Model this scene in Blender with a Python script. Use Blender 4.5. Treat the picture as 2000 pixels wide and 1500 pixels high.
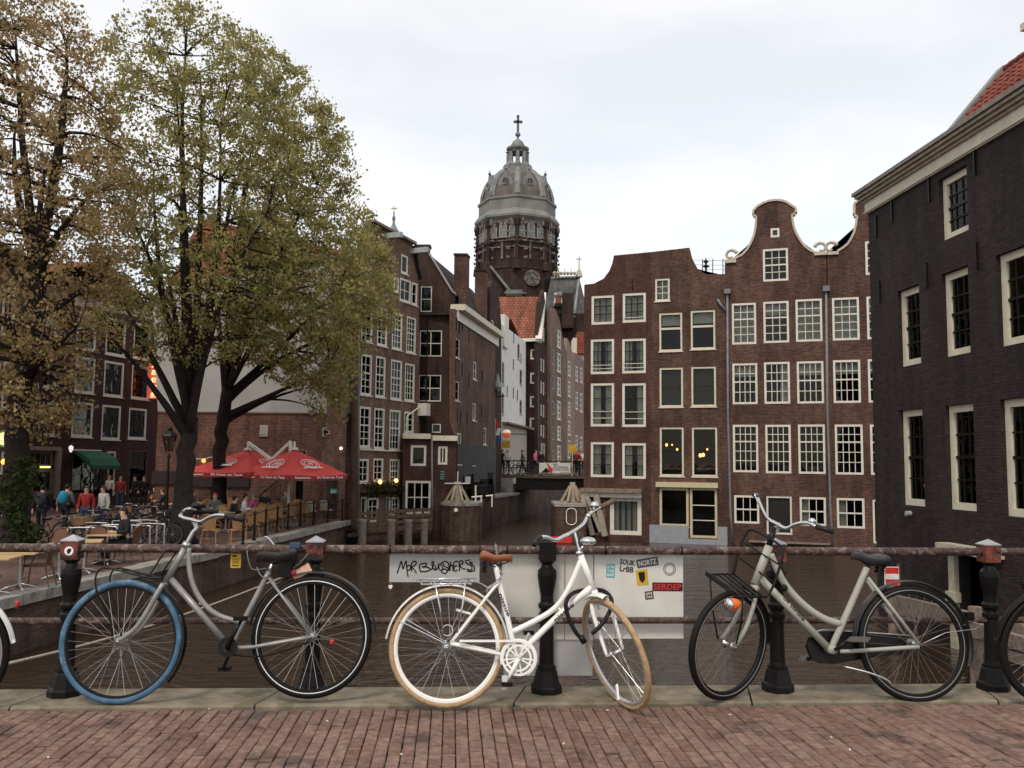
import bpy, math, random
import numpy as np
from mathutils import Vector as V, Matrix
from mathutils.geometry import tessellate_polygon
for o in list(bpy.data.objects): bpy.data.objects.remove(o)
S = bpy.context.scene; C = S.collection
rad = math.radians
random.seed(11); rng = np.random.default_rng(5)
# ------------------------------------------------------------------ camera
F = 1750.0; EYE = V((0, 0, 1.4)); PITCH = math.atan(155/F); ROLL = rad(0.6)
fw = V((0, math.cos(PITCH), math.sin(PITCH)))
up0 = V((0, -math.sin(PITCH), math.cos(PITCH))); r0 = V((1, 0, 0))
rt = r0*math.cos(ROLL) + up0*math.sin(ROLL); up = up0*math.cos(ROLL) - r0*math.sin(ROLL)
cd = bpy.data.cameras.new('camera'); cam = bpy.data.objects.new('camera', cd); C.objects.link(cam)
cam.matrix_world = Matrix(((rt.x, up.x, -fw.x, EYE.x), (rt.y, up.y, -fw.y, EYE.y), (rt.z, up.z, -fw.z, EYE.z), (0, 0, 0, 1)))
cd.sensor_width = 36; cd.lens = 36*F/2000; cd.clip_end = 5000; cd.clip_start = .05
S.camera = cam
# ------------------------------------------------------------------ sky and sun
SUN_EL, SUN_ROT = rad(52), rad(200)
W = bpy.data.worlds.new('World'); S.world = W; W.use_nodes = True
nt = W.node_tree; nt.nodes.clear()
def nd(t, typ, **k):
    n = t.nodes.new(typ)
    for a, b in k.items():
        if hasattr(n, a): setattr(n, a, b)
    return n
out = nd(nt, 'ShaderNodeOutputWorld')
sky = nd(nt, 'ShaderNodeTexSky', sky_type='NISHITA'); sky.sun_disc = False; sky.sun_elevation = SUN_EL; sky.sun_rotation = SUN_ROT
b1 = nd(nt, 'ShaderNodeBackground'); b1.inputs[1].default_value = .05; nt.links.new(sky.outputs[0], b1.inputs[0])
tc = nd(nt, 'ShaderNodeTexCoord'); mp = nd(nt, 'ShaderNodeMapping'); mp.inputs['Scale'].default_value = (1.1, 1.1, 3.2)
mp.inputs['Location'].default_value = (.35, .1, .62)
n1 = nd(nt, 'ShaderNodeTexNoise'); n1.inputs['Scale'].default_value = 1.7; n1.inputs['Detail'].default_value = 5; n1.inputs['Roughness'].default_value = .5
cr = nd(nt, 'ShaderNodeValToRGB'); cr.color_ramp.elements[0].position = .42; cr.color_ramp.elements[0].color = (.80, .785, .75, 1)
cr.color_ramp.elements[1].position = .62; cr.color_ramp.elements[1].color = (1.0, .945, .87, 1)
b2 = nd(nt, 'ShaderNodeBackground'); b2.inputs[1].default_value = .74
ad = nd(nt, 'ShaderNodeAddShader')
nt.links.new(tc.outputs['Generated'], mp.inputs[0]); nt.links.new(mp.outputs[0], n1.inputs[0]); nt.links.new(n1.outputs[0], cr.inputs[0])
nt.links.new(cr.outputs[0], b2.inputs[0]); nt.links.new(b1.outputs[0], ad.inputs[0]); nt.links.new(b2.outputs[0], ad.inputs[1]); nt.links.new(ad.outputs[0], out.inputs[0])
sd = bpy.data.lights.new('sun', 'SUN'); sd.energy = 1.5; sd.angle = rad(14); sd.color = (1, .88, .74)
so = bpy.data.objects.new('sun', sd); C.objects.link(so)
sv = V((math.sin(SUN_ROT)*math.cos(SUN_EL), math.cos(SUN_ROT)*math.cos(SUN_EL), math.sin(SUN_EL)))
so.rotation_euler = sv.to_track_quat('Z', 'Y').to_euler(); so.location = (0, 0, 60)
S.view_settings.view_transform = 'Standard'; S.view_settings.look = 'None'; S.view_settings.gamma = 1; S.view_settings.exposure = 0.34
S.view_settings.use_curve_mapping = False
# ------------------------------------------------------------------ pixel rays into the real place (used once, to measure where things stand)
def ray(u, v): return fw*F + rt*(u-1000) + up*(750-v)
def atY(u, v, Y):
    d = ray(u, v); return EYE + d*((Y-EYE.y)/d.y)
def onZ(u, v, z):
    d = ray(u, v); return EYE + d*((z-EYE.z)/d.z)
class Pl:                                           # a vertical wall plane
    def __init__(s, p, d):
        s.p = V((p[0], p[1])); s.a = V((d[0], d[1])).normalized(); s.n = V((s.a.y, -s.a.x))
        if s.n.dot(s.p) > 0: s.n = -s.n
    def hit(s, u, v):
        d = ray(u, v); t = s.n.dot(s.p)/(s.n.x*d.x+s.n.y*d.y)
        q = V((d.x*t, d.y*t)); return ((q-s.p).dot(s.a), EYE.z+d.z*t)
    def pt(s, a, z, d=0):
        q = s.p + s.a*a + s.n*d; return V((q.x, q.y, z))
    def rect(s, u0, v0, u1, v1):
        um, vm = (u0+u1)/2, (v0+v1)/2
        a, b = s.hit(u0, vm)[0], s.hit(u1, vm)[0]
        return (min(a, b), s.hit(um, v1)[1], max(a, b), s.hit(um, v0)[1])
def plane_u(u, Y, d): p = atY(u, 905, Y); return Pl((p.x, p.y), d)
# ------------------------------------------------------------------ materials
MATS = {}
def mk(name):
    m = bpy.data.materials.new(name); m.use_nodes = True; t = m.node_tree; return m, t, t.nodes['Principled BSDF']
def M(name, c, rough=.7, metal=0, var=.18, scale=6, bump=0, bscale=40, c2=None, patch=.55, pscale=5, emit=0, coat=0):
    if name in MATS: return MATS[name]
    m, t, b = mk(name); L = t.links.new
    b.inputs['Roughness'].default_value = rough; b.inputs['Metallic'].default_value = metal
    if not metal and rough > .3: b.inputs['Specular IOR Level'].default_value = .3 if max(c) > .03 else .2
    if coat: b.inputs['Coat Weight'].default_value = coat
    co = nd(t, 'ShaderNodeNewGeometry')
    n = nd(t, 'ShaderNodeTexNoise'); n.inputs['Scale'].default_value = scale; n.inputs['Detail'].default_value = 6; L(co.outputs['Position'], n.inputs[0])
    r = nd(t, 'ShaderNodeValToRGB'); e = r.color_ramp.elements
    e[0].position = .3; e[1].position = .7
    e[0].color = (*[x*(1-var) for x in c], 1); e[1].color = (*[min(1, x*(1+var)) for x in c], 1); L(n.outputs[0], r.inputs[0])
    last = r.outputs[0]
    if c2:
        n2 = nd(t, 'ShaderNodeTexNoise'); n2.inputs['Scale'].default_value = pscale; n2.inputs['Detail'].default_value = 7; n2.inputs['Roughness'].default_value = .65; L(co.outputs['Position'], n2.inputs[0])
        r2 = nd(t, 'ShaderNodeValToRGB'); r2.color_ramp.elements[0].position = patch; r2.color_ramp.elements[1].position = min(1, patch+.06); L(n2.outputs[0], r2.inputs[0])
        mx = nd(t, 'ShaderNodeMixRGB'); L(r2.outputs[0], mx.inputs[0]); L(last, mx.inputs[1]); mx.inputs[2].default_value = (*c2, 1); last = mx.outputs[0]
    L(last, b.inputs['Base Color'])
    if bump:
        n3 = nd(t, 'ShaderNodeTexNoise'); n3.inputs['Scale'].default_value = bscale; n3.inputs['Detail'].default_value = 5; L(co.outputs['Position'], n3.inputs[0])
        bp_ = nd(t, 'ShaderNodeBump'); bp_.inputs['Strength'].default_value = bump; bp_.inputs['Distance'].default_value = .02; L(n3.outputs[0], bp_.inputs['Height']); L(bp_.outputs[0], b.inputs['Normal'])
    if emit:
        b.inputs['Emission Color'].default_value = (*c, 1); b.inputs['Emission Strength'].default_value = emit
    MATS[name] = m; return m
def BR(name, c1, c2, mortar, w=.21, h=.066, ms=.007, stain=.55, sscale=.35, rough=.9, bump=.25, rowcol=None, stc=(.35, .3, .28)):
    if name in MATS: return MATS[name]
    m, t, b = mk(name); L = t.links.new; b.inputs['Roughness'].default_value = rough
    b.inputs['Specular IOR Level'].default_value = .25
    uv = nd(t, 'ShaderNodeUVMap')
    k = nd(t, 'ShaderNodeTexBrick'); L(uv.outputs[0], k.inputs['Vector'])
    k.inputs['Color1'].default_value = (*c1, 1); k.inputs['Color2'].default_value = (*c2, 1); k.inputs['Mortar'].default_value = (*mortar, 1)
    k.inputs['Scale'].default_value = 1; k.inputs['Brick Width'].default_value = w; k.inputs['Row Height'].default_value = h
    k.inputs['Mortar Size'].default_value = ms; k.inputs['Mortar Smooth'].default_value = .3; k.inputs['Bias'].default_value = -.1
    n = nd(t, 'ShaderNodeTexNoise'); n.inputs['Scale'].default_value = sscale; n.inputs['Detail'].default_value = 8; n.inputs['Roughness'].default_value = .65; L(uv.outputs[0], n.inputs[0])
    r = nd(t, 'ShaderNodeValToRGB'); r.color_ramp.elements[0].position = .35; r.color_ramp.elements[1].position = .65
    r.color_ramp.elements[0].color = (*stc, 1); r.color_ramp.elements[1].color = (1.25, 1.2, 1.15, 1); L(n.outputs[0], r.inputs[0])
    mx = nd(t, 'ShaderNodeMixRGB', blend_type='MULTIPLY'); mx.inputs[0].default_value = stain; L(k.outputs[0], mx.inputs[1]); L(r.outputs[0], mx.inputs[2])
    n2 = nd(t, 'ShaderNodeTexNoise'); n2.inputs['Scale'].default_value = 5; n2.inputs['Detail'].default_value = 4
    mp2 = nd(t, 'ShaderNodeMapping'); mp2.inputs['Scale'].default_value = (1, 3.2, 1); L(uv.outputs[0], mp2.inputs[0]); L(mp2.outputs[0], n2.inputs[0])
    r3 = nd(t, 'ShaderNodeValToRGB'); r3.color_ramp.elements[0].position = .3; r3.color_ramp.elements[0].color = (.55, .55, .55, 1); r3.color_ramp.elements[1].position = .7; r3.color_ramp.elements[1].color = (1.35, 1.3, 1.25, 1); L(n2.outputs[0], r3.inputs[0])
    m2 = nd(t, 'ShaderNodeMixRGB', blend_type='MULTIPLY'); m2.inputs[0].default_value = .7; L(mx.outputs[0], m2.inputs[1]); L(r3.outputs[0], m2.inputs[2])
    n4 = nd(t, 'ShaderNodeTexNoise'); n4.inputs['Scale'].default_value = 1.0; n4.inputs['Detail'].default_value = 6; n4.inputs['Roughness'].default_value = .7
    mp4 = nd(t, 'ShaderNodeMapping'); mp4.inputs['Scale'].default_value = (1.6, .22, 1); mp4.inputs['Location'].default_value = (len(name)*.7, .3, 0); L(uv.outputs[0], mp4.inputs[0]); L(mp4.outputs[0], n4.inputs[0])
    r4_ = nd(t, 'ShaderNodeValToRGB'); r4_.color_ramp.elements[0].position = .36; r4_.color_ramp.elements[0].color = (.45, .43, .42, 1); r4_.color_ramp.elements[1].position = .6; r4_.color_ramp.elements[1].color = (1.1, 1.08, 1.05, 1); L(n4.outputs[0], r4_.inputs[0])
    m4 = nd(t, 'ShaderNodeMixRGB', blend_type='MULTIPLY'); m4.inputs[0].default_value = .75; L(m2.outputs[0], m4.inputs[1]); L(r4_.outputs[0], m4.inputs[2]); m2 = m4
    L(m2.outputs[0], b.inputs['Base Color'])
    bb = nd(t, 'ShaderNodeBump'); bb.inputs['Strength'].default_value = bump; bb.inputs['Distance'].default_value = .01; bb.invert = True; L(k.outputs['Fac'], bb.inputs['Height']); L(bb.outputs[0], b.inputs['Normal'])
    MATS[name] = m; return m
brick_red = BR('brick_red_brown', (.138, .070, .053), (.06, .032, .026), (.17, .13, .11))
brick_r1 = BR('brick_smooth_brown', (.112, .055, .045), (.08, .035, .028), (.095, .068, .058), stain=.65)
brick_r2 = BR('brick_umber', (.128, .071, .054), (.06, .031, .025), (.17, .13, .105), stain=.65)
brick_l = BR('brick_warm_brown', (.23, .14, .10), (.14, .082, .06), (.22, .17, .14), stain=.45)
brick_d = BR('brick_old_wall', (.16, .07, .05), (.07, .036, .03), (.22, .17, .14), stain=.6, sscale=.5)
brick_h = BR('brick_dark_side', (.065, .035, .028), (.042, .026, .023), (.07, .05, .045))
brick_i = BR('brick_canal_side', (.20, .12, .09), (.13, .076, .058), (.15, .11, .09), stain=.6, sscale=.3)
brick_e = BR('brick_purple_brown', (.088, .042, .038), (.058, .030, .029), (.07, .045, .04))
brick_pink = BR('brick_pale_pink', (.26, .185, .15), (.21, .15, .125), (.2, .15, .13), stain=.3)
brick_church = BR('brick_church', (.06, .038, .032), (.035, .024, .022), (.06, .045, .04), w=.3, h=.1, stain=.8, sscale=.25)
brick_black = BR('brick_black_paint', (.042, .031, .030), (.027, .0205, .020), (.018, .0135, .0135), stain=.35, bump=.6, rough=.8, stc=(.6, .55, .6))
brick_quay = BR('brick_quay_wall', (.12, .08, .06), (.07, .048, .038), (.13, .1, .08), stain=.75, sscale=.8)
pave_q = BR('paver_quay', (.19, .115, .095), (.13, .08, .07), (.05, .035, .03), w=.2, h=.1, ms=.012, stain=.5, sscale=.6)
pave_b = BR('paver_bridge', (.22, .13, .11), (.17, .10, .085), (.04, .03, .025), w=.2, h=.067, ms=.008)
white_render = M('white_plaster', (.74, .73, .69), .9, var=.08, scale=1.5)
grey_render = M('grey_plaster', (.36, .36, .345), .9, var=.1, scale=.8, c2=(.3, .29, .275), patch=.6, pscale=.7)
dark_render = M('dark_grey_plaster', (.07, .068, .072), .9, var=.15, scale=1)
cream = M('cream_paint', (.62, .57, .44), .55, var=.1, scale=4)
white_p = M('white_paint', (.66, .62, .54), .5, var=.08, scale=4)
black_p = M('black_paint', (.009, .008, .0075), .4, var=.2)
dark_wood = M('dark_wood', (.12, .072, .05), .8, var=.4, scale=9, bump=.3)
grey_wood = M('weathered_wood', (.20, .155, .125), .85, var=.35, scale=9, bump=.3)
pale_wood = M('pale_wood', (.34, .28, .20), .7, var=.2, scale=6)
slate = BR('slate_roof', (.10, .105, .11), (.075, .08, .085), (.05, .05, .055), w=.5, h=.3, ms=.012, stain=.65)
dark_tile = BR('dark_roof_tiles', (.05, .042, .04), (.035, .03, .03), (.02, .018, .018), w=.25, h=.3, ms=.02, stain=.65)
red_tile = BR('red_roof_tiles', (.34, .10, .05), (.24, .07, .04), (.11, .035, .025), w=.28, h=.32, ms=.03, stain=.4, bump=.6)
lead = M('lead_sheet', (.19, .195, .19), .5, var=.25, scale=.6, c2=(.12, .125, .12), patch=.55, pscale=.5)
stone_w = M('pale_stone', (.33, .31, .28), .85, var=.25, scale=.8, c2=(.12, .1, .09), patch=.6, pscale=.9)
gloom = M('room_gloom', (.022, .017, .014), .9, var=.2)  # near black colour with the dimness of the rooms painted in
curtain = M('net_curtain', (.5, .48, .44), .9, var=.15, scale=14)
blind = M('dark_blind', (.07, .065, .055), .9, var=.1)
steel_p = M('drainpipe_grey', (.17, .18, .19), .5, var=.2)
stone_k = M('kerb_granite', (.19, .16, .115), .85, var=.3, scale=7, bump=.35, bscale=60, c2=(.13, .115, .068), patch=.53, pscale=5)
stone_q = M('coping_stone_grey', (.27, .245, .215), .9, var=.25, scale=4, bump=.3, bscale=30, c2=(.14, .12, .10), patch=.56, pscale=1.5)
chrome = M('chrome', (.62, .62, .62), .18, 1, var=.05)
alu = M('brushed_aluminium', (.5, .5, .5), .35, 1, var=.1)
rubber = M('black_rubber', (.007, .0065, .006), .6, var=.2)
def glassmat(name, tint=(1, 1, 1), ior=1.5, rough=.0):
    m, t, b = mk(name); t.nodes.remove(b); o = t.nodes['Material Output']; L = t.links.new
    f = nd(t, 'ShaderNodeFresnel'); f.inputs[0].default_value = ior
    tr = nd(t, 'ShaderNodeBsdfTransparent'); tr.inputs[0].default_value = (*tint, 1); g = nd(t, 'ShaderNodeBsdfGlossy'); g.inputs['Roughness'].default_value = rough
    co = nd(t, 'ShaderNodeNewGeometry'); n = nd(t, 'ShaderNodeTexNoise'); n.inputs['Scale'].default_value = 1.3; L(co.outputs['Position'], n.inputs[0])
    bb = nd(t, 'ShaderNodeBump'); bb.inputs['Strength'].default_value = .15; bb.inputs['Distance'].default_value = .03; L(n.outputs[0], bb.inputs['Height']); L(bb.outputs[0], g.inputs['Normal']); L(bb.outputs[0], f.inputs['Normal'])
    x = nd(t, 'ShaderNodeMixShader'); L(f.outputs[0], x.inputs[0]); L(tr.outputs[0], x.inputs[1]); L(g.outputs[0], x.inputs[2]); L(x.outputs[0], o.inputs[0]); MATS[name] = m; return m
glass = glassmat('window_glass', (.8, .82, .8), 1.27)
def leafmat(name, cols):
    m, t, b = mk(name); L = t.links.new; o = t.nodes['Material Output']
    a = nd(t, 'ShaderNodeAttribute'); a.attribute_name = 'rnd'
    r = nd(t, 'ShaderNodeValToRGB'); e = r.color_ramp.elements
    while len(e) < len(cols): e.new(.5)
    for i, (p, c) in enumerate(cols): e[i].position = p; e[i].color = (*c, 1)
    L(a.outputs['Fac'], r.inputs[0]); L(r.outputs[0], b.inputs['Base Color']); b.inputs['Roughness'].default_value = .7; b.inputs['Specular IOR Level'].default_value = .2
    tr = nd(t, 'ShaderNodeBsdfTranslucent'); L(r.outputs[0], tr.inputs[0]); x = nd(t, 'ShaderNodeMixShader'); x.inputs[0].default_value = .55
    L(b.outputs[0], x.inputs[1]); L(tr.outputs[0], x.inputs[2]); L(x.outputs[0], o.inputs[0]); MATS[name] = m; return m
leaf_g = leafmat('leaf_green', [(0, (.13, .115, .045)), (.35, (.28, .25, .09)), (.7, (.43, .39, .14)), (1, (.55, .44, .19))])
leaf_o = leafmat('leaf_autumn', [(0, (.17, .125, .06)), (.4, (.33, .24, .105)), (.7, (.47, .33, .16)), (1, (.60, .43, .24))])
leaf_i = leafmat('leaf_ivy', [(0, (.014, .022, .009)), (.5, (.03, .045, .016)), (1, (.07, .085, .03))])
bark = M('bark', (.024, .018, .0155), .95, var=.35, scale=7, bump=.8, bscale=14)
# ------------------------------------------------------------------ objects
Z = V((0, 0, 1))
ORG = {}
def tag(o, label=None, cat=None, group=None, kind=None):
    if label: o['label'] = label
    if cat: o['category'] = cat
    if group: o['group'] = group
    if kind: o['kind'] = kind
    return o
def thing(name, label, cat, loc=(0, 0, 0), group=None, rz=0):
    o = bpy.data.objects.new(name, None); C.objects.link(o); o.location = loc; o.rotation_euler = (0, 0, rz); o.empty_display_size = .3
    ORG[o.name] = V(loc); return tag(o, label, cat, group)
class MB:
    def __init__(s): s.v = []; s.f = []
    def add(s, vs, fs):
        b = len(s.v); s.v += [V(p) for p in vs]; s.f += [tuple(b+i for i in f) for f in fs]; return s
    def obox(s, o, x, y, z):                        # corner + three edge vectors
        o, x, y, z = V(o), V(x), V(y), V(z)
        p = [o, o+x, o+x+y, o+y, o+z, o+x+z, o+x+y+z, o+y+z]
        f = [(0, 3, 2, 1), (4, 5, 6, 7), (0, 1, 5, 4), (1, 2, 6, 5), (2, 3, 7, 6), (3, 0, 4, 7)]
        if x.cross(y).dot(z) < 0: f = [q[::-1] for q in f]
        return s.add(p, f)
    def box(s, c, d):
        c = V(c); d = V(d); return s.obox(c-d/2, (d.x, 0, 0), (0, d.y, 0), (0, 0, d.z))
    def pb(s, P, a0, a1, z0, z1, d0, d1):           # box on a wall plane
        return s.obox(P.pt(a0, z0, d0), P.pt(a1, z0, d0)-P.pt(a0, z0, d0), P.pt(a0, z0, d1)-P.pt(a0, z0, d0), (0, 0, z1-z0))
    def bar(s, a, b, w, h=None, upv=(0, 0, 1)):
        a, b = V(a), V(b); h = h or w; d = (b-a).normalized(); x = d.cross(V(upv))
        if x.length < 1e-3: x = V((1, 0, 0))
        x.normalize(); y = x.cross(d); return s.obox(a-x*w/2-y*h/2, x*w, y*h, b-a)
    def tube(s, pts, r, n=8, closed=False, cap=True):
        pts = [V(p) for p in pts]; m = len(pts); rs = r if isinstance(r, (list, tuple)) else [r]*m
        T = []
        for i in range(m):
            if closed: d = pts[(i+1) % m]-pts[i-1]
            else: d = pts[min(i+1, m-1)]-pts[max(i-1, 0)]
            T.append(d.normalized() if d.length > 1e-9 else V((0, 0, 1)))
        x = T[0].orthogonal().normalized(); b = len(s.v)
        for i in range(m):
            x = (x-T[i]*x.dot(T[i]))
            x = x.normalized() if x.length > 1e-6 else T[i].orthogonal().normalized()
            y = T[i].cross(x)
            for k in range(n):
                a = 2*math.pi*k/n; s.v.append(pts[i]+(x*math.cos(a)+y*math.sin(a))*rs[i])
        for i in range(m if closed else m-1):
            j = (i+1) % m
            for k in range(n): s.f.append((b+i*n+k, b+i*n+(k+1) % n, b+j*n+(k+1) % n, b+j*n+k))
        if cap and not closed:
            s.f.append(tuple(b+k for k in range(n))[::-1]); s.f.append(tuple(b+(m-1)*n+k for k in range(n)))
        return s
    def lathe(s, c, prof, n=16, rot=0, axis=None, cap=True):
        c = V(c); b = len(s.v); ax = V(axis).normalized() if axis else V((0, 0, 1))
        x = V((1, 0, 0)) if axis is None else ax.orthogonal().normalized(); y = ax.cross(x)
        for r_, z in prof:
            for k in range(n):
                a = rot+2*math.pi*k/n; s.v.append(c+(x*math.cos(a)+y*math.sin(a))*r_+ax*z)
        for i in range(len(prof)-1):
            for k in range(n): s.f.append((b+i*n+k, b+i*n+(k+1) % n, b+(i+1)*n+(k+1) % n, b+(i+1)*n+k))
        if cap:
            s.f.append(tuple(b+k for k in range(n))[::-1]); s.f.append(tuple(b+(len(prof)-1)*n+k for k in range(n)))
        return s
    def ring(s, c, n, R, prof, a0=0, a1=2*math.pi, seg=64, xref=(1, 0, 0)):   # sweep a closed (radial, axial) profile round axis n
        c = V(c); n = V(n).normalized(); x = Z.cross(n) if xref == (1, 0, 0) and abs(n.z) < .9 else V(xref); x = (x-n*x.dot(n)).normalized(); y = n.cross(x)
        if y.z < 0: y = -y
        full = abs(a1-a0) > 6.28; b = len(s.v); m = len(prof); k_ = seg if full else seg+1
        for i in range(k_):
            a = a0+(a1-a0)*i/seg; e = x*math.cos(a)+y*math.sin(a)
            for pr, pa in prof: s.v.append(c+e*(R+pr)+n*pa)
        for i in range(seg):
            j = (i+1) % k_
            for k in range(m): s.f.append((b+i*m+k, b+i*m+(k+1) % m, b+j*m+(k+1) % m, b+j*m+k))
        if not full: s.f.append(tuple(b+k for k in range(m))); s.f.append(tuple(b+seg*m+k for k in range(m))[::-1])
        return s
    def ball(s, c, r, n=8, sc=(1, 1, 1)):
        pr = [(max(1e-4, math.sin(math.pi*i/n))*r, -math.cos(math.pi*i/n)*r) for i in range(n+1)]
        b = len(s.v); s.lathe((0, 0, 0), pr, n*2 if n > 5 else n+3)
        for i in range(b, len(s.v)): s.v[i] = V(c)+V((s.v[i].x*sc[0], s.v[i].y*sc[1], s.v[i].z*sc[2]))
        return s
    def prism(s, poly, ext):                       # planar 3-D outline extruded by a vector
        poly = [V(p) for p in poly]; e = V(ext); n = len(poly)
        tr = tessellate_polygon([poly]); b = len(s.v); s.v += poly+[p+e for p in poly]
        nn = V((0, 0, 0))
        for i in range(n): nn += poly[i].cross(poly[(i+1) % n])
        fl = nn.dot(e) > 0
        for t in tr:
            tn = (poly[t[1]]-poly[t[0]]).cross(poly[t[2]]-poly[t[0]])
            if (tn.dot(e) > 0): t = (t[0], t[2], t[1])
            s.f.append(tuple(b+i for i in t)); s.f.append((b+n+t[0], b+n+t[2], b+n+t[1]))
        for i in range(n):
            j = (i+1) % n; q = (b+i, b+j, b+n+j, b+n+i); s.f.append(q if fl else q[::-1])
        return s
    def mesh(s, name, mat=None, smooth=False, org=V((0, 0, 0)), uv=True):
        me = bpy.data.meshes.new(name); me.from_pydata([tuple(p-org) for p in s.v], [], s.f)
        if mat: me.materials.append(mat)
        if uv and len(s.f) < 60000:
            L = me.uv_layers.new(name='UVMap'); dat = np.zeros((len(me.loops), 2), dtype=np.float32)
            for p in me.polygons:
                n = p.normal
                if abs(n.z) > .92: t, w = V((1, 0, 0)), V((0, 1, 0))
                else:
                    t = V((-n.y, n.x, 0)).normalized(); w = n.cross(t)
                for li in p.loop_indices:
                    q = s.v[me.loops[li].vertex_index]; dat[li] = (q.dot(t), q.dot(w))
            L.data.foreach_set('uv', dat.ravel())
        if smooth: me.shade_smooth()
        return me
    def build(s, name, mat, parent=None, smooth=False, kind=None, label=None):
        org = ORG[parent.name] if parent else V((0, 0, 0))
        o = bpy.data.objects.new(name, s.mesh(name, mat, smooth, org)); C.objects.link(o)
        if parent: o.parent = parent
        ORG[o.name] = org
        if kind: o['kind'] = kind
        if label: o['label'] = label
        return o
def put(name, me, loc, parent, mat=None, rot=None):  # an object on shared mesh data; loc in world
    o = bpy.data.objects.new(name, me); C.objects.link(o)
    if parent: o.parent = parent; o.location = V(loc)-ORG[parent.name]
    else: o.location = loc
    if rot: o.rotation_euler = rot
    ORG[o.name] = V(loc); return o
def copy_tree(o, parent=None):
    c = o.copy(); C.objects.link(c)
    if parent: c.parent = parent
    for ch in o.children: copy_tree(ch, c)
    return c
def place(proto, first, loc, rz, label, group=None, sc=1):
    o = proto if first else copy_tree(proto)
    o.location = loc; o.rotation_euler = (0, 0, rz); o.scale = (sc, sc, sc); o['label'] = label
    if group: o['group'] = group
    return o
def text(txt, P, rv, uv, w, h, mat, parent, name='lettering', ext=.0015):
    cu = bpy.data.curves.new('t', 'FONT'); cu.body = txt; cu.resolution_u = 2; cu.offset = .022; to = bpy.data.objects.new('t', cu); C.objects.link(to)
    bpy.context.view_layer.update()
    me0 = to.to_mesh(); vs = [v.co.copy() for v in me0.vertices]; fs = [tuple(p.vertices) for p in me0.polygons]; to.to_mesh_clear()
    bpy.data.objects.remove(to)
    x0 = min(v.x for v in vs); x1 = max(v.x for v in vs); y0 = min(v.y for v in vs); y1 = max(v.y for v in vs)
    rv, uv = V(rv), V(uv); mb = MB()
    mb.add([V(P)+rv*((v.x-x0)/(x1-x0)*w)+uv*((v.y-y0)/(y1-y0)*h) for v in vs], fs)
    return mb.build(name, mat, parent)
Z = V((0, 0, 1))
# ------------------------------------------------------------------ ground, water, quays
def sheet(name, x0, y0, x1, y1, z, mat, kind='structure'):
    o = MB().add([(x0, y0, z), (x1, y0, z), (x1, y1, z), (x0, y1, z)], [(0, 1, 2, 3)]).build(name, mat); o['kind'] = kind; return o
sheet('ground', -2500, -2500, 2500, 2500, -3.6, M('canal_bed', (.06, .05, .04), .9))
def watermat():
    m, t, b = mk('canal_water'); L = t.links.new
    b.inputs['Base Color'].default_value = (.032, .021, .013, 1); b.inputs['Roughness'].default_value = .05; b.inputs['IOR'].default_value = 1.33
    co = nd(t, 'ShaderNodeTexCoord'); prev = None
    for sc, sx, dist, st in ((1.1, (1, 2.6, 1), .24, .42), (4.2, (1, 2.6, 1), .06, .85)):
        mp_ = nd(t, 'ShaderNodeMapping'); mp_.inputs['Scale'].default_value = sx; L(co.outputs['Object'], mp_.inputs[0])
        n = nd(t, 'ShaderNodeTexNoise'); n.inputs['Scale'].default_value = sc; n.inputs['Detail'].default_value = 3; L(mp_.outputs[0], n.inputs[0])
        bb = nd(t, 'ShaderNodeBump'); bb.inputs['Strength'].default_value = st; bb.inputs['Distance'].default_value = dist; L(n.outputs[0], bb.inputs['Height'])
        if prev: L(prev.outputs[0], bb.inputs['Normal'])
        prev = bb
    L(prev.outputs[0], b.inputs['Normal']); return m
WZ = -2.3; QZ = -1.2
sheet('canal_water', -60, -30, 70, 140, WZ, watermat())
# left quay
e1 = onZ(684, 1017, QZ); e0 = onZ(0, 1173, QZ); dq = (e1-e0).normalized(); e00 = e0-dq*((e0.y-6)/dq.y)
ne = V((dq.y, -dq.x, 0))                       # towards the water
q = MB(); far = 125
q.prism([e00-ne*.45, e1-ne*.45, (e1.x-.3, 60, QZ), (e1.x-.3, far, QZ), (-90, far, QZ), (-90, -30, QZ), (e00.x-.45, -30, QZ)], (0, 0, -2.4))
quay = q.build('quay_pavement', pave_q); quay['kind'] = 'structure'
qw = MB().obox(e00-ne*.44+Z*-2.3, dq*((e1-e00).length), ne*.38, Z*2.12).build('quay_wall', brick_quay); qw['kind'] = 'structure'
L_ = (e1-e00).length; n_ = int(L_/1.25)
cm = MB().obox((0, 0, 0), dq*(L_/n_-.015), ne*.5, Z*.2).mesh('coping_stone', stone_q)
for i in range(n_):
    put('coping_stone', cm, e00-ne*.46+dq*(L_/n_*i)+Z*(-.18+random.uniform(-.008, .01)), qw)
rope = MB(); pts = []
for i in range(15):
    t = i/14; u = 0+595*t; v = 1300-190*t+16*math.sin(math.pi*t); pts.append(atY(u, v, 9.5+15*t))
rope.tube(pts, .018, 6); tag(rope.build('mooring_rope', M('rope_pale', (.4, .36, .3), .9), None, True), 'pale mooring rope slung low along the left quay wall', 'rope')
# right bank behind the houses
rb = MB(); rb.prism([(6, 46, QZ), (40, 40, QZ), (90, 40, QZ), (90, 125, QZ), (14, 125, QZ)], (0, 0, -2.4)); rb.build('bank_ground', pave_q)['kind'] = 'structure'
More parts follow.
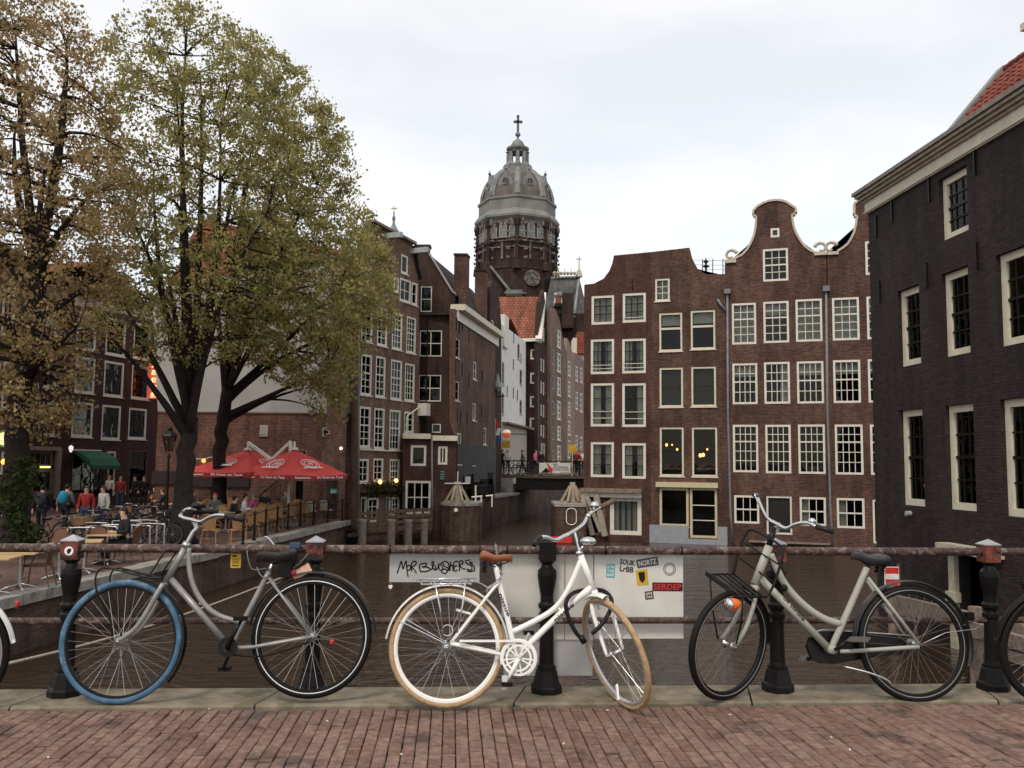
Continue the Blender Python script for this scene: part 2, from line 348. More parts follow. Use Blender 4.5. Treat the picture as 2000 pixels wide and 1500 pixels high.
# ------------------------------------------------------------------ foreground bridge
SL = .066; kf = lambda x: 5.31+SL*x
bd = V((1, SL, 0)).normalized(); bn = V((bd.y, -bd.x, 0))      # bn towards the camera
KP = V((0, 5.31, 0))
def bl(x, d, z=0): return V((x, 5.31+SL*x, 0))+bn*d+Z*z
deck = MB(); deck.prism([bl(-14, .02, -.075), bl(14, .02, -.075), bl(14, 14, -.075), bl(-14, 14, -.075)], (0, 0, -.5))
deck.build('bridge_deck', M('sand_bed', (.075, .052, .043), .95, bump=.4))['kind'] = 'structure'
fac = MB().obox(bl(-14, -.38, -.62), bd*28, bn*.4, Z*.5).build('bridge_side', stone_q); fac['kind'] = 'structure'
wrd = MB(); wrd.obox(bl(-14, -.1, -3.5), bd*28, bn*.3, Z*2.9); wrd.build('bridge_abutment', brick_quay)['kind'] = 'structure'
kt = tag(bpy.data.objects.new('kerb', None), None, None, None, 'structure'); C.objects.link(kt); ORG[kt.name] = V((0, 0, 0))
xk = -7.0; ks = [.0, 1.42, 1.5, 1.3, 1.34, 1.47, 1.4, 1.5, 1.3, 1.4, 1.4]
for k in ks[1:]:
    m = MB(); p = [bl(xk+.006, .0), bl(xk+k-.006, .0), bl(xk+k+.10-.006, -.39), bl(xk+.10+.006, -.39)]
    q4 = [x+Z*.022 for x in p]; q3 = [x+Z*.010 for x in p]
    q4[0] += bn*-.014; q4[1] += bn*-.014
    m.add([x-Z*.13 for x in p]+q3+q4, [(0, 3, 2, 1), (0, 1, 5, 4), (1, 2, 6, 5), (2, 3, 7, 6), (3, 0, 4, 7), (4, 5, 9, 8), (5, 6, 10, 9), (6, 7, 11, 10), (7, 4, 8, 11), (8, 9, 10, 11)])
    m.build('kerb_stone', stone_k, kt); xk += k
pv = tag(bpy.data.objects.new('bridge_pavement', None), None, None, None, 'structure'); C.objects.link(pv); ORG[pv.name] = V((0, 0, 0))
bm_ = [M('clinker_%s' % n_, (c[0]*1.04, c[1]*.97, c[2]*.93), .85, var=.34, scale=22, bump=.5, bscale=70, c2=tuple(x*.55 for x in c), patch=.57, pscale=2.6) for n_, c in zip('abcd', [(.175, .112, .088), (.20, .135, .108), (.15, .094, .074), (.172, .118, .097)])]
def brickmesh(w, l, mat):
    m = MB(); h = .07; c = .0045; a, b_ = w/2, l/2
    vs = []
    for ins, z in ((0, -h), (0, -c), (c, 0)):
        for sx, sy in ((-1, -1), (1, -1), (1, 1), (-1, 1)):
            vs.append(bd*sx*(a-ins)+bn*-1*sy*(b_-ins)+Z*z)
    fs = [(0, 1, 5, 4), (1, 2, 6, 5), (2, 3, 7, 6), (3, 0, 4, 7), (4, 5, 9, 8), (5, 6, 10, 9), (6, 7, 11, 10), (7, 4, 8, 11), (8, 9, 10, 11)]
    m.add(vs, fs); return m.mesh('brick', mat)
bw, bl_ = .064, .205
bms = [brickmesh(bw-.0028, bl_-.008, m) for m in bm_]; bms2 = [brickmesh(bl_-.005, .085, m) for m in bm_]
D1 = 1.085; cells = []
nx = 118
for i in range(nx):
    x = -3.9+i*bw*1.03; off = (.5 if i % 2 else 0)*bl_+random.uniform(-.035, .035); d = -off-.0
    while d < D1-.01:
        d0, d1 = max(0.004, d), min(D1, d+bl_)
        if d1-d0 > .035: cells.append((x, (d0+d1)/2, d1-d0, 0))
        d += bl_
for i in range(34): cells.append((-3.5+i*bl_*1.005, D1+.048, bl_, 1))
def vis(x, d):
    p = bl(x, d)-EYE; z = p.dot(fw); u = 1000+F*p.dot(rt)/z; v = 750-F*p.dot(up)/z
    return -30 < u < 2030 and v < 1515
vc = sorted([c for c in cells if vis(c[0], c[1])], key=lambda c: -c[1]-(c[2] > .15)*.02)
rest = [c for c in cells if not vis(c[0], c[1])]+vc[300:]
cache = {}
for x, d, l, kd in vc[:300]:
    mi = random.randrange(4)
    if kd: me = bms2[mi]
    elif l > bl_-.01: me = bms[mi]
    else:
        key = (round(l, 2), mi)
        if key not in cache: cache[key] = brickmesh(bw-.0028, max(.03, key[0]-.009), bm_[mi])
        me = cache[key]
    put('brick', me, bl(x, d, random.uniform(-.006, .003)), pv, rot=(random.uniform(-.018, .018), random.uniform(-.035, .035), random.uniform(-.018, .018)))
for g in range(4):
    m = MB()
    for x, d, l, kd in rest[g::4]:
        z = random.uniform(-.004, .003); a, b_ = (bl_/2-.0025, .0425) if kd else (bw/2-.0014, l/2-.004); c = .0045; tl = random.uniform(-.0022, .0022)
        vs = []
        for ins, zz in ((0, -.07), (0, -c), (c, 0)):
            for sx, sy in ((-1, -1), (1, -1), (1, 1), (-1, 1)): vs.append(bl(x, d, z+zz+sx*tl)+bd*sx*(a-ins)+bn*-1*sy*(b_-ins))
        m.add(vs, [(0, 1, 5, 4), (1, 2, 6, 5), (2, 3, 7, 6), (3, 0, 4, 7), (4, 5, 9, 8), (5, 6, 10, 9), (6, 7, 11, 10), (7, 4, 8, 11), (8, 9, 10, 11)])
    m.build('brick_paving', bm_[g], pv, kind='stuff')
gut = MB().obox(bl(-6, D1+.115, -.07), bd*12, bn*.3, Z*.06); gut.build('gutter_band', M('pale_concrete', (.42, .40, .37), .85, var=.15, scale=8, bump=.3), pv)
m = MB().obox(bl(-6, D1+.42, -.075), bd*12, bn*9, Z*.05); m.build('roadway', pave_b)['kind'] = 'structure'
# litter
lit = M('litter_pale', (.6, .57, .5), .8)
for n_, (u, v) in enumerate([(1183, 1387), (1008+10, 1383-3), (640, 1417-8), (408, 1385), (1423, 1396), (1660, 1465), (1625, 1441), (95, 1480), (1100, 1453), (785, 1474)]):
    p = onZ(u, v, .004); a = random.uniform(0, 3); m = MB(); m.bar(p, p+V((math.cos(a), math.sin(a), 0))*.018, .008, .004)
    tag(m.build('cigarette_butt', lit), 'tiny pale litter scrap on the pavement, '+['below the white front wheel', 'left of the middle post foot', 'left of the white rear wheel', 'between the blue tyre and the black wheel', 'near the cable lock side of the white bicycle', 'at the bottom right of the bricks', 'left of the bottom right corner', 'at the bottom left of the bricks', 'at the bottom centre', 'at the bottom below the graffiti board'][n_], 'litter', 'litter scraps on the pavement')
# ------------------------------------------------------------------ railing
RD = -.25
def rp(x, z, d=0): return bl(x, RD+d, z)
class RailP(Pl): pass
railP = Pl((bl(0, RD).x, bl(0, RD).y), (bd.x, bd.y))
def rx(u, v):                                     # pixel -> (x along, z) on the railing plane
    return railP.hit(u, v)
rail = thing('bridge_railing', 'rusty red iron bridge railing with five turned black posts in front of the canal', 'railing', rp(0, 0))
rust = M('rusty_rail_paint', (.075, .042, .036), .6, var=.5, scale=30, c2=(.19, .155, .14), patch=.54, pscale=26, bump=.3, bscale=60)
rustd = M('post_black_paint', (.006, .005, .0048), .45, var=.3, c2=(.10, .03, .02), patch=.66, pscale=5, bump=.1, bscale=30)
rustr = M('post_head_rust', (.15, .042, .03), .6, var=.35, scale=20, c2=(.022, .015, .014), patch=.5, pscale=9, bump=.3, bscale=40)
zt = rx(1000, 1074)[1]; zm = rx(1000, 1212)[1]
MB().tube([railP.pt(-8, zt), railP.pt(8, zt)], .026, 14).build('top_rail', rust, rail, True)
MB().tube([railP.pt(-8, zm), railP.pt(8, zm)], .020, 12).build('middle_rail', rust, rail, True)
m = MB()
for u in (762, 937, 990, 1182, 1330): s_ = rx(u, 1074)[0]; m.tube([railP.pt(s_-.006, zt), railP.pt(s_+.006, zt)], .029, 12)
m.build('joint_sleeves', rustd, rail, kind='stuff')
posts_u = [(135, 0), (613, 1), (1068, 2), (1517, 3), (1935, 4)]
for u, k in posts_u:
    s_ = rx(u, 1200)[0]; b_ = railP.pt(s_, 0)
    m = MB(); r8 = math.pi/8+math.atan(SL)
    m.lathe(b_, [(.098, .015), (.098, .055), (.092, .07), (.083, .075), (.066, .15), (.060, .155), (.060, .175)], 8, r8)
    m.lathe(b_, [(.050, .17), (.045, .20), (.042, .40), (.041, .455), (.050, .468), (.050, .49), (.040, .50), (.040, .515), (.052, .525), (.054, .545), (.040, .56), (.040, .60), (.055, .68), (.059, .72), (.056, .75), (.036, .768), (.030, .785), (.044, .80), (.044, .812)], 20)
    po = m.build('post', rustd, rail, False)
    hm = MB(); x_ = bd*.050; y_ = bn*.050; c_ = b_+Z*.81
    hm.obox(c_-x_-y_, x_*2, y_*2, Z*.105); hm.build('post_head', rustd if k in (2,) else rustr, po)
    cm_ = MB(); t_ = c_+Z*.105; e = 1.08
    cm_.add([t_-x_*e-y_*e, t_+x_*e-y_*e, t_+x_*e+y_*e, t_-x_*e+y_*e, t_+Z*.006-x_*e-y_*e, t_+Z*.006+x_*e-y_*e, t_+Z*.006+x_*e+y_*e, t_+Z*.006-x_*e+y_*e, t_+Z*.038],
            [(0, 1, 5, 4), (1, 2, 6, 5), (2, 3, 7, 6), (3, 0, 4, 7), (4, 5, 8), (5, 6, 8), (6, 7, 8), (7, 4, 8)])
    cm_.build('post_cap', M('zinc_cap', (.4, .4, .41), .45, .6, var=.2) if k != 2 else rustd, po)
    if k == 0:
        st = thing('round_sticker', 'round white sticker with a black figure on the head of the leftmost post', 'sticker', c_+bn*.054+Z*.05)
        MB().lathe(c_+bn*.0505+Z*.05, [(.026, 0), (.026, .0012)], 20, axis=bn).build('disc', M('sticker_white', (.75, .73, .7), .5), st)
        MB().prism([c_+bn*.0520+Z*.05+bd*a+Z*b for a, b in ((-.008, -.016), (.004, -.018), (.006, -.01), (.014, .002), (.011, .016), (.004, .012), (-.004, .016), (-.006, .006), (-.013, .002), (-.009, -.006))], bn*.001).build('figure', rubber, st)
# boards hung on the railing
board_w = M('dirty_white_board', (.55, .53, .485), .7, var=.1, scale=5, c2=(.38, .35, .3), patch=.66, pscale=3.5)
board_g = M('light_grey_board', (.42, .42, .41), .6, var=.12, scale=4)
ink = M('black_ink', (.012, .012, .012), .5)
def rboard(name, u0, v0, u1, v1, mat, label, dd=-.05, par=None, skew=0, cat='board'):
    a0, z0, a1, z1 = railP.rect(u0, v0, u1, v1)
    m = MB().pb(railP, a0, a1, z0, z1, dd, dd+.006)
    o = m.build(name, mat, par)
    if not par: tag(o, label, cat)
    return o
gb = thing('graffiti_board', 'pale grey board with black scrawled graffiti hung left of the brown bicycle saddle', 'board', rp(-.5, .75))
rboard('panel', 760, 1079, 937, 1139, board_g, None, par=gb)
# graffiti strokes (digitised in a 700x160 box: x 110-810, y 150-310)
strokes = [
 [(112, 278), (135, 215), (150, 170), (158, 205), (165, 240), (182, 195), (193, 168), (200, 240), (210, 308)],
 [(218, 205), (200, 225), (205, 250), (225, 245), (232, 220), (218, 205)],
 [(243, 262), (240, 200), (262, 172), (285, 182), (272, 208), (246, 222), (268, 248), (285, 278)],
 [(320, 262), (312, 215), (330, 195), (375, 190), (365, 215), (335, 222), (385, 225), (410, 245), (370, 262), (320, 262)],
 [(420, 250), (440, 200), (438, 175), (424, 185), (432, 225), (452, 252)],
 [(455, 205), (458, 250), (478, 225), (484, 190), (488, 245)],
 [(520, 180), (500, 200), (520, 222), (512, 248), (492, 250)],
 [(545, 172), (520, 182), (535, 215), (570, 235), (545, 280), (510, 265), (530, 240), (575, 250), (570, 190), (545, 172)],
 [(590, 175), (585, 258)], [(586, 222), (608, 205), (612, 258)],
 [(660, 172), (625, 178), (622, 215), (650, 212)], [(622, 215), (626, 258), (655, 250)],
 [(672, 255), (668, 185), (690, 165), (702, 188), (675, 210), (705, 240), (722, 235)],
 [(765, 160), (725, 170), (740, 195), (780, 215), (775, 248), (735, 240)], [(790, 185), (760, 182), (800, 215), (802, 252), (760, 262), (735, 256)]]
for sxy in strokes:
    P_ = []
    for i in range(len(sxy)-1):
        a, b = sxy[i], sxy[i+1]; p0 = sxy[max(0, i-1)]; p3 = sxy[min(len(sxy)-1, i+2)]
        for t in (0, .25, .5, .75):
            f = lambda k: .5*((2*a[k])+(-p0[k]+b[k])*t+(2*p0[k]-5*a[k]+4*b[k]-p3[k])*t*t+(-p0[k]+3*a[k]-3*b[k]+p3[k])*t**3)
            P_.append((f(0), f(1)))
    P_.append(sxy[-1]); q3 = []
    for x, y in P_:
        s_, z_ = rx(750+x/4.545, 1060+y/4.545); q3.append(railP.pt(s_, z_, -.0435))
    MB().tube(q3, .0042, 5).build('brush_stroke', ink, gb)
rboard('white_board', 981, 1080, 1104, 1252, board_w, 'dirty white board behind the iron post right of the brown saddle')
rboard('white_board', 1106, 1080, 1161, 1252, board_w, 'narrow dirty white board between the middle post and the stickered board')
rboard('low_board', 985, 1254, 1160, 1324, board_g, 'low grey board at kerb level behind the middle post', -.06)
sb = thing('sticker_board', 'white board covered with stickers hung on the railing above the tan front tyre', 'board', rp(.8, .6))
rboard('panel', 1163, 1078, 1338, 1250, M('white_board_clean', (.62, .61, .56), .6, var=.08), None, par=sb)
def stick(u0, v0, u1, v1, ang, col, lab, texts):
    um, vm = (u0+u1)/2, (v0+v1)/2; s_, z_ = rx(um, vm); c_ = railP.pt(s_, z_, -.0435); k = 5.8/F; w, h = (u1-u0)*k, (v1-v0)*k
    X = (bd*math.cos(ang)+Z*math.sin(ang)); Y_ = (Z*math.cos(ang)-bd*math.sin(ang))
    t = thing('sticker', lab, 'sticker', c_, 'stickers on the white board')
    if col: MB().obox(c_-X*w/2-Y_*h/2, X*w, Y_*h, bn*.0012).build('backing', col, t)
    for tx, x0, y0, x1, y1, mt in texts:
        text(tx, c_-X*w/2-Y_*h/2+X*w*x0+Y_*h*y0+bn*.0018, X, Y_, w*(x1-x0), h*(y1-y0), mt, t)
    return t, c_, X, Y_, w, h
wh = M('print_white', (.75, .74, .7), .6); rd = M('print_red', (.55, .035, .035), .6); yl = M('print_yellow', (.55, .34, .03), .6); tq = M('print_turquoise', (.08, .36, .40), .6)
stick(1187, 1104, 1203, 1129, -.02, tq, 'small turquoise sticker with three lines of white letters at the left', [('BOOM', .1, .68, .9, .9, wh), ('TOUR', .1, .38, .9, .6, wh), ('BASE', .1, .1, .9, .3, wh)])
stick(1213, 1095, 1242, 1118, -.12, None, 'black on white SOUK sticker in slanting letters', [('SOUK', 0, .55, 1, 1, ink), ('LrBB', .05, 0, .95, .45, ink)])
stick(1247, 1092, 1288, 1108, .16, M('print_grey', (.08, .08, .085), .6), 'dark grey sticker reading NORTZ in white letters', [('NORTZ', .08, .2, .92, .82, wh)])
t, c_, X, Y_, w, h = stick(1246, 1115, 1268, 1144, .1, yl, 'mustard yellow sticker with a dark shield', [])
MB().prism([c_+X*a*w+Y_*b*h+bn*.002 for a, b in ((-.3, .35), (.25, .35), (.25, -.1), (0, -.36), (-.25, -.15))], bn*.0008).build('shield', ink, t)
stick(1278, 1140, 1336, 1156, -.01, M('print_maroon', (.05, .012, .014), .6), 'wide red and black SERDEP sticker', [('SERDEP', .04, .15, .96, .85, rd)])
stick(1263, 1157, 1279, 1172, .12, M('print_brown', (.05, .025, .025), .6), 'tiny dark LIVE sticker below the others', [('LIVE', .12, .55, .88, .85, wh), ('YOUR', .12, .15, .88, .42, wh)])
s_, z_ = rx(1311, 1113); c_ = railP.pt(s_, z_, -.043); t = thing('sticker', 'round black ring stamp sticker at the right side of the board', 'sticker', c_, 'stickers on the white board')
MB().ring(c_, bn, .036, [(0, 0), (.0035, 0), (.0035, .001), (0, .001)], seg=32).build('outer_ring', ink, t)
MB().ring(c_, bn, .026, [(0, 0), (.003, 0), (.003, .001), (0, .001)], seg=32).build('inner_ring', ink, t)
# yellow notice
yn = thing('yellow_notice', 'small yellow notice hanging under the top rail left of the black saddle', 'notice', rp(-1.7, .75))
a0, z0, a1, z1 = railP.rect(449, 1082, 469, 1110)
MB().pb(railP, a0, a1, z0, z1, -.02, -.017).build('plate', yl, yn)
for k, (f0, f1) in enumerate(((.78, .9), (.6, .66), (.45, .51), (.32, .37), (.14, .2))):
    MB().pb(railP, a0+(a1-a0)*.15, a0+(a1-a0)*(.85 if k else .6), z0+(z1-z0)*f0, z0+(z1-z0)*f1, -.0165, -.0155).build('text_line', ink, yn)
# love lock
lk = thing('padlock', 'small heart shaped padlock hanging from the corner of the graffiti board', 'padlock', rp(-.74, .63))
s_, z_ = rx(762, 1147); c_ = railP.pt(s_, z_, -.03)
MB().prism([c_+bd*a+Z*b for a, b in ((0, -.016), (.012, -.002), (.011, .008), (.005, .011), (0, .007), (-.005, .011), (-.011, .008), (-.012, -.002))], bn*.006).build('body', wh, lk)
MB().tube([c_+bd*-.006+Z*.008, c_+bd*-.006+Z*.02, c_+bd*.006+Z*.02, c_+bd*.006+Z*.008], .0016, 6).build('shackle', rd, lk)
# ------------------------------------------------------------------ houses
def wallmesh(P, outline, holes, thick=.3, rev=.22):
    o3 = [V((a, z, 0)) for a, z in outline]; loops = [o3]+[[V((h[0], h[1], 0)), V((h[2], h[1], 0)), V((h[2], h[3], 0)), V((h[0], h[3], 0))] for h in holes]
    tr = tessellate_polygon(loops); flat = [p for l in loops for p in l]; m = MB()
    pts = [P.pt(p.x, p.y, 0) for p in flat]; n3 = V((P.n.x, P.n.y, 0)); fs = []
    for t in tr:
        nn = (pts[t[1]]-pts[t[0]]).cross(pts[t[2]]-pts[t[0]])
        if nn.length < 1e-9: continue
        fs.append(t if nn.dot(n3) > 0 else (t[0], t[2], t[1]))
    m.add(pts, fs)
    n = len(o3)
    for i in range(n):
        a, b = o3[i], o3[(i+1) % n]; m.add([P.pt(a.x, a.y, 0), P.pt(b.x, b.y, 0), P.pt(b.x, b.y, -thick), P.pt(a.x, a.y, -thick)], [(0, 1, 2, 3)])
    for h in holes:
        c = [(h[0], h[1]), (h[2], h[1]), (h[2], h[3]), (h[0], h[3])]
        for i in range(4):
            a, b = c[i], c[(i+1) % 4]; m.add([P.pt(a[0], a[1], 0), P.pt(b[0], b[1], 0), P.pt(b[0], b[1], -rev), P.pt(a[0], a[1], -rev)], [(3, 2, 1, 0)])
    return m
def window(P, root, r, cols=2, rows=2, fr=None, sash=None, fw_=.09, inset=.03, bar=.028, rail_at=None, sill=True, curt=None, name='window', pane=True, glazed=True, dep=.10, backing=True):
    a0, z0, a1, z1 = r; fr = fr or white_p; sash = sash or fr; m = MB(); d1 = -inset; d0 = -inset-dep; g = .004
    a0 += g; a1 -= g; z0 += g; z1 -= g
    m.pb(P, a0, a0+fw_, z0, z1, d0, d1); m.pb(P, a1-fw_, a1, z0, z1, d0, d1); m.pb(P, a0+fw_, a1-fw_, z0, z0+fw_, d0, d1); m.pb(P, a0+fw_, a1-fw_, z1-fw_, z1, d0, d1)
    w = m.build(name, fr, root)
    i0, i1, y0, y1 = a0+fw_, a1-fw_, z0+fw_, z1-fw_
    ys = [y0+(y1-y0)*k/rows for k in range(rows+1)]
    if rail_at is not None:                         # heavy meeting rail between two sashes
        zr, rl, ru = y0+(y1-y0)*rail_at[0], rail_at[1], rail_at[2]
        ys = [y0+(zr-y0)*k/rl for k in range(rl)]+[zr+(y1-zr)*k/ru for k in range(ru+1)]
    m = MB(); e = d1-.035; e0 = e-.035
    for k in range(1, cols):
        x = i0+(i1-i0)*k/cols; m.pb(P, x-bar/2, x+bar/2, y0, y1, e0, e)
    for k, y in enumerate(ys[1:-1]):
        hv = rail_at is not None and abs(y-zr) < 1e-6
        b_ = bar*2.0 if hv else bar; m.pb(P, i0, i1, y-b_/2, y+b_/2, e0-.002, e+(.012 if hv else .002))
    if not (cols == 1 and len(ys) == 2): m.build('sash', sash, w)
    if pane and glazed:
        cw = (i1-i0)/cols; cache = {}
        for j in range(len(ys)-1):
            h = ys[j+1]-ys[j]; key = round(h, 4)
            if key not in cache:
                mm = MB(); ax = V((P.a.x, P.a.y, 0)); mm.obox((0, 0, 0), ax*cw, V((P.n.x, P.n.y, 0))*-.006, Z*h); cache[key] = mm.mesh('pane', glass, uv=False)
            for i in range(cols): put('pane', cache[key], P.pt(i0+cw*i, ys[j], e0+.012), w)
    if curt:
        cm_ = MB(); kind = curt
        if 'L' in kind or 'R' in kind or 'N' in kind or 'T' in kind:
            segs = []
            W_ = i1-i0
            if 'L' in kind: segs.append((i0, i0+W_*.36, y0, y1))
            if 'R' in kind: segs.append((i1-W_*.36, i1, y0, y1))
            if 'N' in kind: segs.append((i0, i1, y0, y1))
            if 'T' in kind: segs.append((i0, i1, y1-(y1-y0)*.3, y1))
            for x0, x1, q0, q1 in segs:
                nn = max(4, int((x1-x0)/.05)); pts = []
                for k in range(nn+1):
                    t = k/nn; dd = (-.145 if inset > .08 else -.20)-inset+.016*math.sin(k*1.9)+.01*math.sin(k*.7); pts.append((x0+(x1-x0)*t, dd))
                vs = []; fs = []
                for (x, dd) in pts: vs += [P.pt(x, q0, dd), P.pt(x, q1, dd)]
                for k in range(nn): fs.append((2*k, 2*k+2, 2*k+3, 2*k+1))
                cm_.add(vs, fs)
            cm_.build('curtain', curtain, w)
        if 'B' in kind: MB().pb(P, i0, i1, y0, y1, -.24-inset, -.22-inset).build('blind', blind, w)
        if 'W' in kind: MB().pb(P, i0, i1, y0, y1, -.24-inset, -.22-inset).build('blind', M('pale_blind', (.45, .44, .4), .9), w)
    if sill: MB().pb(P, a0-.05, a1+.05, z0-.055-g, z0-g*2, -inset-.02, .05).build('sill', fr, w)
    return w
def body(P, root, outline, mat, depth=7, sides='LR', zb=None, top=None, roofmat=None, inner=True, ridge=None, hid=.32):
    """side walls, back and a roof behind the facade"""
    a0 = min(p[0] for p in outline); a1 = max(p[0] for p in outline); zb = min(p[1] for p in outline)
    zt_ = top if top is not None else min([p[1] for p in outline if p[1] > zb+2] or [zb+5])
    m = MB(); p = lambda a, z, d: P.pt(a, z, -d)
    if 'L' in sides: m.add([p(a0, zb, hid), p(a0, zt_, hid), p(a0, zt_, depth), p(a0, zb, depth)], [(0, 1, 2, 3)])
    m.add([p(a1, zb, hid), p(a1, zt_, hid), p(a1, zt_, depth), p(a1, zb, depth)], [(3, 2, 1, 0)])
    m.add([p(a0, zb, depth), p(a0, zt_, depth), p(a1, zt_, depth), p(a1, zb, depth)], [(0, 1, 2, 3)])
    m.build('side_walls', mat, root)
    am = (a0+a1)/2; zr = ridge if ridge is not None else zt_+.3
    m = MB(); m.add([p(a0, zt_, hid), p(am, zr, hid), p(am, zr, depth), p(a0, zt_, depth), p(a1, zt_, hid), p(a1, zt_, depth)], [(0, 1, 2, 3), (1, 4, 5, 2), (3, 2, 5)])
    m.build('roof', roofmat or dark_tile, root)
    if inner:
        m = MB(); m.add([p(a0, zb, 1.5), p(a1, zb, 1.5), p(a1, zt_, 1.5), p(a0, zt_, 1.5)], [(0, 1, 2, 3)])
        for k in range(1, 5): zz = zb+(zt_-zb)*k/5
        m.build('dark_backing', gloom, root)  # added backing plane behind the windows, its dark colour standing in for interior shade
def house(name, label, P, out_px, mat, wins, depth=7, cat='house', top=None, ridge=None, roofmat=None, zbase=None, inner=True, extra_holes=(), sides='LR'):
    outline = [P.hit(u, v) for u, v in out_px]
    if zbase is not None: outline[0] = (outline[0][0], zbase); outline[-1] = (outline[-1][0], zbase)
    c_ = P.pt((outline[0][0]+outline[-1][0])/2, outline[0][1])
    root = thing(name, label, cat, c_); holes = []; W_ = []
    for w in wins:
        r = P.rect(*w[:4]); holes.append(r); W_.append((r, w[4] if len(w) > 4 else {}))
    wallmesh(P, outline, holes+[P.rect(*h) for h in extra_holes]).build('wall', mat, root)
    for r, k in W_: window(P, root, r, **k)
    body(P, root, outline, mat, depth, sides=sides, top=top, ridge=ridge, roofmat=roofmat, inner=inner)
    return root, outline
def pxbox(P, root, name, u0, v0, u1, v1, d0, d1, mat, label=None):
    a0, z0, a1, z1 = P.rect(u0, v0, u1, v1); o = MB().pb(P, a0, a1, z0, z1, d0, d1).build(name, mat, root)
    if label: o['label'] = label
    return o
def pipe(P, root, pts, r, mat, d=.1, name='drainpipe'):
    m = MB(); q = []
    for u, v in pts: a, z = P.hit(u, v); q.append(P.pt(a, z, d))
    m.tube(q, r, 8); return m.build(name, mat, root, True)
# --- right row, facing the camera across the water
PA = plane_u(1140, 44.5, (math.cos(rad(19)), -math.sin(rad(19))))
ds = dict(sash=black_p, fw_=.12, sill=False, inset=.02)
r1w = []
for (u0, v0, u1, v1), c, rr, cu in [((1155, 577, 1199.5, 633.5), 3, 3, 'N'), ((1216, 572, 1261.5, 629.5), 3, 3, 'N'), ((1153.5, 662, 1199.5, 730.5), 4, 3, 'LR'), ((1215, 661, 1261.5, 729), 4, 3, 'LR'),
        ((1153.5, 748, 1199.5, 833), 2, 3, 'LR'), ((1215, 748, 1261.5, 834), 2, 3, 'R'), ((1153.5, 863, 1199, 932), 2, 3, 'LR'), ((1215, 865, 1261.5, 935), 2, 3, 'LR')]:
    r1w.append((u0, v0, u1, v1, dict(cols=c, rows=rr, curt=cu, bar=.035, **ds)))
r1, o1 = house('canal_house', 'smooth brown brick canal house with a pale wooden awning, leftmost of the facing row', PA,
    [(1140, 1066), (1141, 556), (1167, 553), (1178, 545), (1190, 529), (1196, 514), (1199, 499), (1272.6, 492), (1271, 1066)], brick_r1, r1w, zbase=-3.4, top=PA.hit(1141, 556)[1]-.1, ridge=PA.hit(1141, 530)[1],
    extra_holes=[(1191, 971, 1253, 1045), (1144, 975, 1182, 1045)])
for (u0, u1, vs) in ((1157, 1196, (714, 721)), (1218, 1258, (711, 719)), (1157, 1196, (804, 817)), (1218, 1258, (805, 818)), (1218, 1258, (621,))):
    for v in vs:
        a, z = PA.hit(u0, v); b, _ = PA.hit(u1, v); MB().tube([PA.pt(a, z, .03), PA.pt(b, z, .03)], .018, 6).build('window_rail', white_p, r1)
window(PA, r1, PA.rect(1191, 971, 1253, 1045), 4, 1, white_p, black_p, fw_=.2, sill=False, curt='N', bar=.06, name='door')
window(PA, r1, PA.rect(1144, 975, 1182, 1045), 2, 3, grey_wood, black_p, fw_=.1, sill=False, bar=.04)
pxbox(PA, r1, 'door_lintel', 1139, 963, 1254, 971, .0, .35, white_p); pxbox(PA, r1, 'awning_board', 1137, 954, 1256, 962, .0, .55, grey_wood)
for (ua, va, ub, vb, w) in ((1143, 968, 1160, 1044, .22), (1151, 968, 1176, 1038, .18), (1169, 966, 1184, 1046, .26)):
    a, z = PA.hit(ua, va); b, y = PA.hit(ub, vb); MB().bar(PA.pt(a, z, .5), PA.pt(b, y, .25), w, .18, (PA.n.x, PA.n.y, 0)).build('prop_beam', M('pale_prop_wood', (.36, .32, .25), .8, bump=.2), r1)
pxbox(PA, r1, 'anchor_plate', 1234, 544, 1236, 566, .0, .06, black_p)
ss = dict(fw_=.085, sill=True, inset=.02)
r2w = [(1279.5, 544, 1308, 588, dict(cols=2, rows=3, curt='W', **ss))]
for (u0, v0, u1, v1) in ((1287.5, 611, 1332.5, 686), (1349, 606, 1397, 682)): r2w.append((u0, v0, u1, v1, dict(cols=1, rows=2, rail_at=(.6, 1, 1), bar=.05, curt='T', fr=cream, **ss)))
for (u0, v0, u1, v1) in ((1288, 718, 1334, 795), (1350, 716, 1398.5, 794)): r2w.append((u0, v0, u1, v1, dict(cols=1, rows=2, bar=.02, sash=black_p, curt='B', fr=cream, **ss)))
for (u0, v0, u1, v1) in ((1288.5, 834.5, 1335.5, 930), (1351.5, 834.5, 1401, 931)): r2w.append((u0, v0, u1, v1, dict(cols=1, rows=2, bar=.02, sash=black_p, fr=cream, **ss)))
r2, o2 = house('canal_house', 'brown canal house with a cut off gable and warm lamps behind its windows', PA,
    [(1271, 1066), (1272.6, 492), (1346, 483.6), (1351, 503.6), (1362, 524), (1372, 532), (1381, 536), (1417, 535), (1420, 1070)], brick_r2, r2w, zbase=-3.4, top=PA.hit(1400, 537)[1], ridge=PA.hit(1400, 515)[1],
    extra_holes=[(1288, 953, 1345, 1028), (1347.5, 953, 1401, 1051)])
yc = M('butter_cream_paint', (.52, .45, .29), .55, var=.08)
window(PA, r2, PA.rect(1288, 953, 1345, 1028), 1, 1, yc, fw_=.11, sill=True, inset=.02)
window(PA, r2, PA.rect(1347.5, 953, 1401, 1051), 1, 3, yc, white_p, fw_=.11, sill=False, inset=.02, bar=.04, name='door')
pxbox(PA, r2, 'shop_cornice', 1282, 942, 1403, 952, 0, .22, yc)
a_, z_, b_, y_ = PA.rect(1269, 1027, 1421, 1085); ma = MB()
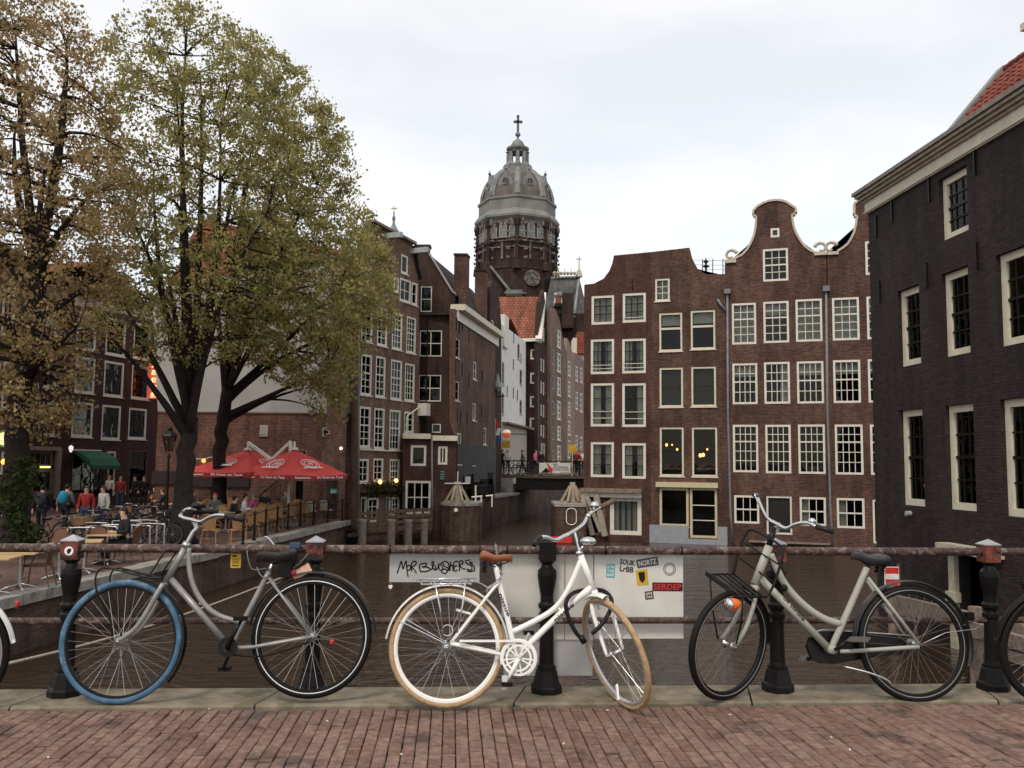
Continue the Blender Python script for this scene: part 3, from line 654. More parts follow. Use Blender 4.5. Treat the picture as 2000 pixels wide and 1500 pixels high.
ma.pb(PA, a_, PA.hit(1345, 1030)[0], z_, y_, .003, .06); ma.pb(PA, PA.hit(1345, 1030)[0], b_, z_, PA.hit(1370, 1053)[1], .003, .062); ma.pb(PA, PA.hit(1402, 1030)[0], b_, PA.hit(1370, 1053)[1], y_, .003, .06)
ma.build('plinth', M('grey_painted_plinth', (.27, .28, .30), .8, var=.1), r2)
lampm = M('warm_bulb', (1, .45, .12), .5, emit=4)
for (u, v, r_) in ((1296, 868, .06), (1307, 868, .035), (1317, 877, .05), (1363, 889, .075), (1369, 888, .075), (1377, 877, .04), (1343, 967, .06)):
    a, z = PA.hit(u, v); p = PA.pt(a, z, -.9); t = thing('pendant_lamp', 'small glowing warm lamp inside the second facing house, '+{1296: 'upper left in the left window', 1307: 'upper right in the left window', 1317: 'lower one in the left window', 1363: 'big left one of the pair', 1369: 'big right one of the pair', 1377: 'small one in the right window', 1343: 'in the shop window below'}[u], 'lamp', p, 'lamps behind the windows of the second house')
    MB().ball(p, r_, 6, (1, 1, 1.3)).build('bulb', lampm, t, True); MB().tube([p+Z*r_, p+Z*.6], .008, 4).build('cord', black_p, t)
shelf = M('bar_shelf', (.3, .14, .07), .6)
for u0, u1 in ((1293, 1331), (1356, 1396)):
    a0, z0, a1, z1 = PA.rect(u0, 914, u1, 917); t = thing('bar_counter', 'lit wooden counter with bottles behind the %s tall window of the second house' % ('left' if u0 < 1300 else 'right'), 'counter', PA.pt(a0, z0, -.8), 'counters behind the windows')
    MB().pb(PA, a0, a1, z0, z1, -1.0, -.6).build('top', shelf, t); mm = MB()
    for k in range(9): x = a0+(a1-a0)*(k+.5)/9; mm.tube([PA.pt(x, z1, -.8), PA.pt(x, z1+random.uniform(.12, .3), -.8)], .03, 6)
    mm.build('bottle', M('amber_bottles', (.16, .06, .03), .2), t)
bw_ = dict(fw_=.095, inset=.0, sill=False, bar=.032)
r3w = [(1505, 445.5, 1522.5, 463.5, dict(cols=1, rows=1, curt='W', **bw_)), (1490, 485.5, 1539.5, 549, dict(cols=3, rows=4, rail_at=(.5, 2, 2), curt='B', **bw_)),
       (1429.5, 592, 1477, 672.5), (1491, 588.5, 1541, 669.5), (1554, 584, 1606, 667),
       (1430.5, 709.5, 1479.5, 789.5), (1492.5, 707, 1543, 788.5), (1556.5, 705.5, 1609, 788),
       (1431.5, 829.5, 1481, 922.5), (1495, 829.5, 1545, 924.5), (1559, 829, 1612, 925.5),
       (1434, 967.5, 1483, 1022.5), (1562, 971, 1613.5, 1027)]
def cfg(i, w, row):
    k = dict(bw_)
    if row == 'A': k.update(cols=3, rows=5, rail_at=(.62, 3, 2), curt='W' if i in (0, 2) else 'BT')
    if row == 'B': k.update(cols=4, rows=4, rail_at=(.55, 2, 2), curt='T' if i != 1 else 'R')
    if row == 'C': k.update(cols=4, rows=5, rail_at=(.66, 3, 2))
    if row == 'D': k.update(cols=3, rows=2, rail_at=(.5, 1, 1), curt=None if i == 0 else 'L')
    return (*w[:4], k)
r3w = r3w[:2]+[cfg(i, w, r) for w, i, r in zip(r3w[2:], (0, 1, 2, 0, 1, 2, 0, 1, 2, 0, 1), 'AAABBBCCCDD')]
NECK = [(1416, 515), (1437, 506), (1451, 499), (1461, 488), (1469, 474), (1475, 459), (1478, 442), (1479, 422), (1473, 418), (1473, 412.5), (1480, 405), (1489, 399.5), (1498, 395.5), (1507, 393.5), (1517, 392.7), (1526, 393.5), (1535, 396.5), (1542, 401), (1552.5, 408), (1552, 415), (1545, 418), (1546, 430), (1549, 446), (1555, 460), (1563, 473), (1571, 483), (1580, 490), (1591, 495), (1614, 497)]
r3, o3_ = house('canal_house', 'tall brown canal house with a cream trimmed bell gable and small paned windows', PA, [(1420, 1072)]+NECK+[(1616, 1074)], brick_red, r3w, zbase=-3.4,
    top=PA.hit(1430, 515)[1], ridge=PA.hit(1515, 430)[1], extra_holes=[(1497, 969, 1547, 1044)])
window(PA, r3, PA.rect(1497, 969, 1547, 1044), 1, 1, white_p, fw_=.08, sill=False, inset=.02, glazed=False, name='door')
pxbox(PA, r3, 'door_leaf', 1500, 972, 1545, 1043, -.14, -.10, M('dark_door', (.02, .018, .018), .5))
R4N = [(1616, 497), (1637, 492), (1647, 486), (1657, 478), (1664, 467), (1670, 455), (1674, 439), (1676, 422), (1670.5, 418), (1670.5, 399), (1689, 383), (1740, 378), (1760, 430)]
r4w = [(1690, 470, 1735, 536, dict(cols=3, rows=4, rail_at=(.5, 2, 2), curt='B', **bw_))]
for w, i, r in zip([(1625.5, 581, 1678.5, 664.5), (1693, 578, 1745, 662), (1627.5, 703, 1681, 787), (1695.5, 701, 1748, 786), (1631, 829, 1686, 927), (1700, 829, 1752, 928), (1634.5, 973, 1689, 1032)], (0, 1, 2, 0, 1, 0, 1), 'AABBCCD'): r4w.append(cfg(i, w, r))
r4, o4 = house('canal_house', 'brick canal house with a cream trimmed gable, half hidden by the black house', PA, [(1616, 1074)]+R4N+[(1762, 1080)], brick_red, r4w, zbase=-3.4,
    top=PA.hit(1630, 497)[1], ridge=PA.hit(1690, 430)[1], extra_holes=[(1705, 976, 1755, 1062)])
window(PA, r4, PA.rect(1705, 976, 1755, 1062), 1, 1, white_p, fw_=.08, sill=False, inset=.02, name='door')
trim = M('gable_trim_cream', (.50, .43, .35), .75, var=.12)
for rt_, pts in ((r3, NECK), (r4, R4N[1:])):
    m = MB(); q = [PA.hit(u, v) for u, v in pts]
    for i in range(len(q)-1):
        a, b = q[i], q[i+1]; m.bar(PA.pt(a[0], a[1]+.03, -.1), PA.pt(b[0], b[1]+.03, -.1), .44, .12, (-PA.n.x, -PA.n.y, 0)) if False else None
        d = V((b[0]-a[0], b[1]-a[1])); n2 = V((-d.y, d.x)).normalized()*.10
        m.add([PA.pt(a[0], a[1], .06), PA.pt(b[0], b[1], .06), PA.pt(b[0]+n2.x, b[1]+n2.y, .06), PA.pt(a[0]+n2.x, a[1]+n2.y, .06), PA.pt(a[0], a[1], -.34), PA.pt(b[0], b[1], -.34), PA.pt(b[0]+n2.x, b[1]+n2.y, -.34), PA.pt(a[0]+n2.x, a[1]+n2.y, -.34)],
              [(0, 1, 2, 3), (7, 6, 5, 4), (3, 2, 6, 7), (1, 0, 4, 5), (0, 3, 7, 4), (2, 1, 5, 6)])
    m.build('gable_trim', trim, rt_)
def scroll(u, v, rot, root):
    a, z = PA.hit(u, v); m = MB(); pts = []; rr = []
    for i in range(26):
        t = i/25; ang = rot+t*5.2*(1 if rot < 2 else -1); r_ = .30*(1-.72*t); pts.append(PA.pt(a+r_*math.cos(ang), z+r_*math.sin(ang), .02)); rr.append(.085*(1-.4*t))
    m.tube(pts, rr, 7); m.build('scroll_ornament', trim, root, True)
scroll(1427, 499, .3, r3); scroll(1604, 485, 2.9, r3); scroll(1622, 484, .3, r4)
pxbox(PA, r3, 'scroll_base', 1416, 507, 1438, 514, -.3, .12, trim); pxbox(PA, r3, 'scroll_base', 1590, 492.5, 1615.5, 499, -.3, .12, trim); pxbox(PA, r4, 'scroll_base', 1616.5, 492, 1638, 498, -.3, .12, trim)
pipe(PA, r3, [(1421, 575), (1422, 800), (1427, 1000), (1432, 1064)], .055, steel_p); pipe(PA, r4, [(1613.5, 570), (1616, 800), (1622, 1000), (1627, 1068)], .055, steel_p)
pxbox(PA, r3, 'hopper_head', 1415.5, 566, 1427.5, 575, .02, .25, steel_p); pxbox(PA, r4, 'hopper_head', 1607.5, 560, 1620.5, 570, .02, .25, steel_p)
pipe(PA, r2, [(1402, 585), (1408, 596), (1419, 608)], .06, steel_p); pxbox(PA, r3, 'service_ledge', 1463, 1058, 1622, 1061, .0, .3, grey_wood)
# roof terrace rail between the gables
tr_ = thing('roof_terrace_fence', 'thin wire fence of a roof terrace between the second and third gables', 'fence', atY(1385, 530, 48)); m = MB()
for u in (1352, 1372, 1392, 1412): m.tube([atY(u, 537, 48), atY(u, 506, 48)], .03, 5)
for v in (508, 517, 526): m.tube([atY(1350, v, 48), atY(1418, v+1, 48)], .012, 5)
m.build('rails', steel_p, tr_)
vt = thing('rooftop_vent', 'dark ornamental vent post on the roof between two gables', 'vent', atY(1379, 532, 48.5)); m = MB(); b_ = atY(1379, 535, 48.5)
m.lathe(b_, [(.06, 0), (.06, .35), (.22, .4), (.16, .46), (.06, .5), (.07, .62), (.18, .68), (.05, .78), (.02, .9)], 8); m.build('post', black_p, vt)
# --- black house at the right
cX = atY(1708, 905, 22.3).x; PB = Pl((cX, 22.3), (.0686, -1))
bs = dict(cols=3, rows=4, rail_at=(.5, 2, 2), fr=cream, sash=black_p, fw_=.15, inset=.10, bar=.03, sill=False)
wb = []
for (u0, v0, u1, v1), cu in [((1834, 335, 1890, 462), 'N'), ((1754, 561, 1797, 714), 'N'), ((1840, 526, 1893, 694), 'LR'), ((1947, 485, 2018, 672), 'N'), ((1758, 799, 1804, 988), 'N'), ((1848, 789, 1904, 997), 'N'), ((1956, 776, 2028, 1011), 'LR')]:
    wb.append((u0, v0, u1, v1, dict(curt=cu, **bs)))
zc = PB.hit(1702, 415)[1]; a_end = PB.hit(2260, 900)[0]; za = .0
rootb = thing('corner_house', 'black painted brick house with cream framed windows and heavy cornice at the right', 'house', PB.pt(0, -3.4))
holes = [PB.rect(*w[:4]) for w in wb]
holes.append((PB.hit(1872, 1100)[0], -2.6, PB.hit(1932, 1100)[0], PB.hit(1900, 1082)[1]))
wallmesh(PB, [(0, -3.4), (0, zc), (a_end, zc), (a_end, -3.4)], holes, rev=.25).build('wall', brick_black, rootb)
for w, h in zip(wb, holes): window(PB, rootb, h, **w[4])
m = MB(); p = lambda a, z, d: PB.pt(a, z, -d)
m.add([p(0, -3.4, .3), p(0, zc+.5, .3), p(0, zc+.5, 9), p(0, -3.4, 9)], [(0, 1, 2, 3)]); m.add([p(a_end, -3.4, .3), p(a_end, zc+.5, .3), p(a_end, zc+.5, 9), p(a_end, -3.4, 9)], [(3, 2, 1, 0)]); m.build('side_walls', brick_black, rootb)
MB().add([p(.1, -3.4, 1.6), p(a_end, -3.4, 1.6), p(a_end, zc, 1.6), p(.1, zc, 1.6)], [(0, 1, 2, 3)]).build('dark_backing', gloom, rootb)  # added dark sheet closing the view through the windows, interior shade in its colour
m = MB(); m.pb(PB, -.06, a_end, zc, zc+.30, -.3, .06); m.pb(PB, -.08, a_end, zc+.03, zc+.07, -.3, .09); m.build('frieze', cream, rootb)
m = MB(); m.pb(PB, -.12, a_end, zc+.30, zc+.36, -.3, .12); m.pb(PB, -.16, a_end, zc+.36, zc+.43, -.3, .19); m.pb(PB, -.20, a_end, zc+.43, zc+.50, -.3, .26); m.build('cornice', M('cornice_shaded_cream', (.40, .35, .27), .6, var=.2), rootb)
m = MB(); m.pb(PB, -.24, a_end, zc+.50, zc+.59, -.3, .32); m.build('gutter', M('grey_gutter', (.20, .18, .165), .6, var=.25), rootb)
# anchors
am_ = [(1713, 443), (1744, 412), (1817, 370), (1906, 315), (1720, 570), (1812, 537), (1910, 500)]
for u, v in am_:
    a, z = PB.hit(u, v); MB().pb(PB, a-.02, a+.02, z-.28, z+.28, 0, .05).build('wall_anchor', black_p, rootb)
a, z = PB.hit(1779, 1003); MB().tube([PB.pt(a, z, 0), PB.pt(a, z, .12)], .06, 10).build('vent_pipe', M('vent_grey', (.3, .3, .3), .5), rootb)
# roof with real pantiles
av = PB.hit(1818, 290)[0]; zr0 = zc+.56; sl = math.radians(50)
upv = V((-PB.n.x*math.cos(sl), -PB.n.y*math.cos(sl), math.sin(sl))); a3 = V((PB.a.x, PB.a.y, 0)); nrm = a3.cross(upv).normalized()
if nrm.z < 0: nrm = -nrm
o0 = PB.pt(av, zr0, -.12); LR = 2.5; wr = a_end-av
MB().obox(o0-nrm*.12, a3*wr, upv*LR, nrm*.08).build('roof', M('roof_board', (.12, .05, .035), .9), rootb)
tile = MB(); tw, th = .22, .26
seg = 6; vs = []
for j, (yy, lift) in enumerate(((0, .035), (th*1.1, .005))):
    for i in range(seg+1):
        t = i/seg; vs.append(a3*(tw*t)+upv*yy+nrm*(lift+.03*math.sin(t*2*math.pi)))
n0 = len(vs); vs += [v-nrm*.018 for v in vs]
fs = [(i, i+1, seg+2+i, seg+1+i) for i in range(seg)]+[(i, n0+i, n0+i+1, i+1) for i in range(seg)]+[(0, seg+1, n0+seg+1, n0), (seg, n0+seg, n0+2*seg+1, 2*seg+1)]
tms = [MB().add(vs, fs).mesh('roof_tile', M('roof_tile_%d' % k, c, .7, var=.3, scale=14, c2=(.05, .03, .025), patch=.62, pscale=5), True) for k, c in enumerate([(.23, .055, .038), (.18, .045, .032), (.26, .07, .045)])]
nt_ = 0
for j in range(int(LR/th)):
    for i in range(int(min(wr, 6.2)/tw)):
        if nt_ < 298: put('roof_tile', random.choice(tms), o0+a3*(i*tw+.12)+upv*(j*th)+nrm*.0, rootb, rot=(0, 0, random.uniform(-.01, .01))); nt_ += 1
m = MB(); m.obox(o0+a3*-.14-nrm*.1, a3*.26, upv*(LR+.05), nrm*.2); m.obox(o0+a3*-.4-nrm*.14, a3*.24, upv*(LR+.02), nrm*.12); m.build('roof_verge', lead, rootb)
m = MB()
for i in range(int(min(wr, 6.5)/.3)): m.tube([o0+upv*(LR+.02)+a3*(i*.3), o0+upv*(LR+.02)+a3*(i*.3+.32)], [.10, .085], 8)
m.build('ridge_tiles', tms[1].materials[0], rootb, kind='stuff')
ad_ = PB.hit(1982, 140)[0]; dw = MB(); oz = zr0+.35
dw.pb(PB, ad_, ad_+.16, oz, oz+1.0, -1.6, -.35); dw.pb(PB, ad_+1.1, ad_+1.26, oz, oz+1.0, -1.6, -.35); dw.pb(PB, ad_+.16, ad_+1.1, oz+.86, oz+1.0, -1.6, -.36); dw.pb(PB, ad_-.12, ad_+1.38, oz+1.0, oz+1.14, -1.7, -.22); dw.pb(PB, ad_+.16, ad_+1.1, oz, oz+.12, -1.6, -.36)
dm = dw.build('dormer', cream, rootb); put('pane', MB().obox((0, 0, 0), a3*.94, V((PB.n.x, PB.n.y, 0))*-.01, Z*.74).mesh('pane', glass), PB.pt(ad_+.16, oz+.12, -.5), dm)
# cream water door frame, sign, fender beams
h = holes[-1]; m = MB(); m.pb(PB, h[0]-.22, h[0]+.0, -2.6, h[3], 0, .1); m.pb(PB, h[0]-.26, h[0]+.06, -1.35, -1.15, 0, .16); m.build('water_door_post', M('worn_cream_post', (.42, .38, .29), .8, var=.2, bump=.2), rootb)
m = MB(); m.pb(PB, h[2], h[2]+.14, -2.6, h[3], 0, .1); m.build('water_door_post', MATS['worn_cream_post'], rootb); MB().pb(PB, h[0]-.34, h[2]+.5, h[3], h[3]+.16, 0, .3).build('water_door_lintel', MATS['worn_cream_post'], rootb)
sg = thing('waterway_sign', 'red and white striped no entry waterway sign behind the black saddle at the right', 'sign', atY(1742, 1160, 19.5))
p = atY(1742, 1126, 19.5); w_ = .14; MB().box(p, (w_*2, .03, .38)).build('plate', rd, sg); MB().box(p+V((0, -.018, 0)), (w_*2+.002, .006, .115)).build('white_band', wh, sg)
m = MB()
m.box(p+V((0, .01, 0)), (w_*2+.03, .02, .41)); m.build('backing', wh, sg); MB().tube([p+V((.17, .05, .25)), p+V((.17, .05, -2.2))], .04, 8).build('post', dark_wood, sg)
fb = thing('fender', 'weathered wooden fender beams angled along the foot of the black house', 'fender', onZ(1760, 1230, WZ))
for (ua, va, Ya, ub, vb, Yb, w_) in ((1735, 1168, 20, 1900, 1208, 15.5, .2), (1735, 1186, 20, 2010, 1235, 13.5, .22), (1890, 1222, 15, 2040, 1270, 12.6, .2), (1900, 1255, 15, 2040, 1300, 12.6, .16)):
    MB().bar(atY(ua, va, Ya), atY(ub, vb, Yb), .14, w_).build('beam', grey_wood, fb)
for (u, Y) in ((1745, 19.6), (1905, 15.2), (2010, 13.4)):
    a = atY(u, 1200, Y); MB().tube([V((a.x, a.y, -3.2)), V((a.x, a.y, -.9-.0*u))], .11, 10).build('pile', grey_wood, fb)
# --- left side: long brown sash house receding from the quay
def Ldir(k): return V((k, 1)).normalized()
PL = plane_u(697, 41.2, (.446, 1)); ws = dict(fr=white_p, fw_=.10, inset=.01, sill=True, bar=.035)
lw = [(783.6, 498, 797, 535, dict(cols=1, rows=1, curt='W', **ws)), (781, 545, 802.8, 590, dict(cols=2, rows=2, curt='T', **ws)), (769.5, 542, 779.5, 571, dict(cols=1, rows=2, **ws)), (803.8, 552, 815.5, 596, dict(cols=1, rows=2, curt='N', **ws))]
for (u0, v0, u1, v1), c, rr in [((737, 601, 757, 676), 2, 6), ((706, 592, 728, 668), 2, 6), ((766, 611, 786, 683), 3, 6), ((794, 619, 812.5, 690), 3, 6), ((705, 692, 726.5, 772), 2, 5), ((733.6, 696, 753, 776), 2, 5), ((763.3, 703, 785, 781), 3, 5), ((790.8, 710, 810, 784), 3, 5),
        ((702, 794, 724, 874), 2, 5), ((730.6, 797, 751, 877), 2, 5), ((760.6, 800.5, 782, 880), 3, 5), ((789.5, 804, 808.5, 845), 2, 3), ((700.3, 896, 720.4, 943), 2, 3), ((729, 895, 749, 939), 2, 3), ((761, 896.5, 780.5, 948), 3, 4), ((718, 972, 739.5, 1020), 2, 3), ((765, 971, 780.5, 1009), 2, 3)]:
    lw.append((u0, v0, u1, v1, dict(cols=c, rows=rr, rail_at=(.55, rr-rr//2, rr//2) if rr > 3 else None, curt='T' if (u0*7+v0) % 3 < 1.3 else None, **ws)))
L1, oL = house('canal_house', 'tall warm brown house with many white sash windows at the left quay end', PL,
    [(697, 1066), (697, 505), (709, 480), (716, 450), (723, 434), (806, 478), (809, 500), (812, 520), (818.5, 546), (821, 1045)], brick_l, lw, zbase=-3.2, depth=5.5, top=PL.hit(818, 546)[1], ridge=PL.hit(770, 520)[1],
    extra_holes=[(705, 971, 716.5, 1026), (754.5, 970, 763, 1014)])
for h in ((705, 971, 716.5, 1026), (754.5, 970, 763, 1014)):
    window(PL, L1, PL.rect(*h), 1, 1, white_p, fw_=.06, sill=False, inset=.02, glazed=False, name='door'); r_ = PL.rect(*h); MB().pb(PL, r_[0]+.06, r_[2]-.06, r_[1], r_[3]-.06, -.16, -.1).build('door_leaf', M('dark_door', (.02, .018, .018), .5), L1)
for (u, v) in ((750, 462), (803, 491)):
    a, z = PL.hit(u, v); MB().bar(PL.pt(a, z, 0), PL.pt(a, z, 1.0), .24, .26).build('hoist_beam', M('hoist_grey', (.36, .38, .38), .7), L1)
m = MB(); q = [PL.hit(u, v) for u, v in ((723, 434), (806, 478))]; m.bar(PL.pt(q[0][0], q[0][1]+.06, 0), PL.pt(q[1][0], q[1][1]+.06, 0), .5, .12); m.build('gable_coping', grey_wood, L1)
m = MB(); q = [PL.hit(u, v) for u, v in ((806, 480), (809, 500), (812, 520), (818.5, 546))]
for i in range(3): m.bar(PL.pt(q[i][0], q[i][1], 0), PL.pt(q[i+1][0], q[i+1][1], 0), .4, .09)
m.build('neck_trim', dark_tile, L1)
pipe(PL, L1, [(698.5, 560), (697.5, 700), (697, 830), (696.5, 1010)], .05, steel_p)
pipe(PL, L1, [(820.5, 790), (812, 798), (792, 812), (791, 830), (790, 880), (762, 881), (699, 878)], .035, white_p)
pxbox(PL, L1, 'vent_box', 816, 788, 824, 812, 0, .5, white_p)
# flower box with ivy + lamps
def leaves(name, pts, size, mat, parent=None, kind=None, flat=.0, rnd=None, label=None):
    n = len(pts); P3 = np.array(pts, dtype=np.float64); th = rng.uniform(0, 2*np.pi, n); ph = np.arccos(rng.uniform(-1, 1, n)*(1-flat))
    nx_ = np.stack([np.cos(th)*np.sin(ph), np.sin(th)*np.sin(ph), np.cos(ph)], 1); t = rng.normal(size=(n, 3)); t -= nx_*(t*nx_).sum(1)[:, None]; t /= np.linalg.norm(t, axis=1)[:, None]; b = np.cross(nx_, t)
    s = size*rng.uniform(.4, 1.75, n)[:, None]
    vs = np.stack([P3-t*s*.5, P3+b*s*.36+nx_*s*.08, P3+t*s*.6, P3-b*s*.36+nx_*s*.08], 1).reshape(-1, 3)
    org = np.array(ORG[parent.name]) if parent else np.zeros(3); vs -= org
    me = bpy.data.meshes.new(name); me.vertices.add(4*n); me.vertices.foreach_set('co', vs.astype(np.float32).ravel())
    me.loops.add(4*n); me.polygons.add(n); me.loops.foreach_set('vertex_index', np.arange(4*n, dtype=np.int32)); me.polygons.foreach_set('loop_start', np.arange(0, 4*n, 4, dtype=np.int32))
    try: me.polygons.foreach_set('loop_total', np.full(n, 4, dtype=np.int32))
    except Exception: pass
    me.update(); at = me.attributes.new('rnd', 'FLOAT', 'FACE'); r = rnd if rnd is not None else rng.uniform(0, 1, n); at.data.foreach_set('value', np.clip(r, 0, 1).astype(np.float32))
    me.materials.append(mat); o = bpy.data.objects.new(name, me); C.objects.link(o)
    if parent: o.parent = parent
    ORG[o.name] = V(org)
    if kind: o['kind'] = kind
    return o
fbx = thing('planter_box', 'long window box of trailing green plants on the left sash house', 'planter', PL.pt(*PL.hit(745, 956), .2))
a0 = PL.hit(702, 955)[0]; a1 = PL.hit(786, 955)[0]; zz = PL.hit(745, 955)[1]; MB().pb(PL, a0, a1, zz-.12, zz+.05, .02, .3).build('box', dark_wood, fbx)
leaves('foliage', [tuple(PL.pt(random.uniform(a0, a1), zz+random.gauss(0.02, .17), random.uniform(.05, .5))) for _ in range(1500)], .085, leaf_i, fbx, 'stuff')
for (u, v, lab) in ((730, 941, 'left'), (761.5, 938.5, 'right')):
    a, z = PL.hit(u, v); p = PL.pt(a, z, .35); t = thing('wall_lamp', 'small warm glowing wall lamp above the window box, the %s one' % lab, 'lamp', p); MB().ball(p, .10, 6).build('bulb', lampm, t); MB().tube([p, PL.pt(a, z+.15, 0)], .02, 5).build('arm', black_p, t)
# grey party wall above the terrace
PD = plane_u(697, 41.4, (1, 0.0)); dout = [(298, 1030), (298, 592), (330, 560), (420, 540), (560, 520), (640, 500), (697, 486), (697, 1030)]
rootd = thing('terrace_building', 'long building with a grey plastered wall above old brick behind the red parasols', 'building', PD.pt(-10, -1.2))
outl = [PD.hit(u, v) for u, v in dout]; outl[0] = (outl[0][0], -1.3); outl[-1] = (outl[-1][0], -1.3)
dh = [(627, 879, 646, 911), (580, 877, 600, 893), (573, 936, 595, 985)]
zsp = PD.hit(500, 806)[1]
lo = [(outl[0][0], -1.3), (outl[0][0], zsp), (outl[-1][0], zsp), (outl[-1][0], -1.3)]; hi = [(outl[0][0], zsp)]+outl[1:-1]+[(outl[-1][0], zsp)]
wallmesh(PD, lo, [PD.rect(*h) for h in dh]).build('brick_wall', brick_d, rootd)
wallmesh(PD, hi, []).build('plaster_wall', grey_render, rootd)
MB().pb(PD, outl[0][0], outl[-1][0], zsp-.05, zsp+.02, 0, .05).build('wall_ledge', dark_wood, rootd)
window(PD, rootd, PD.rect(*dh[0]), 1, 1, grey_wood, fw_=.08, sill=False); window(PD, rootd, PD.rect(*dh[1]), 2, 1, grey_wood, fw_=.08, sill=False, curt='B'); window(PD, rootd, PD.rect(*dh[2]), 1, 2, dark_wood, black_p, fw_=.08, sill=False, name='door')
m = MB(); p = lambda a, z, d: PD.pt(a, z, -d); A0, A1 = outl[0][0], outl[-1][0]; zt_ = outl[-2][1]
m.add([p(A0, -1.3, .3), p(A0, outl[1][1], .3), p(A0, outl[1][1], 9), p(A0, -1.3, 9)], [(0, 1, 2, 3)]); m.build('side_walls', brick_d, rootd)
zr1 = PD.hit(300, 412)[1]
m = MB(); m.add([p(A0-.2, PD.hit(298, 600)[1], .1), p(A1, PD.hit(697, 520)[1], .1), p(A1-.3, zr1-.9, 5.5), p(A0-.4, zr1+1.2, 5.5)], [(0, 1, 2, 3)]); m.add([p(A0-.4, zr1+1.2, 5.5), p(A1-.3, zr1-.9, 5.5), p(A1, 5, 11), p(A0, 5, 11)], [(0, 1, 2, 3)]); m.build('roof', red_tile, rootd)
MB().add([p(A0, -1.3, 1.6), p(A1, -1.3, 1.6), p(A1, 4, 1.6), p(A0, 4, 1.6)], [(0, 1, 2, 3)]).build('dark_backing', gloom, rootd)  # added dark plane behind the openings, coloured as unlit interior
for (u0, v0, u1, v1, mt) in ((508, 830, 524, 853, stone_w), (630, 835, 649, 853, stone_w)):
    pxbox(PD, rootd, 'wall_plaque', u0, v0, u1, v1, 0, .06, mt)
a, z = PD.hit(640, 844); gm = M('gold_leaf', (.55, .38, .12), .4, .6); pd_ = MB().lathe(PD.pt(a, z, .061), [(.18, 0), (.18, .02)], 20, axis=(0, -1, 0)).build('plaque_disc', black_p, rootd)
MB().ring(PD.pt(a, z, .085), (0, -1, 0), .10, [(-.03, 0), (.03, 0), (.03, .01), (-.03, .01)], a0=-2.2, a1=2.2, seg=20).build('gold_crescent', gm, pd_)
pxbox(PD, rootd, 'sign_band', 372, 932, 488, 951, 0, .12, M('sign_band_dark', (.03, .02, .02), .6)); pxbox(PD, rootd, 'sign_band', 298, 920, 352, 945, 0, .12, M('sign_band_dark', (.03, .02, .02), .6))
sc = thing('security_lamp', 'small white lamp on an arm on the brick wall right of the parasols', 'lamp', PD.pt(*PD.hit(663, 880), .3)); a, z = PD.hit(669, 876); MB().tube([PD.pt(a-.35, z-.12, .02), PD.pt(a, z, .35)], .02, 5).build('arm', white_p, sc); MB().ball(PD.pt(a, z, .38), .07, 6).build('bulb', M('lamp_white', (1, .95, .85), .4, emit=1.5), sc)
# outside stair with iron railing
st = thing('iron_stair', 'dark iron outside stair with a barred railing against the brick wall behind the parasols', 'stair', PD.pt(*PD.hit(530, 990), .8)); fl = MB(); br = MB(); stp = MB()
pa = PD.hit(497, 985); pb_ = PD.hit(558, 932)
for i in range(15):
    t = i/14; a = pa[0]+(pb_[0]-pa[0])*t; z = pa[1]+(pb_[1]-pa[1])*t; br.tube([PD.pt(a, z-.9, .9), PD.pt(a, z, .9)], .012, 5); stp.pb(PD, a, a+.12, z-.93, z-.88, .1, .95)
br.tube([PD.pt(pa[0], pa[1], .9), PD.pt(pb_[0], pb_[1], .9), PD.pt(pb_[0]+1, pb_[1], .9)], .025, 6); br.build('railing', black_p, st); stp.build('tread', black_p, st)
# iron gate at the right of the terrace
ig = thing('iron_gate', 'dark barred iron gate with a green emergency exit sign beside the sash house', 'gate', PD.pt(*PD.hit(660, 1000), .3)); m = MB()
for i in range(13): a = PD.hit(640+i*3.6, 950)[0]; m.tube([PD.pt(a, -1.2, .3), PD.pt(a, PD.hit(660, 938)[1], .3)], .015, 5)
for v in (940, 985): m.tube([PD.pt(PD.hit(640, v)[0], PD.hit(660, v)[1], .3), PD.pt(PD.hit(684, v)[0], PD.hit(660, v)[1], .3)], .025, 5)
m.build('bars', black_p, ig); r_ = PD.rect(648, 954, 662, 964); ex = MB().pb(PD, *[r_[0], r_[2], r_[1], r_[3]], .33, .36).build('exit_sign', M('exit_green', (.03, .22, .13), .5), ig)
text('EXIT', PD.pt(r_[0]+.04, r_[1]+.05, .365), (1, 0, 0), (0, 0, 1), .24, .12, wh, ex)
# --- purple brown house far left with shopfront and green awning
PE = plane_u(60, 45, (.23, 1)); es = dict(fr=white_p, fw_=.13, inset=.02, sill=True, bar=.03, sash=black_p)
ew = []
for row in ([(75, 785, 109, 851), (140.5, 785, 182, 854), (198.5, 791, 236, 859), (251, 797, 286.5, 858)], [(76, 685, 112, 758), (147, 697, 186, 768), (203, 706, 242, 775), (257, 714, 292, 780)], [(150, 610, 189, 684), (207, 622, 246, 695), (261, 632, 294, 702), (78, 595, 112, 672)]):
    for i, w in enumerate(row): ew.append((*w, dict(cols=1 if i < 3 else 3, rows=2 if i < 3 else 4, curt='T' if i == 3 else None, **es)))
ew += [(209, 881, 227, 904, dict(cols=1, rows=1, **es))]
rE, oE = house('shop_house', 'purple brown brick house with a green awning and white framed windows behind the left trees', PE, [(48, 1000), (48, 560), (200, 588), (309, 612), (309, 985)], brick_e, ew, zbase=-1.25, depth=8, top=PE.hit(297, 610)[1], ridge=PE.hit(297, 540)[1], roofmat=red_tile,
    extra_holes=[(58, 881, 104, 912), (62, 916, 104, 965), (140, 885, 200, 975), (210, 906, 225, 968), (252, 878, 288, 975)])
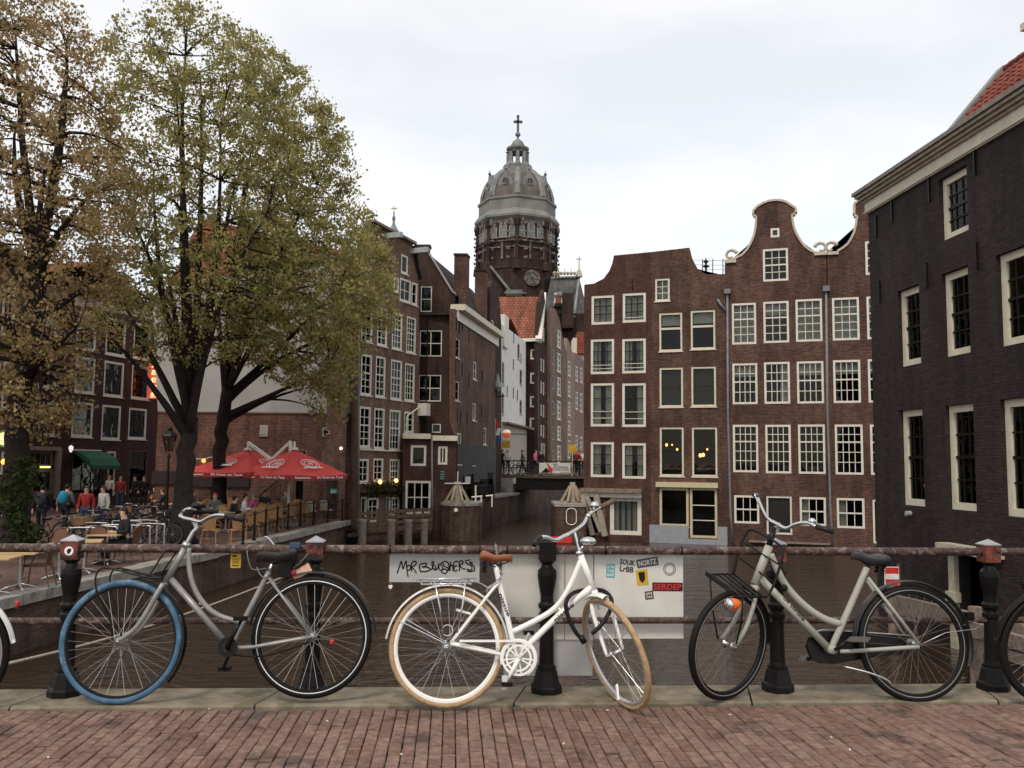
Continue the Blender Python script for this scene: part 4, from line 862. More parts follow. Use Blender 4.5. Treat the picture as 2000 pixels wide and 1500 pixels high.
window(PE, rE, PE.rect(58, 881, 104, 912), 4, 1, grey_wood, fw_=.12, sill=False, curt=None); window(PE, rE, PE.rect(62, 916, 104, 965), 1, 1, grey_wood, fw_=.16, sill=True)
window(PE, rE, PE.rect(140, 885, 200, 975), 3, 1, dark_wood, black_p, fw_=.1, sill=False, name='shop_window'); window(PE, rE, PE.rect(210, 906, 225, 968), 1, 2, white_p, black_p, fw_=.1, sill=False, name='door'); window(PE, rE, PE.rect(252, 878, 288, 975), 1, 2, dark_wood, black_p, fw_=.1, sill=False, name='door')
pxbox(PE, rE, 'shop_pilaster', 105, 876, 114, 975, 0, .15, M('taupe_stone', (.26, .21, .19), .8)); pxbox(PE, rE, 'shop_fascia', 50, 872, 112, 880, 0, .22, MATS['taupe_stone'])
pxbox(PE, rE, 'neon_strip', 63, 910.5, 92, 914, .16, .2, M('neon_yellow', (.85, .95, .25), .5, emit=1.2))
q = [PE.hit(u, v) for u, v in ((48, 560), (200, 588), (297, 610))]
MB().add([PE.pt(q[0][0], q[0][1], .25), PE.pt(q[2][0], q[2][1], .25), PE.pt(q[2][0], q[2][1]-.45, .02), PE.pt(q[0][0], q[0][1]-.45, .02), PE.pt(q[0][0], q[0][1], -.2), PE.pt(q[2][0], q[2][1], -.2)], [(0, 3, 2, 1), (0, 1, 5, 4)]).build('cornice', white_p, rE)
aw = thing('awning', 'dark green fabric awning over the shop door of the purple brown house', 'awning', PE.pt(*PE.hit(170, 890), .6)); gf = M('green_canvas', (.018, .075, .05), .85)
A = PE.hit(140, 880); B = PE.hit(197, 886); zt2 = A[1]; pp = PE.pt
prof = [(0.0, 0), (.35, -.1), (.75, -.38), (.95, -.78), (.97, -.98)]
vs = []
for a in (A[0], B[0]):
    for d, z in prof: vs.append(pp(a, zt2+z, d*1.35))
n5 = len(prof); aw1 = MB().add(vs, [(i, i+1, n5+i+1, n5+i) for i in range(n5-1)]+[tuple(range(n5))[::-1], tuple(n5+i for i in range(n5))]).build('canopy', gf, aw)
MB().tube([pp(A[0], zt2+.03, .02), pp(B[0], zt2+.03, .02)], .04, 6).build('header_bar', white_p, aw)
m = MB(); m.tube([pp(A[0]+.2, zt2-2.0, .05), pp(A[0]+.5, zt2-.98, 1.25)], .018, 5); m.tube([pp(B[0]-.5, zt2-2.0, .05), pp(B[0]-.2, zt2-.98, 1.25)], .018, 5); m.build('strut', steel_p, aw)
rs = thing('vertical_sign', 'tall red and yellow illuminated hanging sign half hidden by leaves', 'sign', PE.pt(*PE.hit(284, 725), .8))
bx_ = PE.hit(288, 720)[0]; zA, zB = PE.hit(284, 779)[1], PE.hit(284, 676)[1]
MB().pb(PE, bx_-.18, bx_-.02, zA, zB, .2, 1.25).build('box', M('sign_red_lit', (.80, .12, .07), .5, emit=.35), rs)
k_ = M('sign_yellow_lit', (1, .75, .35), .5, emit=.8); m = MB()
for i in range(7):
    zz_ = zA+(zB-zA)*(i+.5)/7; m.pb(PE, bx_-.20, bx_-.181, zz_-.13, zz_+.13, .5, .56); m.pb(PE, bx_-.20, bx_-.181, zz_-.03, zz_+.03, .42, .9); m.pb(PE, bx_-.20, bx_-.181, zz_-.15, zz_-.10, .4, .95); m.pb(PE, bx_-.20, bx_-.181, zz_+.08, zz_+.13, .45, .85)
m.build('characters', k_, rs); 
wl = thing('lantern', 'bright white lantern on the corner pilaster of the shop beside the green awning', 'lamp', PE.pt(*PE.hit(121, 875), .5)); p = PE.pt(*PE.hit(121, 875), .55)
MB().lathe(p, [(.05, -.22), (.12, -.05), (.13, .06), (.05, .14)], 6).build('glass', M('lantern_white', (1, .95, .88), .4, emit=.6), wl); MB().lathe(p+Z*.2, [(.2, 0), (.05, .12), (.03, .35)], 6).build('cap', black_p, wl)
# far left house
PF = plane_u(-150, 36, (.46, 1)); fw2 = [(-30, 700, 0, 800, {}), (4, 706, 30, 800, {}), (2, 880, 28, 924, {}), (-40, 870, -10, 924, {}), (-30, 560, 0, 650, {}), (4, 566, 30, 656, {})]
rF, oF = house('brick_house', 'reddish brick house with white windows at the left edge behind the ivy clad trunk', PF, [(-260, 1080), (-260, 430), (47, 500), (47, 1000)], brick_red, [(*w[:4], dict(cols=2, rows=4, fr=white_p, fw_=.12, sill=True, inset=.02)) for w in fw2], zbase=-1.25, depth=6, top=PF.hit(47, 500)[1], ridge=PF.hit(0, 440)[1], roofmat=red_tile)
rsn = thing('round_beer_sign', 'round green and yellow illuminated bar sign at the left edge', 'sign', atY(12, 858, 31)); c_ = atY(10, 857, 31)
MB().lathe(c_, [(.29, 0), (.29, .1)], 28, axis=(0, -1, 0)).build('disc', M('sign_green', (.06, .22, .07), .4, emit=.15), rsn)
MB().lathe(c_+V((0, -.101, 0)), [(.22, 0), (.22, .01)], 28, axis=(0, -1, 0)).build('centre', M('sign_pale_yellow', (.85, .72, .35), .4, emit=.35), rsn)
MB().box(c_+V((0, -.12, 0)), (.5, .015, .11)).build('band', M('sign_cream', (.9, .82, .55), .5, emit=.3), rsn)
MB().tube([c_+V((0, 0, -.28)), c_+V((0, 0, -.45)), c_+V((-1, .3, -.45))], .02, 5).build('bracket', black_p, rsn)
ol = thing('street_lantern', 'small glowing orange lantern on a post at the left edge', 'lamp', atY(8, 930, 31)); c_ = atY(8, 902, 31); MB().ball(c_, .10, 6).build('glow', M('orange_glow', (1, .3, .05), .5, emit=3), ol); MB().tube([c_, V((c_.x, c_.y, QZ))], .035, 6).build('post', black_p, ol)
# --- low annex at the water, dark side house, canal side house
PN = plane_u(787, 44.2, (1, .10)); as_ = dict(fr=white_p, fw_=.11, inset=.0, sill=False, bar=.05)
rN, oN = house('annex', 'low brown brick annex with a cream cornice between the sash house and the canal wall', PN, [(787, 1010), (787, 852), (892, 860), (892, 1010)], brick_r1, [(802, 869.5, 832.5, 910, dict(cols=1, rows=1, **as_)), (855.5, 871.5, 874, 907.5, dict(cols=2, rows=1, **as_)), (791.5, 939, 841.5, 1004, dict(cols=3, rows=2, **as_))], zbase=-3.2, depth=3.2, top=PN.hit(800, 853)[1], ridge=PN.hit(800, 848)[1], cat='building')
pxbox(PN, rN, 'cornice', 787, 847, 841, 857, -.2, .25, cream); pxbox(PN, rN, 'cornice', 845, 851, 893, 861, -.2, .25, cream)
pipe(PN, rN, [(843.5, 850), (844, 950), (845, 1040)], .05, steel_p)
cb = thing('chalkboard', 'dark menu chalkboard hanging on the annex wall', 'sign', PN.pt(*PN.hit(865, 928), .1)); r_ = PN.rect(858.5, 918, 871, 938); MB().pb(PN, r_[0], r_[2], r_[1], r_[3], .01, .04).build('board', M('chalk_black', (.03, .035, .035), .8), cb)
for k in range(4): text(['Open', 'Lunch', 'Diner', 'Bar'][k], PN.pt(r_[0]+.05, r_[3]-.12-.11*k, .045), (PN.a.x, PN.a.y, 0), (0, 0, 1), .2, .06, M('chalk_teal', (.25, .5, .45), .8), cb)
PH = plane_u(812, 47.0, (1, -.02)); hs = dict(fr=white_p, fw_=.05, inset=.02, sill=False, bar=.04)
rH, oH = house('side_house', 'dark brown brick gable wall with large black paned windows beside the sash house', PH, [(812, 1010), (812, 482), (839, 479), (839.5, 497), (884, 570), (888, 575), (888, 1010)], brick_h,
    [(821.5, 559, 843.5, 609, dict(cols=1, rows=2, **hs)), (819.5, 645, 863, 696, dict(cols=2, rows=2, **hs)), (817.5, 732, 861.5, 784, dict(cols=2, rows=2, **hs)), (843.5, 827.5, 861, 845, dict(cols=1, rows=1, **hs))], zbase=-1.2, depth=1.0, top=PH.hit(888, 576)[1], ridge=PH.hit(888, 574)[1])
m = MB(); q = [PH.hit(u, v) for u, v in ((839, 497), (884, 571), (890, 575))]
for i in range(2): m.bar(PH.pt(q[i][0], q[i][1]+.04, -.1), PH.pt(q[i+1][0], q[i+1][1]+.04, -.1), .42, .1)
m.build('gable_coping', stone_w, rH)
pxbox(PH, rH, 'chimney_cap', 809, 478, 841, 483, -.5, .08, brick_h)
PI = plane_u(888.5, 47.05, (.19, 1)); is_ = dict(fr=white_p, fw_=.08, inset=.03, sill=True, bar=.03)
iw = [(890.7, 661, 898.5, 700), (924, 706, 931.3, 742), (889.8, 744, 897.5, 783), (923, 787, 930, 822), (888.9, 845, 901.5, 907), (944.5, 835, 950.5, 869), (922, 885, 927.7, 909)]
rI, oI = house('canal_house', 'brown brick house wall with narrow windows and a grey painted base along the side canal', PI, [(888.5, 1000), (888.5, 603), (967, 655), (967, 960)], brick_i, [(*w, dict(cols=1, rows=2, **is_)) for w in iw], zbase=-1.2, depth=4, sides='R', top=PI.hit(888.5, 603)[1]-.3, ridge=PI.hit(888.5, 590)[1], inner=True)
q0 = PI.hit(888.5, 596); q1 = PI.hit(967, 645); zcn = q0[1]
m = MB(); m.pb(PI, -.1, oI[-1][0]+.1, zcn-.75, zcn-.2, .0, .10); m.build('frieze', white_p, rI); MB().pb(PI, -.15, oI[-1][0]+.15, zcn-.2, zcn+.12, -.4, .45).build('cornice', cream, rI)
MB().pb(PI, .0, oI[-1][0], -1.2, PI.hit(915, 869)[1], .003, .03).build('painted_base', dark_render, rI)
wI = oI[-1][0]
m = MB(); b0 = PI.pt(0, zcn, .1); b1_ = PI.pt(wI, zcn, .1); t0 = atY(839, 497, 48.2); t1 = V((t0.x+(b1_.x-b0.x), t0.y+(b1_.y-b0.y), t0.z)); m.add([b0, b1_, t1, t0], [(0, 1, 2, 3)]); m.add([t0, t1, t1+V((-6, 0, -4)), t0+V((-6, 0, -4))], [(0, 1, 2, 3)]); m.build('roof', dark_tile, rI)
for (u0, v0, u1, v1, Y, sg) in ((885.5, 495, 911.5, 606, 49.5, 1), (926, 526, 948, 640, 54.5, 1)):
    a = atY(u0, v1, Y); b = atY(u1, v0, Y); w_ = b.x-a.x; o = MB().obox((a.x, Y, a.z), (w_, 0, 0), (w_*.19, w_, 0), (0, 0, b.z-a.z)).build('chimney', brick_red, rI); MB().obox((a.x-.04, Y-.05, b.z-.12), (w_+.08, 0, 0), (w_*.19, w_+.1, 0), (0, 0, .12)).build('chimney_cap', brick_h, o)
for u, v in ((891, 633), (897, 640), (903, 636), (916, 656), (941, 664), (890, 720), (903, 722), (916, 742), (942, 735), (893, 812), (900, 816), (941, 803), (912, 816)):
    a, z = PI.hit(u, v); MB().pb(PI, a-.03, a+.03, z-.35, z+.35, 0, .05).build('wall_anchor', black_p, rI)
# narrow brown house, white house, tall gable house, warehouses along the side canal
PJ = plane_u(957, 56.5, (.24, 1)); jw = [(959.3, 625, 964.8, 651), (959, 682, 964.8, 732), (958.3, 756, 964.3, 806)]
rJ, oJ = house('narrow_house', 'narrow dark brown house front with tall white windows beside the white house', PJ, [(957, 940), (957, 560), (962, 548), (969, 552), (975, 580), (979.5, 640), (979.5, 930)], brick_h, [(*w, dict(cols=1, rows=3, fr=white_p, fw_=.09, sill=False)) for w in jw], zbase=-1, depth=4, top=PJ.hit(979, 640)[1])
m = MB(); c_ = PJ.pt(*PJ.hit(961, 776), .3); m.tube([c_+Z*.5, c_, c_+V((.5, -.2, .1))], .05, 6); m.build('floodlight_arm', black_p, rJ)
PK = plane_u(979.3, 61, (.19, 1)); ks_ = dict(fr=M('dull_cream', (.40, .36, .3), .7), fw_=.1, inset=.02, sill=True)
kw = [(981.3, 654, 986.3, 681), (1010.6, 671, 1015.3, 702), (980.5, 707, 985, 752), (1015, 722, 1020, 752), (979.8, 767, 984.3, 810), (1015, 781, 1019.6, 810), (1013, 864, 1018.5, 897)]
rK, oK = house('white_house', 'white painted house wall with small windows along the side canal', PK, [(979.3, 930), (979.3, 632), (1027, 668), (1027, 925)], white_render, [(*w, dict(cols=1, rows=2, **ks_)) for w in kw], zbase=-1, depth=4, top=PK.hit(1027, 668)[1]-.2, ridge=PK.hit(1027, 640)[1], roofmat=red_tile)
r_ = (0, -1, oK[-1][0], PK.hit(1000, 832)[1]); MB().pb(PK, r_[0], r_[2], r_[1], r_[3], .003, .06).build('lower_wall', M('greyish_cream', (.42, .39, .33), .8), rK); MB().pb(PK, 0, r_[2], r_[3], r_[3]+.12, 0, .5).build('shop_canopy', grey_wood, rK)
m = MB(); m.pb(PK, 0.1, 1.6, PK.hit(985, 650)[1]-1, PK.hit(982, 604)[1]-.3, -1.5, .1); m.build('dormer', white_p, rK)
for u, v in ((992, 660), (1003, 660), (1002, 712), (1017, 700), (990, 765), (1002, 768), (1010, 772)):
    a, z = PK.hit(u, v); MB().pb(PK, a-.03, a+.03, z-.4, z+.4, 0, .05).build('wall_anchor', black_p, rK)
PM = plane_u(1027, 70.8, (1, -.03)); PM2 = plane_u(1050, 70.6, (.24, 1))
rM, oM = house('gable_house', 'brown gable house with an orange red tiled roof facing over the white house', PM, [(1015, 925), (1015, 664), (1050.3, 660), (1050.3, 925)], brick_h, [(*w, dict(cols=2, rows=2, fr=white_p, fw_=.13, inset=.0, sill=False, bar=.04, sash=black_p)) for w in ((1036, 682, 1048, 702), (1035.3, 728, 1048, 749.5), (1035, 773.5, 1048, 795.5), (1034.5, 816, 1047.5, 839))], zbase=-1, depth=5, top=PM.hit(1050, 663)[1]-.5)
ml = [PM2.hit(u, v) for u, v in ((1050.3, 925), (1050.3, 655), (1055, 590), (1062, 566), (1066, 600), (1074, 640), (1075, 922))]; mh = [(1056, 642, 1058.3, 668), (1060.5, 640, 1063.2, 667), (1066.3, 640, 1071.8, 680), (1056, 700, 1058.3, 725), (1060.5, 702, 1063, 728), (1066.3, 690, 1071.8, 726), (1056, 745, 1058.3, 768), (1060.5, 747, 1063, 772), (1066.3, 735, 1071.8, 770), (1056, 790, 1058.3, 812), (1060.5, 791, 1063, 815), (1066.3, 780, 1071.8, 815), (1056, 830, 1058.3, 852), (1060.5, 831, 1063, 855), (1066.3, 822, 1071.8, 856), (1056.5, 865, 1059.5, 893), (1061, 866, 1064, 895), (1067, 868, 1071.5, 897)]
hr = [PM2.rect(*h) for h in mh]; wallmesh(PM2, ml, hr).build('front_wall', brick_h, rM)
for h in hr: window(PM2, rM, h, 1, 1, white_p, fw_=.12, sill=False, inset=.01)
MB().pb(PM2, 0, ml[-1][0], -1, 9, -1.3, -1.2).build('dark_backing', gloom, rM)  # added slab behind the front windows, indoor darkness put into its colour
pipe(PM, rM, [(1044, 665), (1050, 675), (1051, 900)], .07, steel_p)
e0_ = atY(971, 664, 70.5); e1_ = atY(1052, 661, 70.3); t0 = atY(971, 580, 74.2); t1 = atY(1057.5, 579, 74.2); m = MB().add([e0_, e1_, t1, t0], [(0, 1, 2, 3)]); m.add([t0, t1, t1+V((1, 5, -5)), t0+V((0, 5, -5))], [(0, 1, 2, 3)]); m.build('roof', BR('orange_tiles', (.32, .125, .075), (.23, .085, .055), (.13, .05, .035), w=.3, h=.34, ms=.035, stain=.3, bump=.6), rM)
m = MB(); m.bar(e1_+V((.0, -.1, -.2)), t1+V((.15, -.1, .15)), .5, .45); m.build('roof_verge', white_p, rM); MB().bar(e0_+Z*-.1, e1_+Z*-.1, .3, .25).build('gutter', white_p, rM)
def ware(label, u0, Y0, k, outp, mat, strips, plain, cap=None, vt0=650, name='warehouse'):
    P = plane_u(u0, Y0, k); root = thing(name, label, 'house', P.pt(0, -1)); ol = [P.hit(u, v) for u, v in outp]; ol[0] = (ol[0][0], -1); ol[-1] = (ol[-1][0], -1); hs_ = []
    for (a, b, vs) in strips+plain: hs_ += [(P.rect(a, v0, b, v1), (a, b, vs) in strips) for v0, v1 in vs]
    wallmesh(P, ol, [h for h, _ in hs_]).build('wall', mat, root)
    for h, s_ in hs_: window(P, root, h, 2 if s_ else 1, 3 if s_ else 2, white_p if s_ else M('greyish_cream', (.42, .39, .33), .8), fw_=.14 if s_ else .1, sill=s_, inset=.02, bar=.1 if s_ else .05)
    body(P, root, ol, mat, 5, top=min(ol[1][1], ol[-2][1])-.3); return P, root
ware('pale pink brick warehouse with a tall white glazed strip, further along the side canal', 1075, 73.7, (.24, 1), [(1075, 925), (1075, 600), (1080, 600), (1085, 605), (1092, 620), (1099, 660), (1107.5, 690), (1107.5, 918)], brick_pink, [(1088.3, 1095.6, [(645, 680), (690, 727), (737, 773), (783, 820), (832, 860), (870, 905)])], [(1079, 1082.8, [(683, 712), (733, 760), (783, 810), (833, 860), (880, 900)])])
ware('second pale pink warehouse with a narrower white glazed strip behind the first', 1107.5, 82, (.24, 1), [(1107.5, 920), (1107.5, 660), (1113, 670), (1122, 705), (1122, 915)], M('pink_plaster', (.27, .195, .16), .9), [(1109.5, 1114.8, [(705, 735), (745, 775), (785, 812), (822, 850), (860, 895)])], [(1102.5, 1104, [])])
ware('pale stone fronted house with arched windows at the far end of the side canal', 1122, 87.5, (.26, 1), [(1122, 915), (1122, 688), (1141, 705), (1141, 912)], M('pale_brown_stone', (.24, .15, .13), .9), [(1124, 1129, [(715, 745), (765, 800), (850, 880)]), (1133, 1138, [(718, 748), (768, 805), (853, 885)])], [])
sr = thing('far_roof_house', 'small far house with white gable and red roof edge at the alley end', 'house', atY(1130, 690, 99)); MB().obox(atY(1119, 712, 99), (1.5, 0, 0), (0, 3, 0), (0, 0, 3)).build('wall', white_p, sr); MB().obox(atY(1128, 690, 98), (1.2, 0, 0), (0, 3, 0), (0, 0, 2.4)).build('roof', red_tile, sr)
# street level behind the small bridge
bq = MB(); bq.prism([(-3.4, 47.2, -.9), (-.3, 59.2, -.9), (16, 59.2, -.9), (20, 110, -.9), (6, 110, -.9)], (0, 0, -2.5)) if False else None
# side canal left bank wall
cw = MB(); A_ = V((-3.2, 45.4, 0)); B_ = V((.0, 59.6, 0)); d_ = (B_-A_); nn = V((d_.y, -d_.x, 0)).normalized(); cw.obox(A_+Z*-3.4+nn*.55, d_, -nn*.5, Z*2.75); cw.build('canal_side_wall', brick_quay)['kind'] = 'structure'
cs = MB(); cs.obox(A_+Z*-.65+nn*.62, d_, -nn*1.2, Z*.14); cs.build('canal_side_coping', stone_q)['kind'] = 'structure'
A2 = V((1.2, 59.6, -3.4)); w2 = MB().obox(A2+V((-.9, 0, 0)), V((6.5, 30, 0)), V((-.6, .1, 0)), Z*3.4); w2.build('far_canal_wall', brick_quay)['kind'] = 'structure'
w3 = MB().obox(V((4.3, 45.5, -3.4)), V((.8, 14, 0)), V((.6, -.02, 0)), Z*3.6).build('right_canal_wall', brick_quay); w3['kind'] = 'structure'
# street slab behind the bridge on the left bank
MB().prism([(-1.2, 59.5, .55), (1.2, 70.5, .55), (8, 100, .55), (-6, 100, .55), (-3, 59.5, .55)], (0, 0, -4)).build('alley_street', pave_q)['kind'] = 'structure'
# small bridge
sbz = .62; bt = thing('canal_bridge', 'small dark bridge over the side canal carrying people and parked bicycles', 'bridge', (1.8, 60, sbz))
MB().obox((-1.2, 59.4, sbz-.18), (10.5, 0, 0), (0, 5, 0), (0, 0, .18)).build('deck', M('bridge_deck_dark', (.10, .075, .06), .9), bt)
MB().obox((.35, 59.55, sbz-.95), (8.9, 0, 0), (0, 4.6, 0), (0, 0, .77)).build('girder', black_p, bt)
MB().obox((-1.2, 59.3, -3.4), (1.35, 0, 0), (0, 5, 0), (0, 0, 3.84)).build('abutment', stone_q, bt)
m = MB()
for i in range(12): m.tube([(-1.1+i*.62, 59.45, sbz), (-1.1+i*.62, 59.45, sbz+.95)], .025, 5)
m.build('rail_post', black_p, bt); MB().tube([(-1.2, 59.45, sbz+.95), (6.5, 59.45, sbz+.95)], .035, 6).build('top_rail', black_p, bt); MB().tube([(-1.2, 59.45, sbz+.5), (6.5, 59.45, sbz+.5)], .02, 6).build('middle_rail', black_p, bt)
PBN = Pl((0, 59.3), (1, 0)); r_ = PBN.rect(1053, 904, 1114, 924.5); bnn = thing('banner', 'white banner reading NO ALCOHOL with a red bottle hung on the small bridge', 'banner', PBN.pt(r_[0], r_[1]))
MB().pb(PBN, r_[0], r_[2], r_[1], r_[3], 0, .03).build('cloth', M('banner_white', (.62, .61, .58), .8, var=.04), bnn); wB, hB = r_[2]-r_[0], r_[3]-r_[1]; bp0 = lambda x, y: PBN.pt(r_[0]+wB*x, r_[1]+hB*y, .035)
for tx, x, y, w_, h_, mt in (('NO', .45, .73, .14, .21, ink), ('ALCOHOL', .45, .46, .48, .23, ink), ('IN PUBLIC SPACES', .45, .27, .50, .14, ink), ('AMSTERDAM', .68, .05, .28, .1, rd)): text(tx, bp0(x, y), (1, 0, 0), (0, 0, 1), wB*w_, hB*h_, mt, bnn)
MB().prism([bp0(*t) for t in ((.24, .92), (.28, .95), (.36, .62), (.44, .45), (.42, .08), (.36, .05), (.28, .2), (.30, .55))], V((0, -.01, 0))).build('bottle_print', rd, bnn); MB().prism([bp0(*t) for t in ((.03, .05), (.3, .05), (.34, .2), (.22, .55), (.1, .15))], V((0, -.006, 0))).build('hand_print', ink, bnn)
def pole_sign(name, label, cat, build, u, v, Y, zb=None):
    c_ = atY(u, v, Y); t = thing(name, label, cat, V((c_.x, c_.y, zb if zb is not None else c_.z))); build(t, c_); return t
def b_ball(t, c_):
    MB().ball(c_, .30, 10).build('globe', M('globe_red', (.75, .13, .06), .4, emit=.3), t, True); MB().lathe(c_, [(.305, .04), (.29, .12), (.2, .235), (.01, .308)], 16).build('globe_top', M('globe_cream', (.9, .8, .6), .4, emit=.3), t, True); MB().tube([c_+V((.3, .1, -.02)), c_+V((1.7, .5, 0))], .03, 5).build('bracket', black_p, t)
pole_sign('globe_sign', 'round red and cream glowing globe sign hanging at the white house corner', 'sign', b_ball, 989, 847, 60.2)
def b_sq(t, c_): MB().box(c_, (.55, .03, .5)).build('plate', yl, t); MB().tube([c_+V((0, .04, -.3)), V((c_.x, c_.y+.04, sbz))], .03, 5).build('pole', white_p, t)
pole_sign('yellow_sign', 'square yellow sign on a pole below the glowing globe', 'sign', b_sq, 988, 868, 60, sbz)
def b_di(t, c_):
    x = V((.40, 0, .12)); y = V((-.12, 0, .40)); MB().obox(c_-x*.6-y*.6, x*1.2, y*1.2, V((0, .03, 0))).build('plate', yl, t); MB().tube([c_+V((0, .05, -.25)), V((c_.x, c_.y+.05, sbz))], .03, 5).build('pole', white_p, t)
pole_sign('yellow_sign', 'tilted yellow diamond shaped sign at the right end of the small bridge', 'sign', b_di, 1118, 876, 59.8, sbz)
fl_ = thing('flag', 'small red white and blue flag hanging at the brown house corner', 'flag', atY(972, 840, 57)); c_ = atY(971, 850, 57)
for k, mt in enumerate((rd, wh, M('print_blue', (.04, .09, .3), .7))): MB().obox(c_+V((-.12+.02*k, 0, .45-.45*k)), (.25, 0, 0), (0, .03, 0), (.1, 0, .44)).build('stripe', mt, fl_)
MB().tube([c_+V((-.12, 0, 1.1)), c_+V((-.15, 0, -.8))], .02, 5).build('pole', white_p, fl_)
# street lamp bulb and scroll arm on the alley corner
la = thing('alley_lamp', 'old grey street lamp hanging from the narrow brown house', 'lamp', atY(971, 745, 57)); c_ = atY(971.5, 748, 57); MB().lathe(c_, [(.12, -.55), (.3, -.25), (.2, 0), (.12, .3), (.05, .6)], 10).build('shade', M('lamp_grey', (.3, .31, .31), .5), la)
# lock piers with wooden trestles
def pier(name, lab, u0, u1, vt, Y, zt, rad_=1.0, flat=False):
    a = atY(u0, vt, Y); b = atY(u1, vt, Y); w_ = b.x-a.x; t = thing(name, lab, 'pier', (a.x+w_/2, Y, zt)); pts = []
    x0, x1, y0_, y1_ = a.x, b.x, Y, Y+3.5
    r_ = rad_
    for i in range(7):
        an = math.pi+i/6*math.pi/2; pts.append((x0+r_+r_*math.cos(an), y0_+r_+r_*math.sin(an)))
    for i in range(7):
        an = 1.5*math.pi+i/6*math.pi/2; pts.append((x1-r_+r_*math.cos(an), y0_+r_+r_*math.sin(an)))
    pts += [(x1, y1_), (x0, y1_)]
    MB().prism([(x, y, zt-.14) for x, y in pts], (0, 0, -3)).build('pier_wall', brick_quay, t); MB().prism([((x-(x0+x1)/2)*1.03+(x0+x1)/2, (y-Y-1.5)*1.03+Y+1.5, zt) for x, y in pts], (0, 0, -.14)).build('pier_cap', stone_q, t); return t
zp1 = atY(900, 983, 43.2).z; zp2 = atY(1110, 984, 43).z
p1 = pier('lock_pier', 'rounded brick lock pier with a wooden trestle left of the side canal', 858, 938, 983, 43.2, zp1); p2 = pier('lock_pier', 'brick lock pier with an oval white outline right of the side canal', 1083, 1146, 985, 43, zp2, .15)
MB().lathe(atY(890.5, 996, 43.1), [(.1, 0), (.1, .03)], 8, axis=(0, -1, 0)).build('white_marker', wh, p1)
ov = []; c_ = atY(1116, 1009, 42.95)
for i in range(24):
    an = 2*math.pi*i/24; ov.append(c_+V((.24*math.cos(an), 0, .21*math.sin(an)+(.18 if math.sin(an) > 0 else -.18))))
MB().tube(ov, .022, 5, True).build('oval_outline', wh, p2); MB().box(atY(1096, 1054, 42.5), (1.0, .02, .30)).build('warning_plate', rd, p2)
for (uc, v, Y, lab) in ((893, 981, 44.3, 'pale wooden lock trestle on the left pier'), (1118, 982, 44.6, 'pale wooden lock trestle on the right pier beside the smooth brown house')):
    c_ = atY(uc, v, Y); t = thing('lock_trestle', lab, 'trestle', c_); k = Y/F
    t.scale = (.62, .62, .72); MB().box(c_+Z*.7, (.42, .42, 1.4)).build('centre_post', pale_wood, t); MB().box(c_+Z*.06, (2.1, .35, .14)).build('base_beam', pale_wood, t)
    for sx, sy in ((-1, -.2), (1, -.2), (-.45, -1), (.5, -1)): MB().bar(c_+V((.9*sx, .7*sy, .1)), c_+V((.22*sx, .1*sy, 1.15)), .16, .16).build('brace', pale_wood, t)
    if uc < 1000: MB().bar(c_+V((-1.0, -.25, 1.28)), c_+V((.9, -.25, 1.3)), .07, .07).build('cross_bar', white_p, t); MB().bar(c_+V((0, 0, 1.4)), c_+V((.02, 0, 2.1)), .06, .06).build('upright', white_p, t)
lf = thing('lock_railing', 'thin white lock railing on the left bank beside the pier', 'railing', atY(940, 1000, 46)); m = MB()
for (ua, va, ub, vb) in ((929, 948, 929, 985), (921, 971, 942, 969), (940, 969, 940, 992), (949, 969, 963, 967), (961, 967, 961, 990), (918, 985, 935, 985)): m.tube([atY(ua, va, 45.5), atY(ub, vb, 45.5)], .045, 5)
m.build('rails', white_p, lf)
mg = thing('lock_machinery', 'dark iron lock machinery standing on the left bank', 'machine', atY(945, 965, 48)); m = MB()
for (u, v, w_, h_) in ((912, 960, .35, 1.6), (920, 955, .3, 1.5), (936, 950, .9, .5), (950, 952, .7, .9), (958, 945, .3, 1.2), (942, 968, 1.3, .4)): m.box(atY(u, v, 48), (w_, .4, h_))
m.build('housing', black_p, mg)
for (u, v0, v1, w_) in ((906, 930, 985, .10), (923, 925, 975, .12), (931, 948, 985, .10), (954, 935, 975, .08), (963, 945, 990, .12)): a = atY(u, v1, 46.4); b = atY(u, v0, 46.4); MB().tube([a, b], w_/2, 6).build('post', black_p, mg)
MB().tube([atY(903, 955, 46.6), atY(966, 948, 46.6)], .05, 6).build('shaft', black_p, mg); MB().lathe(atY(947, 955, 47.6), [(.35, 0), (.35, .1)], 12, axis=(0, -1, 0)).build('wheel', black_p, mg); MB().box(atY(913.5, 938, 46.5), (.28, .05, .38)).build('plate', alu, mg)
# jetty
jt = thing('wooden_jetty', 'weathered wooden jetty with posts and board fence below the sash house', 'jetty', (-6, 41, WZ))
for (u, Y) in ((764.5, 39.2), (798, 40.2), (829, 41.2), (708, 38.6)):
    a = onZ(u, 1050, WZ); a = atY(u, 1020, Y); o = MB().tube([V((a.x, Y, -3)), V((a.x, Y, a.z+.05))], .165, 12).build('post', grey_wood, jt); MB().tube([V((a.x, Y, a.z+.04)), V((a.x, Y, a.z+.12))], .185, 12).build('post_cap', stone_q, o)
ja, jb = atY(700, 1030, 39.2), atY(842, 1012, 42.2); dj = (jb-ja)
for k, z in enumerate((-.78, -1.02, -1.26, -1.5)): MB().bar(V((ja.x, ja.y, z-.06)), V((jb.x, jb.y, z)), .05, .15).build('board', dark_wood, jt)
for k in range(9): t_ = k/8; c_ = ja+dj*t_; MB().bar(V((c_.x, c_.y+.05, -1.75)), V((c_.x, c_.y+.05, -.66)), .11, .11).build('fence_post', dark_wood, jt)
